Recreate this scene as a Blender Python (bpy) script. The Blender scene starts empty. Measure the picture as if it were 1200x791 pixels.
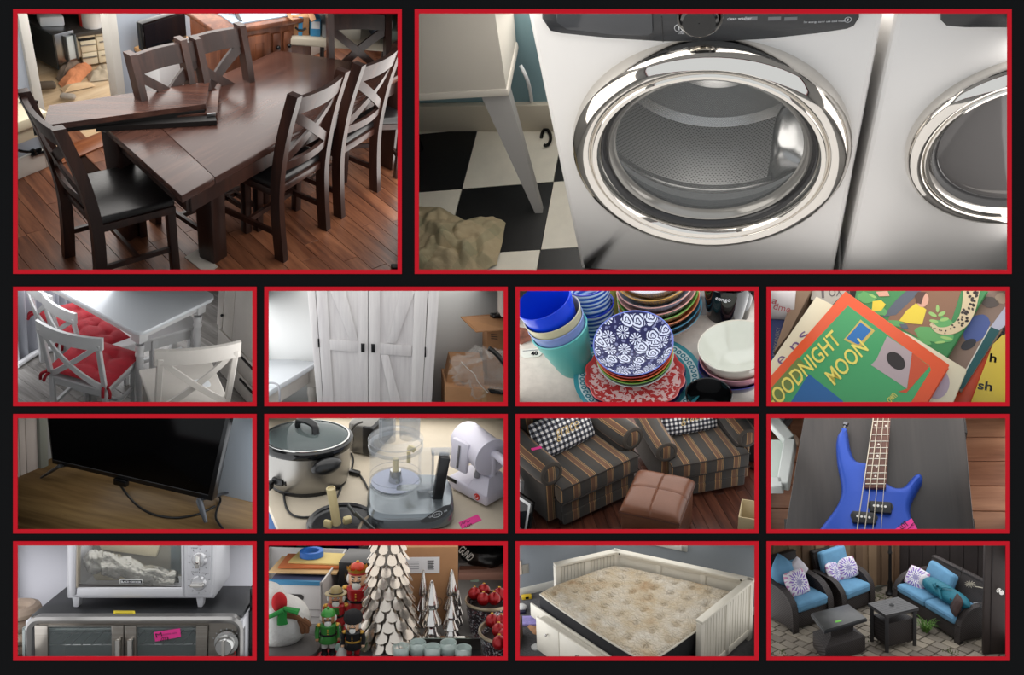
import bpy,bmesh,math,random
from math import sin,cos,pi,radians,sqrt,hypot
from mathutils import Vector,Matrix,Euler,noise
# ---------------------------------------------------------------- camera, world, exposure
SC=bpy.context.scene
COL=SC.collection
F,CU,CV=1000.0,600.0,395.5
CAM=Vector((0,-5,2))
cam=bpy.data.objects.new('camera',bpy.data.cameras.new('camera'))
COL.objects.link(cam)
cam.location=CAM
cam.rotation_euler=(pi/2,0,0)
cam.data.sensor_fit='HORIZONTAL'
cam.data.sensor_width=36
cam.data.lens=30.0
cam.data.clip_start=0.05
cam.data.clip_end=100
SC.camera=cam
SC.view_settings.view_transform='Standard'
SC.view_settings.look='None'
SC.view_settings.gamma=1
SC.view_settings.use_curve_mapping=False
SC.view_settings.exposure=0
world=bpy.data.worlds.new('world')
SC.world=world
world.use_nodes=True
world.node_tree.nodes['Background'].inputs[0].default_value=(0.93,0.97,1,1)
world.node_tree.nodes['Background'].inputs[1].default_value=0.9
# ---------------------------------------------------------------- materials
def lin(c):
 r=[]
 for x in c[:3]:
  x=x/255
  r.append(x/12.92 if x<=.04045 else((x+.055)/1.055)**2.4)
 return tuple(r)+(1,)
class NT:
 """tiny wrapper round a material's node tree"""
 def __init__(s,name):
  s.m=bpy.data.materials.new(name)
  s.m.use_nodes=True
  s.t=s.m.node_tree
  s.b=s.t.nodes['Principled BSDF']
 def n(s,typ,ins=None,**kw):
  nd=s.t.nodes.new('ShaderNode'+typ)
  for k,v in kw.items():
   setattr(nd,k,v)
  for k,v in(ins or{}).items():
   s.put(nd.inputs[k],v)
  return nd
 def put(s,sock,v):
  if isinstance(v,bpy.types.NodeSocket):
   s.t.links.new(v,sock)
  elif isinstance(v,bpy.types.Node):
   s.t.links.new(v.outputs[0],sock)
  else:
   sock.default_value=v
 def set(s,**kw):
  for k,v in kw.items():
   s.put(s.b.inputs[k.replace('_',' ')],v)
 def co(s,kind='Object',scale=(1,1,1),rot=(0,0,0),loc=(0,0,0)):
  c=s.n('TexCoord')
  mp=s.n('Mapping',{0:c.outputs[kind],1:loc,2:rot,3:scale})
  return mp.outputs[0]
 def math(s,op,a,b=0.0,c=0.0,clamp=False):
  nd=s.n('Math',{0:a,1:b,2:c},operation=op)
  nd.use_clamp=clamp
  return nd.outputs[0]
 def mix(s,f,a,b,blend='MIX'):
  nd=s.n('Mix',data_type='RGBA',blend_type=blend)
  s.put(nd.inputs[0],f);s.put(nd.inputs[6],a);s.put(nd.inputs[7],b)
  return nd.outputs[2]
 def ramp(s,f,stops,interp='LINEAR'):
  nd=s.n('ValToRGB',{0:f})
  r=nd.color_ramp
  r.interpolation=interp
  while len(r.elements)>1:
   r.elements.remove(r.elements[-1])
  for i,(p,c) in enumerate(stops):
   e=r.elements[0]if i==0 else r.elements.new(p)
   e.position=p
   e.color=lin(c)if len(c)==3 else c
  return nd.outputs[0]
 def noise(s,co,scale,detail=3,rough=.6,dist=0):
  return s.n('TexNoise',{'Vector':co,'Scale':scale,'Detail':detail,'Roughness':rough,'Distortion':dist}).outputs[0]
 def bump(s,h,strength=.3,dist=.01):
  b=s.n('Bump',{'Height':h,'Strength':strength,'Distance':dist})
  s.put(s.b.inputs['Normal'],b.outputs[0])
MATS={}
def mat(name,col,rough=.55,metal=0,var=0,vscale=8,bump=0,bscale=40,bdist=.005,**kw):
 """plain procedural paint / plastic / metal: colour, a little noise variation, optional relief"""
 if name in MATS:
  return MATS[name]
 t=NT(name)
 base=lin(col)
 if var:
  nz=t.noise(t.co(),vscale,4)
  lo=tuple(x*(1-var)for x in base[:3])+(1,)
  hi=tuple(min(1,x*(1+var))for x in base[:3])+(1,)
  t.set(Base_Color=t.mix(t.math('MULTIPLY_ADD',nz,2.2,-.6,True),lo,hi))
 else:
  t.set(Base_Color=base)
 t.set(Roughness=rough,Metallic=metal)
 if bump:
  t.bump(t.noise(t.co(),bscale,4),bump,bdist)
 for k,v in kw.items():
  t.b.inputs[k.replace('_',' ')].default_value=v
 MATS[name]=t.m
 return t.m
def wood(name,c1,c2,axis=0,scale=6,rough=.4,stretch=.08,dark=None,bump=.12,per_obj=0.0):
 if name in MATS:
  return MATS[name]
 t=NT(name)
 sc=[1,1,1];sc[axis]=stretch
 co=t.co('Object',tuple(sc))
 if per_obj:
  oi=t.n('ObjectInfo')
  co=t.n('VectorMath',{0:co,1:t.n('CombineXYZ',{0:t.math('MULTIPLY',oi.outputs['Random'],37.),1:t.math('MULTIPLY',oi.outputs['Random'],11.),2:0.})},operation='ADD').outputs[0]
 a=t.noise(co,scale,5,.6,1.2)
 b=t.noise(co,scale*9,3,.6,.3)
 f=t.math('MULTIPLY_ADD',b,.45,t.math('MULTIPLY_ADD',a,1.3,-.4),True)
 stops=[(0.15,dark or c1),(.4,c1),(.75,c2)]
 c=t.ramp(f,stops)
 if per_obj:
  v=t.math('MULTIPLY_ADD',oi.outputs['Random'],per_obj,1-per_obj/2)
  c=t.n('HueSaturation',{'Color':c,'Value':v}).outputs[0]
 t.set(Base_Color=c,Roughness=rough)
 t.bump(b,bump,.004)
 MATS[name]=t.m
 return t.m
def glass(name,col=(235,240,240),rough=.02,alpha=.25,spec=.6):
 """clear plastic or glass pane: mostly lets the light straight through, with a gloss on top"""
 if name in MATS:
  return MATS[name]
 t=NT(name)
 t.set(Base_Color=lin(col),Roughness=rough,Alpha=alpha)
 t.b.inputs['Specular IOR Level'].default_value=spec
 MATS[name]=t.m
 return t.m
 # ---------------------------------------------------------------- mesh builder
_RB={}
def rbox_data(sx,sy,sz,r,seg):
 k=(round(sx,4),round(sy,4),round(sz,4),round(r,4),seg)
 if k not in _RB:
  bm=bmesh.new()
  bmesh.ops.create_cube(bm,size=1,matrix=Matrix.Diagonal((sx,sy,sz,1)))
  if r>0:
   r=min(r,.49*min(sx,sy,sz))
   bmesh.ops.bevel(bm,geom=bm.edges[:],offset=r,segments=seg,profile=.5,affect='EDGES',clamp_overlap=True)
  bm.verts.index_update()
  _RB[k]=([v.co.copy()for v in bm.verts],[[v.index for v in f.verts]for f in bm.faces])
  bm.free()
 return _RB[k]
def frame_to(d,up=Vector((0,0,1))):
 """rotation whose local z runs along d"""
 d=Vector(d).normalized()
 if abs(d.dot(up))>.999:
  up=Vector((0,1,0))
 x=up.cross(d).normalized()
 y=d.cross(x)
 return Matrix((x,y,d)).transposed()
class MB:
 def __init__(s):
  s.v,s.f,s.mi,s.uv=[],[],[],[]
 def add(s,verts,faces,mi=0,M=None,uv=None):
  o=len(s.v)
  if M is not None:
   if len(M)==3:M=M.to_4x4()
   verts=[M@Vector(p)for p in verts]
  s.v+=[tuple(p)for p in verts]
  s.uv+=uv if uv else[(0,0)]*len(verts)
  for f in faces:
   s.f.append([i+o for i in f]);s.mi.append(mi)
  return s
 def box(s,a,b,bev=0,seg=2,mi=0,M=None):
  a,b=Vector(a),Vector(b)
  v,f=rbox_data(abs(b[0]-a[0]),abs(b[1]-a[1]),abs(b[2]-a[2]),bev,seg)
  c=(a+b)/2
  return s.add([p+c for p in v],f,mi,M)
 def bx(s,c,size,rz=0,rx=0,ry=0,bev=0,seg=2,mi=0):
  v,f=rbox_data(*size,bev,seg)
  M=Matrix.Translation(c)@Euler((rx,ry,rz)).to_matrix().to_4x4()
  return s.add(v,f,mi,M)
 def bar(s,p,q,w,h,bev=0,up=(0,0,1),mi=0,seg=1):
  """box of section w (sideways) by h (along up) from p to q"""
  p,q=Vector(p),Vector(q)
  v,f=rbox_data(w,h,(q-p).length,bev,seg)
  R=frame_to(q-p,Vector(up)).to_4x4()
  return s.add(v,f,mi,Matrix.Translation((p+q)/2)@R)
 def cyl(s,p,q,r0,r1=None,n=16,mi=0,cap=True):
  return s.tube([p,q],[r0,r0 if r1 is None else r1],n,mi=mi,cap=cap)
 def tube(s,pts,r,n=8,closed=False,cap=True,mi=0,flat=1.0):
  pts=[Vector(p)for p in pts]
  m=len(pts)
  rs=list(r)if isinstance(r,(list,tuple))else[r]*m
  vs,up=[],None
  for i,p in enumerate(pts):
   if closed:d=pts[(i+1)%m]-pts[i-1]
   else:d=pts[min(i+1,m-1)]-pts[max(i-1,0)]
   d.normalize()
   if up is None:
    up=Vector((0,0,1))if abs(d.z)<.95 else Vector((0,1,0))
   x=up.cross(d)
   if x.length<1e-5:x=d.orthogonal()
   x.normalize();y=d.cross(x).normalized();up=y
   for k in range(n):
    a=2*pi*k/n
    vs.append(p+x*(rs[i]*cos(a))+y*(rs[i]*flat*sin(a)))
  fs=[]
  for i in range(m if closed else m-1):
   for k in range(n):
    j=(i+1)%m
    fs.append((i*n+k,i*n+(k+1)%n,j*n+(k+1)%n,j*n+k))
  if cap and not closed:
   fs.append(tuple(range(n-1,-1,-1)));fs.append(tuple((m-1)*n+k for k in range(n)))
  uv=[(k/n,i/max(1,m-1))for i in range(m)for k in range(n)]
  return s.add(vs,fs,mi,None,uv)
 def lathe(s,prof,n=32,M=None,mi=0,a0=0,a1=2*pi,wob=None):
  full=abs(a1-a0-2*pi)<1e-6
  nn=n if full else n+1
  vs,uv=[],[]
  for i,(r,z) in enumerate(prof):
   for k in range(nn):
    a=a0+(a1-a0)*k/n
    rr=r*(wob(a,i)if wob else 1)
    vs.append((rr*cos(a),rr*sin(a),z));uv.append((k/n,i/(len(prof)-1)))
  fs=[]
  for i in range(len(prof)-1):
   for k in range(n):
    k2=(k+1)%nn if full else k+1
    fs.append((i*nn+k,i*nn+k2,(i+1)*nn+k2,(i+1)*nn+k))
  return s.add(vs,fs,mi,M,uv)
 def grid(s,fn,nu,nv,cu=False,cv=False,mi=0,M=None,flip=False):
  mu,mv=(nu if cu else nu+1),(nv if cv else nv+1)
  vs=[fn(i/nu,j/nv)for i in range(mu)for j in range(mv)]
  uv=[(i/nu,j/nv)for i in range(mu)for j in range(mv)]
  fs=[]
  for i in range(nu):
   for j in range(nv):
    a,b,c,d=i*mv+j,((i+1)%mu)*mv+j,((i+1)%mu)*mv+(j+1)%mv,i*mv+(j+1)%mv
    fs.append((d,c,b,a)if flip else(a,b,c,d))
  return s.add(vs,fs,mi,M,uv)
 def prism(s,poly,z0,z1,M=None,mi=0,bev=0):
  n=len(poly)
  vs=[(x,y,z0)for x,y in poly]+[(x,y,z1)for x,y in poly]
  fs=[tuple(range(n-1,-1,-1)),tuple(range(n,2*n))]
  fs+=[(i,(i+1)%n,n+(i+1)%n,n+i)for i in range(n)]
  if bev:
   bm=bmesh.new()
   bv=[bm.verts.new(p)for p in vs]
   for f in fs:bm.faces.new([bv[i]for i in f])
   bm.normal_update()
   ed=[e for e in bm.edges if len(e.link_faces)==2 and e.calc_face_angle(0)>.9]
   bmesh.ops.bevel(bm,geom=ed,offset=bev,segments=2,profile=.5,affect='EDGES',clamp_overlap=True)
   bm.verts.index_update()
   vs=[v.co.copy()for v in bm.verts];fs=[[v.index for v in f.verts]for f in bm.faces]
   bm.free()
  return s.add(vs,fs,mi,M)
 def ball(s,c,r,n=16,m=10,mi=0,sc=(1,1,1),M=None):
  c=Vector(c)
  def fn(u,v):
   a,b=2*pi*u,pi*v
   return(c[0]+r*sc[0]*sin(b)*cos(a),c[1]+r*sc[1]*sin(b)*sin(a),c[2]-r*sc[2]*cos(b))
  return s.grid(fn,n,m,cu=True,mi=mi,M=M)
 def pillow(s,w,h,t,M=None,mi=0,n=18,p=.42,corner=.12,wob=0,seed=0):
  """soft cushion lying in its local xy plane, seam round its middle"""
  def side(sg):
   def fn(u,v):
    x,y=2*u-1,2*v-1
    k=1-corner*(x*x*y*y)
    e=max(0,(1-abs(x)**2.6))**p*max(0,(1-abs(y)**2.6))**p
    z=sg*t/2*e
    if wob:
     z+=wob*e*noise.noise(Vector((x*2+seed,y*2,sg*3+seed)))
    pin=1-.07*(1-abs(x))*0
    return(x*w/2*k*pin,y*h/2*k,z)
   return fn
  s.grid(side(1),n,n,mi=mi,M=M)
  s.grid(side(-1),n,n,mi=mi,M=M,flip=True)
  return s
 def build(s,name,mats,parent=None,loc=(0,0,0),rz=0,rot=None,M=None,label=None,cat=None,group=None,kind=None,sharp=38,smooth=True,weld=False):
  me=bpy.data.meshes.new(name)
  me.from_pydata(s.v,[],s.f)
  if not isinstance(mats,(list,tuple)):mats=[mats]
  for m in mats:me.materials.append(m)
  if len(mats)>1:
   me.polygons.foreach_set('material_index',s.mi)
  ul=me.uv_layers.new(name='UVMap')
  li=[0]*len(me.loops)
  me.loops.foreach_get('vertex_index',li)
  flat=[]
  for i in li:flat+=s.uv[i]
  ul.data.foreach_set('uv',flat)
  if weld or True:
   bm=bmesh.new();bm.from_mesh(me)
   if weld:bmesh.ops.remove_doubles(bm,verts=bm.verts[:],dist=1e-5)
   bmesh.ops.recalc_face_normals(bm,faces=bm.faces[:])
   bm.to_mesh(me);bm.free()
  if smooth:
   me.polygons.foreach_set('use_smooth',[True]*len(me.polygons))
   me.set_sharp_from_angle(angle=radians(sharp))
  me.update()
  return link(name,me,parent,loc,rz,rot,M,label,cat,group,kind)
CUR=None
def tagset(o,label=None,cat=None,group=None,kind=None):
 if label:o['label']=label
 if cat:o['category']=cat
 if group:o['group']=group
 if kind:o['kind']=kind
def link(name,data,parent=None,loc=(0,0,0),rz=0,rot=None,M=None,label=None,cat=None,group=None,kind=None):
 o=bpy.data.objects.new(name,data)
 COL.objects.link(o)
 if M is not None:
  o.matrix_basis=M
 else:
  o.location=loc
  o.rotation_euler=rot if rot else(0,0,rz)
 if parent is not None:o.parent=parent
 tagset(o,label,cat,group,kind)
 if CUR is not None:CUR.objs.append(o)
 return o
def thing(name,label,cat,loc=(0,0,0),rz=0,group=None,M=None,rot=None):
 return link(name,None,None,loc,rz,rot,M,label,cat,group)
def dup(root,loc=None,rz=None,label=None,group=None,M=None,parent=None):
 def cp(o,par):
  c=o.copy();COL.objects.link(c)
  if CUR is not None:CUR.objs.append(c)
  if par is not None:c.parent=par
  for ch in[x for x in KIDS(o)]:cp(ch,c)
  return c
 def KIDS(o):return[x for x in CUR.objs if x.parent==o]
 r=cp(root,parent)
 if M is not None:r.matrix_basis=M
 if loc is not None:r.location=loc
 if rz is not None:r.rotation_euler=(0,0,rz)
 if label:r['label']=label
 if group:r['group']=group
 return r
def text(s,size,M,m,parent,name='lettering',font=None,ext=.0006,align='CENTER',shear=0,spacing=1,bold=0,sx=1):
 """flat lettering lying in the xy plane of M, joined to its parent's mesh hierarchy"""
 cu=bpy.data.curves.new(name,'FONT')
 cu.body=s;cu.size=size;cu.extrude=ext;cu.align_x=align;cu.align_y='CENTER'
 cu.shear=shear;cu.space_character=spacing;cu.offset=bold;cu.resolution_u=3
 tmp=bpy.data.objects.new(name,cu)
 COL.objects.link(tmp)
 dg=bpy.context.evaluated_depsgraph_get()
 me=bpy.data.meshes.new_from_object(tmp.evaluated_get(dg))
 bpy.data.objects.remove(tmp)
 me.materials.clear();me.materials.append(m)
 return link(name,me,parent,M=M@Matrix.Diagonal((sx,1,1,1)))
def TR(x,y,z,rz=0,rx=0,ry=0,s=1):
 return Matrix.Translation((x,y,z))@Euler((rx,ry,rz)).to_matrix().to_4x4()@Matrix.Scale(s,4)
def lerp(a,b,t):return a+(b-a)*t
def bez(p0,p1,p2,p3,n=12):
 p0,p1,p2,p3=map(Vector,(p0,p1,p2,p3))
 return[p0*(1-t)**3+p1*3*t*(1-t)**2+p2*3*t*t*(1-t)+p3*t**3 for t in[i/n for i in range(n+1)]]
def crom(pts,n=6):
 """smooth curve through points"""
 P=[Vector(p)for p in pts];out=[]
 for i in range(len(P)-1):
  a,b,c,d=P[max(i-1,0)],P[i],P[i+1],P[min(i+2,len(P)-1)]
  for k in range(n):
   t=k/n
   out.append(.5*((2*b)+(c-a)*t+(2*a-5*b+4*c-d)*t*t+(3*b-a-3*c+d)*t**3))
 out.append(P[-1])
 return out
 # ---------------------------------------------------------------- the niches behind the board
def ray(u,v):return Vector(((u-CU)/F,1,-(v-CV)/F))
class Niche:
 """one display niche: a little room set behind its opening, its own ground frame tilted towards the viewer"""
 def __init__(s,rect,pitch,ppm,d,zo,zs,roll=0,end=9.0,c=None,yaw=None):
  global CUR
  CUR=s
  s.objs=[];s.rect=rect;s.zo,s.zs=zo,zs;s.d=d;s.end=end
  u0,v0,u1,v1=rect
  cu,cv=c or((u0+u1)/2,(v0+v1)/2)
  r=ray(cu,cv)
  s.t=CAM+r*d
  f=r.normalized();ri=f.cross(Vector((0,0,1))).normalized();up=ri.cross(f)
  a=radians(roll)
  ri,up=ri*cos(a)+up*sin(a),up*cos(a)-ri*sin(a)
  p=radians(pitch)
  R=Matrix((ri,f*cos(p)+up*sin(p),-f*sin(p)+up*cos(p))).transposed()
  s.s=ppm*d/F
  if yaw is None:R0=R
  elif yaw=='level':
   best=None
   for k in range(-300,301):
    ps=radians(k/10)
    w=R@Vector((cos(ps),sin(ps),0))
    sl=abs((-(w.z)+r.z*w.y)/(w.x-r.x*w.y))
    if best is None or sl<best[0]:best=(sl,ps)
   R0=R@Matrix.Rotation(best[1],3,'Z')
  else:R0=R@Matrix.Rotation(radians(yaw),3,'Z')
  R=R0
  s.M=Matrix.Translation(s.t)@R.to_4x4()@Matrix.Scale(s.s,4)
  s.Mi=s.M.inverted()
  s.cam=s.Mi@CAM
 def ray(s,X,Y):
  w=ray(s.zo[0]+X/s.zs,s.zo[1]+Y/s.zs)
  return(s.Mi.to_3x3()@w).normalized()
 def at(s,X,Y,z=0,n=(0,0,1),q=None):
  """the point of a plane (level z, or normal n through q) seen at X, Y of the detail view"""
  n=Vector(n);q=Vector(q)if q is not None else Vector((0,0,z))
  d=s.ray(X,Y)
  return s.cam+d*((q-s.cam).dot(n)/d.dot(n))
 def pr(s,p):
  w=s.M@Vector(p)-CAM
  return((CU+F*w.x/w.y-s.zo[0])*s.zs,(CV-F*w.z/w.y-s.zo[1])*s.zs)
 def hz(s,Y,base):
  """height above base of the upright point seen at row Y"""
  lo,hi=-3.0,6.0
  for _ in range(50):
   m=(lo+hi)/2
   if s.pr((base[0],base[1],base[2]+m))[1]>Y:lo=m
   else:hi=m
  return lo
 def lamp(s,side,E,y0=.15,y1=2.0,col=(1,1,1),inset=2.0,frac=.9,cx=.5):  # added niche light, edge-on and unseen by the camera, no real fixture
  u0,v0,u1,v1=s.rect
  ya,yb=5+y0,5+y1
  ym=(ya+yb)/2
  if side in('top','bottom'):
   v=v0-inset if side=='top' else v1+inset
   uc=lerp(u0,u1,cx)
   c=CAM+ray(uc,v)*ym
   rad=ray(uc,v);rad.x=0;rad.normalize()
   x=Vector((1,0,0));w=(u1-u0)/F*ya*frac
   nrm=x.cross(rad)
   if(nrm.z>0)==(side=='top'):nrm=-nrm
  else:
   u=u0-inset if side=='left' else u1+inset
   vc=lerp(v0,v1,cx)
   c=CAM+ray(u,vc)*ym
   rad=ray(u,vc);rad.z=0;rad.normalize()
   x=Vector((0,0,1));w=(v1-v0)/F*ya*frac
   nrm=x.cross(rad)
   if(nrm.x>0)==(side=='right'):nrm=-nrm
  L=bpy.data.lights.new('lamp','AREA')
  L.shape='RECTANGLE';L.size=w;L.size_y=(yb-ya)
  L.energy=E*w*(yb-ya);L.color=col
  o=bpy.data.objects.new('lamp',L);COL.objects.link(o)
  z=-nrm;yv=z.cross(x)
  o.matrix_world=Matrix.Translation(c)@Matrix((x,yv,z)).transposed().to_4x4()
  return o
 def spot(s,p,q,E,size=.3,col=(1,1,1),spread=pi):
  """a small softbox lamp at p (ground frame) facing q"""
  L=bpy.data.lights.new('lamp','AREA');L.shape='DISK';L.size=size*s.s
  L.energy=E*s.s*s.s;L.color=col;L.spread=spread
  o=bpy.data.objects.new('lamp',L);COL.objects.link(o)
  wp,wq=s.M@Vector(p),s.M@Vector(q)
  o.matrix_world=Matrix.Translation(wp)@frame_to(wp-wq).to_4x4()
  return o
 def shell(s,m,out=4.0,t=.5):
  """added splayed baffles, unseen, keeping light from the other niches: ceiling, two sides, floor"""
  u0,v0,u1,v1=s.rect
  a,b=5.016,5+s.end
  def slab(pts_in,pts_out,name):
   v=[]
   for pts in(pts_in,pts_out):
    for y in(a,b):
     for(u,w) in pts:v.append(CAM+ray(u,w)*y)
   f=[(0,1,3,2),(4,6,7,5),(0,4,5,1),(2,3,7,6),(0,2,6,4),(1,5,7,3)]
   mb=MB();mb.add(v,f)
   global CUR
   c,CUR=CUR,None
   mb.build(name,m,kind='structure')
   CUR=c
  o,e=out,out+t
  slab([(u0-o,v0-o),(u1+o,v0-o)],[(u0-e,v0-e),(u1+e,v0-e)],'ceiling_baffle')
  slab([(u0-o,v1+o),(u1+o,v1+o)],[(u0-e,v1+e),(u1+e,v1+e)],'floor')
  slab([(u0-o,v0-o),(u0-o,v1+o)],[(u0-e,v0-e),(u0-e,v1+e)],'wall_left')
  slab([(u1+o,v0-o),(u1+o,v1+o)],[(u1+e,v0-e),(u1+e,v1+e)],'wall_right')
 def finish(s,out=3.6):
  """set everything into the niche and trim what would stick out through its boards"""
  for o in s.objs:
   if o.parent is None:
    o.matrix_basis=s.M@o.matrix_basis
  u0,v0,u1,v1=s.rect
  u0-=out;v0-=out;u1+=out;v1+=out
  ds=[ray(u0,v0),ray(u1,v0),ray(u1,v1),ray(u0,v1)]
  pl=[]
  mid=ray((u0+u1)/2,(v0+v1)/2)
  for i in range(4):
   n=ds[i].cross(ds[(i+1)%4]).normalized()
   if n.dot(mid)<0:n=-n
   pl.append((CAM,n))
  pl.append((Vector((0,.02,0)),Vector((0,1,0))))
  pl.append((Vector((0,s.end-.02,0)),Vector((0,-1,0))))
  def wm(o):return(wm(o.parent)@o.matrix_basis)if o.parent else o.matrix_basis.copy()
  near=99;dead=[]
  for o in s.objs:
   if o.type!='MESH':continue
   W=wm(o);me=o.data
   co=[W@v.co for v in me.vertices]
   if not co:continue
   bad=[k for k,(q,n) in enumerate(pl)if min((c-q).dot(n)for c in co)<-1e-4]
   if not any(k==4 for k in bad):near=min(near,min(c.y for c in co))
   else:near=min(near,min(c.y for c in co));print('NEAR',o.name,round(min(c.y for c in co),3))
   if not bad:continue
   bm=bmesh.new();bm.from_mesh(me)
   closed=all(len(e.link_faces)==2 for e in bm.edges)
   Wi=W.inverted()
   for k in bad:
    q,n=pl[k]
    lq=Wi@q;ln=(W.to_3x3().transposed()@n).normalized()
    r=bmesh.ops.bisect_plane(bm,geom=bm.verts[:]+bm.edges[:]+bm.faces[:],plane_co=lq,plane_no=-ln,clear_outer=True,dist=1e-6)
    if closed:
     ed=[g for g in r['geom_cut']if isinstance(g,bmesh.types.BMEdge)]
     if ed:
      try:bmesh.ops.edgeloop_fill(bm,edges=ed)
      except Exception:pass
    if not bm.verts:break
   if not bm.faces:
    dead.append(o)
   else:
    nm=me.copy();bm.to_mesh(nm);o.data=nm
   bm.free()
  def kids(o):return[x for x in s.objs if x.parent==o]
  def kill(o):
   for c in kids(o):kill(c)
   s.objs.remove(o);bpy.data.objects.remove(o)
  gone=[]
  for o in dead:
   if o in gone:continue
   ch=kids(o)
   if all(c in dead for c in ch):
    s.objs.remove(o);gone.append(o)
   else:
    o.data.clear_geometry()if o.data.users==1 else None
  for o in gone:bpy.data.objects.remove(o)
  for o in list(s.objs):
   if o.type=='EMPTY' and not kids(o):
    s.objs.remove(o);bpy.data.objects.remove(o)
  print('niche',s.rect,'nearest y',round(near,3),'objs',len(s.objs))
def small(i,j,pitch,ppm,d,roll=0,end=9.0,yaw=None):
 u,v=16+294*i,336+149*j
 return Niche((u,v,u+285,v+140),pitch,ppm,d,(u-6,(332,481,630)[j]),4.054,roll,end,None,yaw)
 # ---------------------------------------------------------------- the black board and its red frames
RECTS=[(16,11,471,321),(486,11,1185,321)]+[(16+294*i,336+149*j,301+294*i,476+149*j)for j in range(3)for i in range(4)]
board=mat('black_board',(15,15,16),.9)
board.node_tree.nodes['Principled BSDF'].inputs['Specular IOR Level'].default_value=.1
red=mat('red_paint',(198,20,36),.9)
red.node_tree.nodes['Principled BSDF'].inputs['Specular IOR Level'].default_value=.15
def X(u):return(u-CU)/200
def Z(v):return 2-(v-CV)/200
mb=MB()
rows=[(RECTS[0:2]),RECTS[2:6],RECTS[6:10],RECTS[10:14]]
L,R_=-3.7,3.7
zt=4.4
for row in rows:
 top,bot=Z(row[0][1]+2.5),Z(row[0][3]-2.5)
 mb.box((L,0,top),(R_,0.012,zt))
 x=L
 for r in row:
  mb.box((x,0,bot),(X(r[0]+2.5),0.012,top));x=X(r[2]-2.5)
 mb.box((x,0,bot),(R_,0.012,top))
 zt=bot
mb.box((L,0,-.4),(R_,0.012,zt))
mb.build('wall_front',board,kind='structure',smooth=False)
FRAME_LABELS=['dining table with six wooden chairs','front loading washer and dryer','white table and red cushions','white barn door wardrobe','stacked bowls and tumblers','heap of picture books','black television on a wooden top','slow cooker and food processor','two striped armchairs','blue bass guitar','two stacked toaster ovens','nutcrackers and silver trees','daybed with a bare mattress','patio seats with blue cushions']
for r,lb in zip(RECTS,FRAME_LABELS):
 fr=thing('red_frame','thin red frame around the niche with the '+lb,'frame',(X((r[0]+r[2])/2),0,Z(r[3])),group='red frames on the black board')  # plain red frame round one opening
 cx=X((r[0]+r[2])/2)
 a0,a1,b0,b1=X(r[0])-cx,X(r[2])-cx,0,Z(r[1])-Z(r[3])
 w=5/200
 for q in([(a0,b0),(a1,b0),(a1-w,b0+w),(a0+w,b0+w)],[(a1,b0),(a1,b1),(a1-w,b1-w),(a1-w,b0+w)],[(a1,b1),(a0,b1),(a0+w,b1-w),(a1-w,b1-w)],[(a0,b1),(a0,b0),(a0+w,b0+w),(a0+w,b1-w)]):
  m2=MB();m2.prism(q,0,.006,Matrix(((1,0,0,0),(0,0,-1,0),(0,1,0,0),(0,0,0,1))))
  m2.build('rail',red,fr,smooth=False)
FX=Matrix(((1,0,0,0),(0,0,-1,0),(0,1,0,0),(0,0,0,1)))
NICHE=mat('niche_paint',(150,150,150),.9)
# ================================================================ helpers for things set out on a level
def front(P,a,b,yt=None,z=0,h=None):
 """frame of a box whose front bottom edge is seen from a to b on level z: x along the edge, y away, z up"""
 pa,pb=P.at(a[0],a[1],z),P.at(b[0],b[1],z)
 x=(pb-pa);w=x.length;x.normalize()
 y=Vector((-x.y,x.x,0))
 c=(pa+pb)/2
 if h is None and yt is not None:h=P.hz(yt,c)
 M=Matrix((x,y,(0,0,1))).transposed().to_4x4();M.translation=c
 return M,w,h
def slab(P,pts,z0,z1,bev=0):
 """flat slab whose top outline is seen at pts on level z1"""
 q=[P.at(x,y,z1)for x,y in pts]
 m=MB();m.prism([(p.x,p.y)for p in q],z0,z1,bev=bev)
 return m
def planks(P,parent,m,org,ang,width,length,x0,x1,y0,y1,th=.012,gap=.0018,seed=1,name='plank',bev=.0012):
 """floor boards as single pieces; org, ang: the frame the boards run along (local x)"""
 rnd=random.Random(seed)
 cache={}
 R=Matrix.Rotation(ang,3,'Z')
 n=0
 y=y0
 while y<y1:
  x=x0-rnd.random()*length
  while x<x1:
   L=length*rnd.choice((.6,.8,1,1.2))
   if x+L>x0:
    c=Vector((x+L/2,y+width/2,-th/2))
    w=R@c+Vector(org)
    k=round(L,3)
    if k not in cache:
     mb=MB();mb.bx((0,0,0),(L-gap,width-gap,th),bev=bev,seg=1)
     cache[k]=mb.build(name,m,parent,loc=w,rz=ang)
    else:
     o=link(name,cache[k].data,parent,loc=w,rz=ang)
    CUR.objs[-1].location.z+=rnd.uniform(-.0006,.0006)
    n+=1
   x+=L
  y+=width
 return n
 # ================================================================ 1: dining room
P=Niche((16,11,471,321),29,170,10.6,(10,5),2.449,3,end=16.5)
P.shell(NICHE,t=.4)
P.lamp('top',11,1.5,9.5,(1,.97,.93),cx=.5)
P.lamp('left',22,7.0,11,(.95,.97,1),frac=.5)
P.lamp('right',10,1.0,9,(1,.97,.93))
espresso=wood('espresso_wood',(40,22,18),(68,40,31),2,5,.33)
espresso_h=wood('espresso_top',(66,42,36),(98,66,55),0,4,.26,stretch=.12,bump=.05)
black_seat=mat('black_leather',(26,24,25),.32,bump=.25,bscale=60)
dark_under=mat('black_metal_rail',(14,12,12),.5)
oak=wood('red_oak_boards',(104,62,42),(146,96,68),0,7,.34,stretch=.1,dark=(62,34,22),per_obj=.3)
wall_blue=mat('pale_blue_wall',(168,176,188),.8)
trim_w=mat('white_trim',(214,212,205),.5)
cream=mat('cream_paint',(226,214,186),.45)
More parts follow.
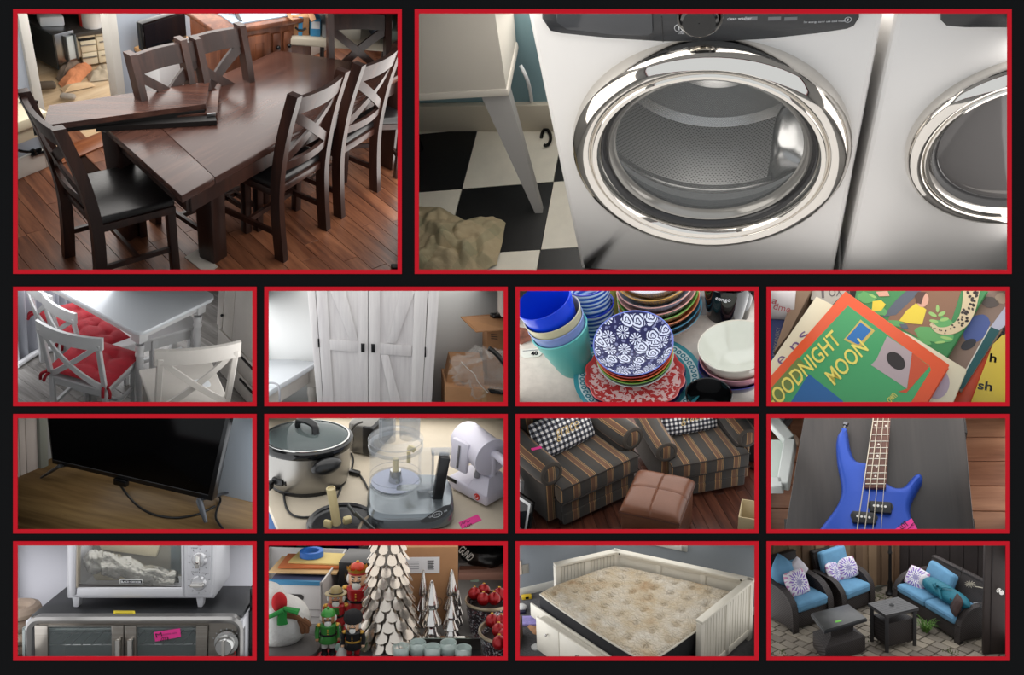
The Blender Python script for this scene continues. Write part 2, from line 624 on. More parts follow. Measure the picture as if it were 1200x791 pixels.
kit_floor=wood('pale_kitchen_floor',(196,168,132),(226,204,172),0,4,.4)
steel=mat('brushed_steel',(150,152,154),.32,1)
blackgloss=mat('black_gloss',(12,13,15),.12)
cardboard=mat('cardboard',(166,122,84),.8,var=.12,vscale=6)
white_pl=mat('white_plastic',(226,228,230),.4)
fl=MB();fl.box((-4,-4,-.05),(5,6,-.012))
floor1=fl.build('floor',mat('dark_subfloor',(52,30,20),.8),kind='structure')
d1,d2=P.at(892,596),P.at(1100,752)
e1,e2=P.at(222,559),P.at(292,657)
a1=math.atan2(*(d1-d2).yx);a2=math.atan2(*(e1-e2).yx)
ang=lerp(a1,a2,.35)
W0,W1=P.at(30,497),P.at(300,384)
wdir=(W1-W0);wdir.z=0;wdir.normalize()
wn=Vector((-wdir.y,wdir.x,0))
R1=Matrix.Rotation(-ang,3,'Z')
planks(P,floor1,oak,(0,0,0),ang,.105,1.0,-3.6,3.4,-2.6,2.6,seed=5)
for o in list(P.objs):
 if o.name.startswith('plank')and o.parent==floor1 and(o.location-W0).dot(wn)>.25:
  P.objs.remove(o);bpy.data.objects.remove(o)
WM=Matrix((wdir,wn,(0,0,1))).transposed().to_4x4();WM.translation=W0
WI=WM.inverted()
def onwall(x,y,off=0):return WI@P.at(x,y,n=wn,q=W0+wn*off)
xa=onwall(88,240)[0];xb=onwall(293,150)[0];xc=onwall(318,150)[0]
m=MB();m.box((-3,0,0),(xa-.06,.045,2.6));m.box((xc,0,0),(8,.045,2.6));m.box((-3,0,2.15),(8,.045,2.6))
m.build('wall_left',wall_blue,M=WM,kind='structure')
m=MB();m.box((xa-.06,-.02,0),(xa,.05,2.15),.006);m.box((xb,-.02,0),(xc,.05,2.15),.006)
m.box((xa-.06,-.02,2.05),(xc,.05,2.15),.006)
m.build('door_1',trim_w,M=WM,kind='structure')
m=MB();m.box((-3,-.02,0),(xa-.06,0,.13),.006);m.box((xc,-.02,0),(8,0,.13),.006)
m.build('baseboard_left',trim_w,M=WM,kind='structure')
m=MB();m.box((xa,-.05,0),(xb,.1,.012),.004)
m.build('trim_1',wood('threshold_oak',(120,66,36),(150,92,56),0,6,.3),M=WM,kind='structure')
m=MB();m.box((-3.5,.1,-.05),(7,5,-.004))
m.build('floor',kit_floor,M=WM,kind='structure')
m=MB();m.box((-3.5,4.2,0),(6,4.3,2.6));m.build('wall_back',mat('kitchen_wall',(226,228,226),.8),M=WM,kind='structure')
TP=[P.at(x,y,.70)for x,y in[(274,349),(497,550),(1146,188),(772,131)]]
tab=thing('dining_table','long dark brown dining table with glossy top and block legs','table',(TP[0]+TP[1]+TP[2]+TP[3])/4*1)
tab.location.z=0
TL=[p-Vector(tab.location)for p in TP]
t_in=.18
s0,s1=TL[0].lerp(TL[3],t_in),TL[1].lerp(TL[2],t_in*.62)
def flat2(ps):return[(p.x,p.y)for p in ps]
taxis=(TL[2]-TL[1]);tang=math.atan2(taxis.y,taxis.x)
def in_rot(ps,a):
 R=Matrix.Rotation(-a,3,'Z');return[R@p for p in ps]
for q in([TL[0],TL[1],s1,s0],[s0,s1,TL[2],TL[3]]):
 c=sum(q,Vector())/4
 qq=[(p-c)*(1-.0012)+c for p in q]
 m=MB();m.prism(flat2(in_rot(qq,tang)),.655,.70,bev=.006)
 m.build('table_board',espresso_h,tab,rz=tang)
cen=sum(TL,Vector())/4
ap=[(p-cen)*.93+cen for p in TL]
m=MB()
for i in range(4):
 a,b=ap[i],ap[(i+1)%4]
 m.bar((a.x,a.y,.61),(b.x,b.y,.61),.03,.09,.003)
m.build('apron',espresso,tab)
for p,lp in zip(ap,((500,575),(590,735),None,None)):
 a=p
 if lp==(590,735):
  g=P.at(588,725);a=g-Vector(tab.location)
 m=MB();m.bx((0,0,.33),(.11,.11,.66),bev=.006)
 m.build('leg',espresso,tab,loc=(a.x,a.y,0),rz=tang)
lf=thing('table_leaf','upper table leaf with black side rail lying across table end','table leaf')
m=slab(P,[(100,348),(116,290),(577,221),(566,286)],.755,.785);m.build('board',espresso_h,lf)
m=slab(P,[(70,356),(80,350),(560,290),(563,304)],.715,.755);m.build('side_rail',dark_under,lf)
lf2=thing('table_leaf','lower table leaf peeking out at the stack end','table leaf')
m=slab(P,[(180,340),(200,300),(604,247),(598,312)],.705,.74);m.build('board',espresso_h,lf2)
m=slab(P,[(250,352),(255,344),(592,312),(597,334)],.702,.73);m.build('side_rail',dark_under,lf2)
for k,(x,y) in enumerate(((380,318),(582,317))):
 q=P.at(x,y,.74);m=MB();m.bx(q,(.05,.012,.02),rz=.3,bev=.003);m.build('latch',steel,lf2)
def x_chair(label,loc,rz,s=1):
 t=thing('dining_chair',label,'chair',loc,rz,'dark x-back dining chairs')
 t.scale=(s,s,s)
 for sg in(-1,1):
  x=sg*.205
  m=MB()
  pts=[(x,-.23,0),(x,-.205,.25),(x,-.20,.47),(x,-.235,.75),(x,-.30,1.02)]
  prof=crom(pts,4)
  vs,fs=[],[]
  for p in prof:
   for dx,dy in((-.021,-.03),(.021,-.03),(.021,.03),(-.021,.03)):
    vs.append((p[0]+dx,p[1]+dy,p[2]))
  n=len(prof)
  for i in range(n-1):
   for k in range(4):
    fs.append((i*4+k,i*4+(k+1)%4,i*4+4+(k+1)%4,i*4+4+k))
  fs+=[(3,2,1,0),tuple((n-1)*4+k for k in range(4))]
  m.add(vs,fs);m.build('back_post',espresso,t)
  m=MB();m.bx((sg*.2,.2,.22),(.045,.045,.44),bev=.004);m.build('leg',espresso,t)
 def back_y(z):
  return-.20-.035*max(0,(z-.47)/.28)-.04*max(0,(z-.72)/.3)
 m=MB()
 def rail(u,v,z0=.90,z1=1.0):
  x=lerp(-.19,.19,u);z=lerp(z0,z1,v)
  return(x,back_y(z)-.025*(1-(2*u-1)**2),z)
 def solid(fn,th,nu,nv):
  m=MB()
  def g(u,v):
   p=fn(u,v%1 if v<1 else v);return p
  prof=[(0,0),(1,0),(1,1),(0,1)]
  def h(u,v):
   k=min(3,int(v*4));vv,ff=prof[k]
   p=fn(u,vv);return(p[0],p[1]+th*(.5-ff),p[2])
  vs=[]
  for i in range(nu+1):
   for vv,ff in prof:
    p=fn(i/nu,vv);vs.append((p[0],p[1]+th*(.5-ff),p[2]))
  fs=[]
  for i in range(nu):
   for k in range(4):
    fs.append((i*4+k,i*4+(k+1)%4,i*4+4+(k+1)%4,i*4+4+k))
  fs+=[(0,1,2,3),tuple(nu*4+3-k for k in range(4))]
  return m.add(vs,fs)
 solid(rail,.026,8,1).build('top_rail',espresso,t)
 solid(lambda u,v:rail(u,v,.555,.605),.022,8,1).build('lower_rail',espresso,t)
 for sg in(-1,1):
  def cross(u,v):
   x=sg*lerp(-.185,.185,u);z=lerp(.61,.895,u)+(v-.5)*.062
   return(x,back_y(z)-.03*(1-(2*u-1)**2)+sg*.004,z)
  solid(cross,.016,8,1).build('cross_slat',espresso,t)
 m=MB();m.box((-.225,-.20,.40),(.225,.225,.445),.006);m.build('seat_frame',espresso,t)
 m=MB();m.box((-.222,-.19,.44),(.222,.228,.49),.02,3);m.build('seat',black_seat,t)
 m=MB()
 for sg in(-1,1):m.bar((sg*.2,-.2,.16),(sg*.2,.2,.16),.02,.03)
 m.bar((-.2,.0,.16),(.2,.0,.16),.02,.03)
 m.build('stretcher',espresso,t)
 return t
x_chair('near dining chair seen from its side, under the overhanging table leaves',(-.47,-1.38,0),-1.1,.97)
x_chair('foremost of the two dining chairs along the right table side',(.34,-1.06,0),.84,1.05)
x_chair('dining chair behind the foremost one on the right side, cut by the frame',(.74,-.61,0),.84,1.03)
def seat_at(label,tl,tr,s=1.0,rzadd=0):
 """chair whose top rail ends are seen at tl, tr; the facing follows from them"""
 A,B=P.at(tl[0],tl[1],.99*s),P.at(tr[0],tr[1],.99*s)
 d=(B-A);ang=math.atan2(d.y,d.x)+rzadd
 c=(A+B)/2;c.z=0
 s2=d.length/.46
 R=Matrix.Rotation(ang,3,'Z')
 c-=R@Vector((0,-.29*s,0))
 x_chair(label,c,ang,s)
seat_at('dining chair at the far head of the table, before the folding table',(1085,36),(925,34),.955)
seat_at('dining chair on the far side, in front of the small television',(520,116),(375,152))
seat_at('dining chair on the far side, nearest to the sideboard',(636,80),(530,106))
def onv(x,y,off):return WI@P.at(x,y,n=wn,q=W0+wn*off)
p0,p1=onv(108,318,-.22),onv(84,378,-.2)
cs=thing('console_table','small cream wall table in the corner beside the doorway','table',M=WM)
m=MB();m.box((p0.x-.9,-.24,p0.z-.03),(p0.x,-.002,p0.z+.03),.008);m.build('table_top',cream,cs)
m=MB();m.box((p0.x-.88,-.21,p1.z),(p0.x-.02,-.004,p0.z-.03),.006);m.build('body',cream,cs)
zc=p0.z+.03
c0=P.at(56,284,zc)
m=MB();m.tube([(-.04,0,.012),(0,.01,.014),(.05,-.01,.012)],.012,6);m.tube([(0,0,.012),(.02,.05,.014)],.008,6)
m.build('hair_clip',blackgloss,loc=c0,label='small black clip lying on the cream side table',cat='clip')
pts=[P.at(x,y,n=wn,q=W0-wn*.03)for x,y in((30,420),(60,424),(72,418),(80,430),(92,416),(78,421),(68,434),(100,424),(128,420))]
m=MB();m.tube(crom(pts,4),.009,6);m.build('charger_cable',blackgloss,label='black charger cable hanging above the left baseboard',cat='cable')
kz=0
M_,w,h=front(P,(150,206),(205,190),yt=80)
R_k=M_.to_3x3()
M_dw=M_.copy()
dw=thing('dishwasher','stainless kitchen appliance with a black side seen through the doorway','appliance',M=M_)
m=MB();m.box((-w/2,0.0,.08),(w/2,.62,h),.01);m.build('body',steel,dw)
m=MB();m.box((-w/2-.012,0.0,.05),(-w/2,.9,h));m.build('side_panel',mat('black_panel',(34,38,38),.35),dw)
m=MB();m.box((-w*.05,-.02,h*.35),(w*.35,0,h*.9),.004);m.build('door',mat('white_glass',(205,214,214),.2),dw)
m=MB();m.box((-w*.12,-.035,h*.33),(-w*.05,0,h*.93),.004);m.box((w*.35,-.035,h*.33),(w*.42,0,h*.93),.004);m.build('handle',mat('grey_bar',(110,116,118),.3,.6),dw)
M2,w2,h2=front(P,(208,186),(300,172),yt=72)
cab=thing('kitchen_cabinet','cream kitchen base unit with drawers below a dark worktop','cabinet',M=M2)
m=MB();m.box((-w2/2,.02,.08),(w2/2+.6,.6,h2-.03),.003);m.build('body',cream,cab)
for k,(x0,x1,z0,z1) in enumerate(((-.46,.06,.80,.97),(.09,.75,.80,.97),(-.40,.06,.42,.72),(-.40,.06,.08,.40),(.09,.75,.42,.78),(.09,.75,.08,.40))):
 m=MB();m.box((x0*w2,-.0,z0*h2),(x1*w2,.02,z1*h2),.004)
 dr=m.build('drawer',cream,cab)
 m=MB();m.box(((x0+x1)/2*w2-.06,-.008,(z0*.4+z1*.6)*h2),((x0+x1)/2*w2+.05,0,(z0*.4+z1*.6)*h2+.008));m.build('handle',steel,dr)
m=MB();m.box((-.44*w2,.005,.72*h2),(.05*w2,.022,.79*h2));m.build('gap_shade',mat('gap_shade_paint',(30,26,22),.9),cab)  # solid dark panel, the shade of an open gap put into its colour
m=MB();m.box((-w2/2-.03,-.03,h2-.03),(w2/2+.6,.62,h2),.004)
m.build('worktop',mat('dark_worktop',(70,66,62),.3),M=M2,label='dark stone worktop on the cream kitchen units',cat='worktop')
rnd=random.Random(3)
cl_cols=[(210,60,50),(236,240,240),(230,130,60),(90,150,120),(240,240,235),(190,200,205),(150,170,190),(235,190,120)]
ci=0
def kjar(x,y,z,r,h,col,name,label,cat):
 global ci
 c=P.at(x,y,z);r*=.62;h*=.75
 m=MB();m.lathe([(0,0),(r,0),(r*1.03,h*.1),(r,h*.75),(r*.6,h*.86),(r*.6,h),(0,h)],12)
 m.build(name,mat('clutter_%d'%ci,col,.4),loc=c,label=label,cat=cat);ci+=1
kjar(222,60,h2,.07,.30,(205,52,44),'bottle','red bottle on the kitchen worktop','bottle')
kjar(240,62,h2,.11,.24,(228,226,222),'canister','white canister on the kitchen worktop beside the red bottle','canister')
kjar(254,57,h2,.10,.30,(226,122,60),'bowl_stack','orange container on the kitchen worktop','container')
kjar(268,54,h2,.09,.22,(178,190,182),'kettle','grey green kettle on the kitchen worktop','kettle')
kjar(282,50,h2,.08,.30,(60,64,70),'coffee_maker','dark coffee maker at the right end of the kitchen worktop','appliance')
topz=h
for k,(x,y,sx,sy,sz,col,lb) in enumerate(((92,86,.42,.3,.05,(150,190,210),'pale blue tray on the kitchen appliance top'),(120,82,.38,.26,.12,(236,240,242),'white plastic tub on the kitchen appliance top'),(62,92,.3,.22,.08,(226,200,214),'pink cloth bundle on the kitchen appliance top'),(150,70,.2,.2,.2,(120,170,120),'green bag on the kitchen appliance top'),(100,68,.24,.2,.16,(206,150,120),'tan basket among clutter on the kitchen appliance'))):
 c=M_dw@Vector(((-.28,.02,-.12,.16,-.05)[k],(.12,.16,.42,.45,.6)[k],topz));sx,sy,sz=sx*.42,sy*.42,sz*.6;m=MB();m.bx((0,0,sz/2),(sx,sy,sz),rz=.3,bev=.012,seg=2)
 m.build(('tray','storage_tub','cloth_bundle','carrier_bag','basket')[k],mat('kclutter_%d'%k,col,.5),loc=c,label=lb,cat=('tray','tub','cloth','bag','basket')[k])
def heap(P,pts,h,seed,n=26,sc=3.0):
 """crumpled cloth lying within an outline seen at pts on the floor"""
 q=[P.at(x,y)for x,y in pts]
 c=sum(q,Vector())/len(q)
 def fn(u,v):
  a=u*len(q);i=int(a)%len(q);f=a-int(a)
  b=q[i].lerp(q[(i+1)%len(q)],f)
  p=c.lerp(b,1-v)
  e=(1-(1-v)**3)
  z=h*e*(.62+.55*noise.noise(p*sc+Vector((seed,0,0)))+.4*abs(noise.noise(p*sc*2.3+Vector((0,seed,0)))))
  return(p.x,p.y,max(.004,z))
 m=MB();m.grid(fn,n*2,n//2,cu=True);return m
towel_o=mat('orange_towel',(206,134,92),.95,var=.15,vscale=10,bump=.4,bscale=40,bdist=.02)
towel_t=mat('patterned_rug',(120,104,90),.95,var=.75,vscale=7,bump=.4)
towel_b=mat('beige_blanket',(176,162,140),.95,var=.25,vscale=9,bump=.4,bscale=30,bdist=.02)
heap(P,[(142,228),(160,248),(200,232),(240,190),(236,168),(200,180)],.075,3,40,5).build('towel',towel_o,label='orange towel dropped on the kitchen floor',cat='towel')
heap(P,[(136,214),(150,226),(215,182),(225,165),(195,168)],.10,8,40,6).build('blanket',towel_t,label='dark patterned blanket beside the orange towel',cat='blanket')
heap(P,[(224,205),(232,224),(300,216),(304,190),(262,182)],.085,13,44,6).build('blanket',towel_b,label='taupe blanket crumpled on the kitchen floor by the units',cat='blanket')
heap(P,[(148,244),(160,256),(250,236),(235,224)],.05,17).build('mat',mat('tan_mat',(214,184,146),.95,bump=.3),label='tan mat under the crumpled kitchen cloths',cat='mat')
c=P.at(108,252);m=MB();m.bx((0,0,.05),(.14,.06,.05),rz=.25,bev=.02,seg=3);m.build('slipper',mat('brown_felt',(92,80,66),.9),loc=c,label='brown slipper on the kitchen floor by the left casing',cat='slipper')
c=P.at(172,276);m=MB();m.bx((0,0,.03),(.10,.06,.035),rz=-.2,bev=.02,seg=3);m.build('slipper',mat('grey_felt',(160,150,138),.9),loc=c,label='grey slipper just inside the kitchen doorway',cat='slipper')
off=-.14
def onw(x,y):return WI@P.at(x,y,n=wn,q=W0+wn*off)
b0,b1,tl_=onw(390,138),onw(514,118),onw(373,59)
tv=thing('television','small black television leaning above the low cabinet by the pale wall','television',M=WM@Matrix.Translation((b0.x,off,b0.z)))
tw,th_=b1.x-b0.x,tl_.z-b0.z
m=MB();m.box((0,0,0),(tw,.05,th_),.008);m.build('bezel',blackgloss,tv)
m=MB();m.box((.015,-.003,.02),(tw-.015,.001,th_-.015));m.build('screen',mat('tv_glass_small',(18,22,28),.08),tv)
m=MB();m.box((tw*.3,-.06,-.02),(tw*.7,.1,0),.004);m.build('base',blackgloss,tv)
lc=thing('low_cabinet','low white cabinet under the small television','cabinet',M=WM@Matrix.Translation((b0.x+.05,-.2,0)))
m=MB();m.box((0,0,0),(tw,.19,b0.z-.05),.006);m.build('body',white_pl,lc)
m=MB();m.box((-.01,-.01,b0.z-.05),(tw+.01,.195,b0.z-.022),.004);m.build('top',wood('light_pine',(196,150,100),(222,180,130),0,5,.4),lc)
sw=wood('brown_sideboard',(92,52,34),(138,84,56),2,6,.38)
zt_=.86
A,B=P.at(604,72,zt_),P.at(838,34,zt_)
dirx=(B-A).normalized();dy=Vector((-dirx.y,dirx.x,0))
MS=Matrix((dirx,dy,(0,0,1))).transposed().to_4x4();MS.translation=Vector((A.x,A.y,0))
MSI=MS.inverted()
def onS(x,y):return MSI@P.at(x,y,n=dy,q=A)
sx=[onS(x,y)[0]for x,y in((610,90),(683,110),(747,100),(752,90),(780,70),(783,70),(812,70),(835,90))]
sb=thing('sideboard','brown wooden sideboard with panelled door and small drawers by the wall','sideboard',M=MS)
Ls=sx[-1]+.1
m=MB();m.box((-.03,-.03,zt_-.035),(Ls+.03,0.36,zt_),.008);m.build('top',sw,sb)
m=MB();m.box((0,0,.1),(Ls,.34,zt_-.035),.004);m.build('body',sw,sb)
dr=None
m=MB();m.box((sx[1],-.022,.16),(sx[2],0,zt_-.07),.006);dr=m.build('door',sw,sb)
m=MB();m.box((sx[1]+.05,-.012,.21),(sx[2]-.05,-.026,zt_-.12),.005);m.build('panel',wood('sideboard_panel',(80,44,28),(118,70,46),2,6,.38),dr)
m=MB();m.ball((sx[2]-.03,-.036,.5),.016);m.build('knob',blackgloss,dr)
for x0,x1 in((sx[3],sx[4]),(sx[5],sx[6])):
 for z0,z1 in((.60,.78),(.40,.57),(.18,.37)):
  m=MB();m.box((x0+.008,-.02,z0),(x1-.008,0,z1),.006);d_=m.build('drawer',sw,sb)
  m=MB();m.ball(((x0+x1)/2,-.034,(z0+z1)/2),.014);m.build('knob',blackgloss,d_)
for x in(.04,Ls-.04):
 for y in(.04,.30):
  m=MB();m.bx((x,y,.05),(.06,.06,.1));m.build('leg',sw,sb)
tv2=thing('television','second television standing on the sideboard, only its foot in view','television',M=MS@Matrix.Translation((.2,.16,zt_)))
m=MB();m.box((-.05,0,.03),(.75,.04,.5),.006);m.build('bezel',blackgloss,tv2)
m=MB();m.bar((.02,.02,.03),(-.02,-.12,.006),.02,.012);m.bar((.68,.02,.03),(.72,-.12,.006),.02,.012);m.build('foot',blackgloss,tv2)
m=MB();m.box((0,0,0),(.7,.3,.008));m.build('placemat',mat('grey_blue_mat',(150,166,182),.5),M=MS@Matrix.Translation((.12,.02,zt_)),label='pale grey mat on the sideboard under the television',cat='mat')
zf=.74
A,B=P.at(797,93,zf),P.at(1125,117,zf)
dirx=(B-A);Lf=dirx.length+.3;dirx.normalize();dy=Vector((-dirx.y,dirx.x,0))
MF=Matrix((dirx,dy,(0,0,1))).transposed().to_4x4();MF.translation=Vector((A.x,A.y,0));MFI=MF.inverted()
ft=thing('folding_table','off-white folding table behind the far chair','table',M=MF)
m=MB();m.box((0,0,zf-.06),(Lf,.7,zf),.015,3);m.build('table_top',mat('ivory_plastic',(214,204,184),.5),ft)
for x in(.3,Lf-.3):
 for y in(.08,.62):
  m=MB();m.cyl((x,y,0),(x,y,zf-.06),.016);m.build('leg',dark_under,ft)
def tbox(x0,x1,yb,yt,depth,col,name,label,cat,dyo=.06,bev=.004):
 M_,w,h=front(P,(x0,yb),(x1,yb+(x1-x0)*.05),yt=yt,z=zf)
 m=MB();m.box((-w/2,0,0),(w/2,depth,h),bev)
 t=thing(name,label,cat,M=M_);m.build('body',col,t);return t,w,h
blue_c=mat('blue_carton',(62,142,190),.5)
t,w,h=tbox(812,862,88,36,.22,cardboard,'cardboard_box','brown parcel box with blue tape on the folding table','box')
m=MB();m.box((-w*.12,-.003,h*.35),(w*.12,.0,h),0);m.box((-w*.12,-.003,.0),(w*.12,.0,h*.2),0);m.build('tape',blue_c,t)
m=MB();m.tube([(-w*.3,-.002,h*.42),(-w*.1,-.002,h*.3),(w*.12,-.002,h*.3),(w*.32,-.002,h*.42)],.007,6);m.build('printed_curve',dark_under,t)
for sg in(-1,1):
 m=MB();m.bar((sg*w*.5,.02,h),(sg*w*.78,.02,h+.02),.2,.005,up=(0,0,1));m.build('flap',cardboard,t)
t,w,h=tbox(866,895,92,42,.2,blue_c,'carton','blue and white carton beside the parcel box','carton')
m=MB();m.box((-w*.4,-.003,h*.45),(w*.4,0,h*.85));m.build('print',white_pl,t)
t,w,h=tbox(900,925,95,60,.2,mat('grey_basket',(150,152,152),.6),'basket','grey basket behind the left post of the far chair','basket')
t,w,h=tbox(950,1010,100,66,.2,mat('cream_mixer',(196,190,176),.4),'toaster','cream and steel toaster seen through the far chair back','toaster')
t,w,h=tbox(1045,1075,98,40,.16,mat('slate_grey',(96,110,128),.5),'bag','slate grey bag beside the right post of the far chair','bag')
t,w,h=tbox(1082,1100,96,50,.12,mat('mix_white',(220,224,224),.4),'mug','white jug at the right end of the folding table','jug')
t,w,h=tbox(1098,1125,104,78,.2,mat('pale_green',(170,190,178),.5),'folded_cloth','pale green folded cloth at the right end of the folding table','cloth')
m=slab(P,[(505,725),(548,700),(600,752),(570,775)],0,.006)
m.build('grey_paper',mat('grey_paper',(176,170,162),.7),label='grey paper sheet on the floor under the near table leg',cat='paper')
c=P.at(1110,757);m=MB();m.bx((0,0,.01),(.05,.04,.02),bev=.004);m.build('chair_foot',dark_under,loc=c,label='black furniture foot at the lower right floor corner',cat='foot')  # foot of a chair, modelled on its own
P.finish()
# ================================================================ 2: laundry room
P=Niche((486,11,1185,321),45,505,6.7,(480,5),1.678,0,end=11,yaw='level')
P.shell(NICHE,t=.4)
P.lamp('top',12,.4,4,(1,.96,.9),cx=.5)
P.lamp('left',7,.3,2,(1,.96,.9))
P.lamp('right',6.5,.3,2,(1,.96,.92))
P.lamp('bottom',2.5,.3,2.4,(1,.96,.92))
enamel=mat('white_enamel',(226,224,222),.3)
enamel_side=mat('grey_white_enamel',(196,198,202),.35)
chrome=mat('chrome',(222,218,212),.06,1)
fascia=mat('charcoal_fascia',(36,38,42),.25)
drumsteel=mat('drum_steel',(150,150,150),.22,1)
gasket=mat('grey_gasket',(92,94,96),.5)
zf=P.at(345,527,n=(0,1,0),q=(0,0,0)).z
def drum_mat():
 t=NT('perforated_steel')
 co=t.n('TexCoord').outputs['UV']
 mp=t.n('Mapping',{0:co,3:(200,40,1)}).outputs[0]
 sx=t.n('SeparateXYZ',{0:mp})
 row=t.math('FLOOR',sx.outputs[1])
 fx=t.math('SUBTRACT',t.math('FRACT',t.math('ADD',sx.outputs[0],t.math('MULTIPLY',row,.5))),.5)
 fy=t.math('SUBTRACT',t.math('FRACT',sx.outputs[1]),.5)
 d=t.math('SQRT',t.math('ADD',t.math('MULTIPLY',fx,fx),t.math('MULTIPLY',fy,fy)))
 hole=t.math('LESS_THAN',d,.24)
 t.set(Base_Color=t.mix(hole,lin((165,165,165)),lin((70,70,70))),Metallic=.9,Roughness=.3)
 return t.m
perf=drum_mat()
tb,tc,ta,td=P.at(103,363,zf),P.at(283,349,zf),P.at(140,248,zf),P.at(265,487,zf)
u1=(tc-tb);u2=(ta-tb).lerp(tc-td,.5)
L1,L2=u1.length,u2.length
tl=(L1+L2)/2
ta_=math.atan2(u1.y,u1.x)
m=MB();m.box((-2,-1.5,zf-.06),(2,1.4,zf-.008))
floor2=m.build('floor',mat('grout_black',(60,58,54),.9),kind='structure')
tw_,tk_=mat('ivory_tile',(226,220,206),.4,var=.06,vscale=14),mat('black_tile',(22,22,23),.4,var=.3,vscale=16)
me_tile=None
R=Matrix.Rotation(ta_,3,'Z')
for i in range(-2,6):
 for j in range(-3,3):
  c=tb+u1*(i+.5)+u2*(j+.5)
  m=MB();sh=(u2-R@Vector((0,L2,0)))
  q=[tb+u1*(i+a)+u2*(j+b)for a,b in((.004,.004),(.996,.004),(.996,.996),(.004,.996))]
  m.prism([(p.x-c.x,p.y-c.y)for p in q],-.008,0)
  m.build('tile',tk_ if(i+j)%2 else tw_,floor2,loc=(c.x,c.y,zf))
yb=P.at(60,243,zf).y
m=MB();m.box((-2,yb,zf),(2,yb+.05,zf+1));m.build('wall_back',mat('teal_wall',(122,152,160),.8),kind='structure')
hb=P.hz(193,P.at(60,243,zf))
m=MB();m.box((-2,yb-.015,zf),(2,yb,zf+hb*.75),.006);m.box((-2,yb-.02,zf),(2,yb,zf+hb),.004);m.build('baseboard_back',mat('old_white_trim',(196,188,172),.5),kind='structure')
DPT=yb-.03
def ring_plate(hw,z0,z1,r,cz,th,m):
 """front plate with a round hole and soft corners"""
 n=64
 out=[]
 for k in range(n):
  a=2*pi*k/n
  dx,dz=cos(a),sin(a)
  t=9
  if abs(dx)>1e-6:t=min(t,hw/abs(dx))
  if dz>1e-6:t=min(t,(z1-cz)/dz)
  if dz<-1e-6:t=min(t,(cz-z0)/-dz)
  out.append((dx*t,cz+dz*t))
 for cx_,cz_ in((hw,z1),(-hw,z1),(-hw,z0),(hw,z0)):
  a=math.atan2(cz_-cz,cx_)%(2*pi);out[int(round(a/(2*pi)*n))%n]=(cx_,cz_)
 vs=[(r*cos(2*pi*k/n),-.0,cz+r*sin(2*pi*k/n))for k in range(n)]+[(x,0,z)for x,z in out]
 fs=[(k,(k+1)%n,n+(k+1)%n,n+k)for k in range(n)]
 m.add(vs,fs)
DOORM=Matrix(((1,0,0,0),(0,0,-1,0),(0,1,0,0),(0,0,0,1)))
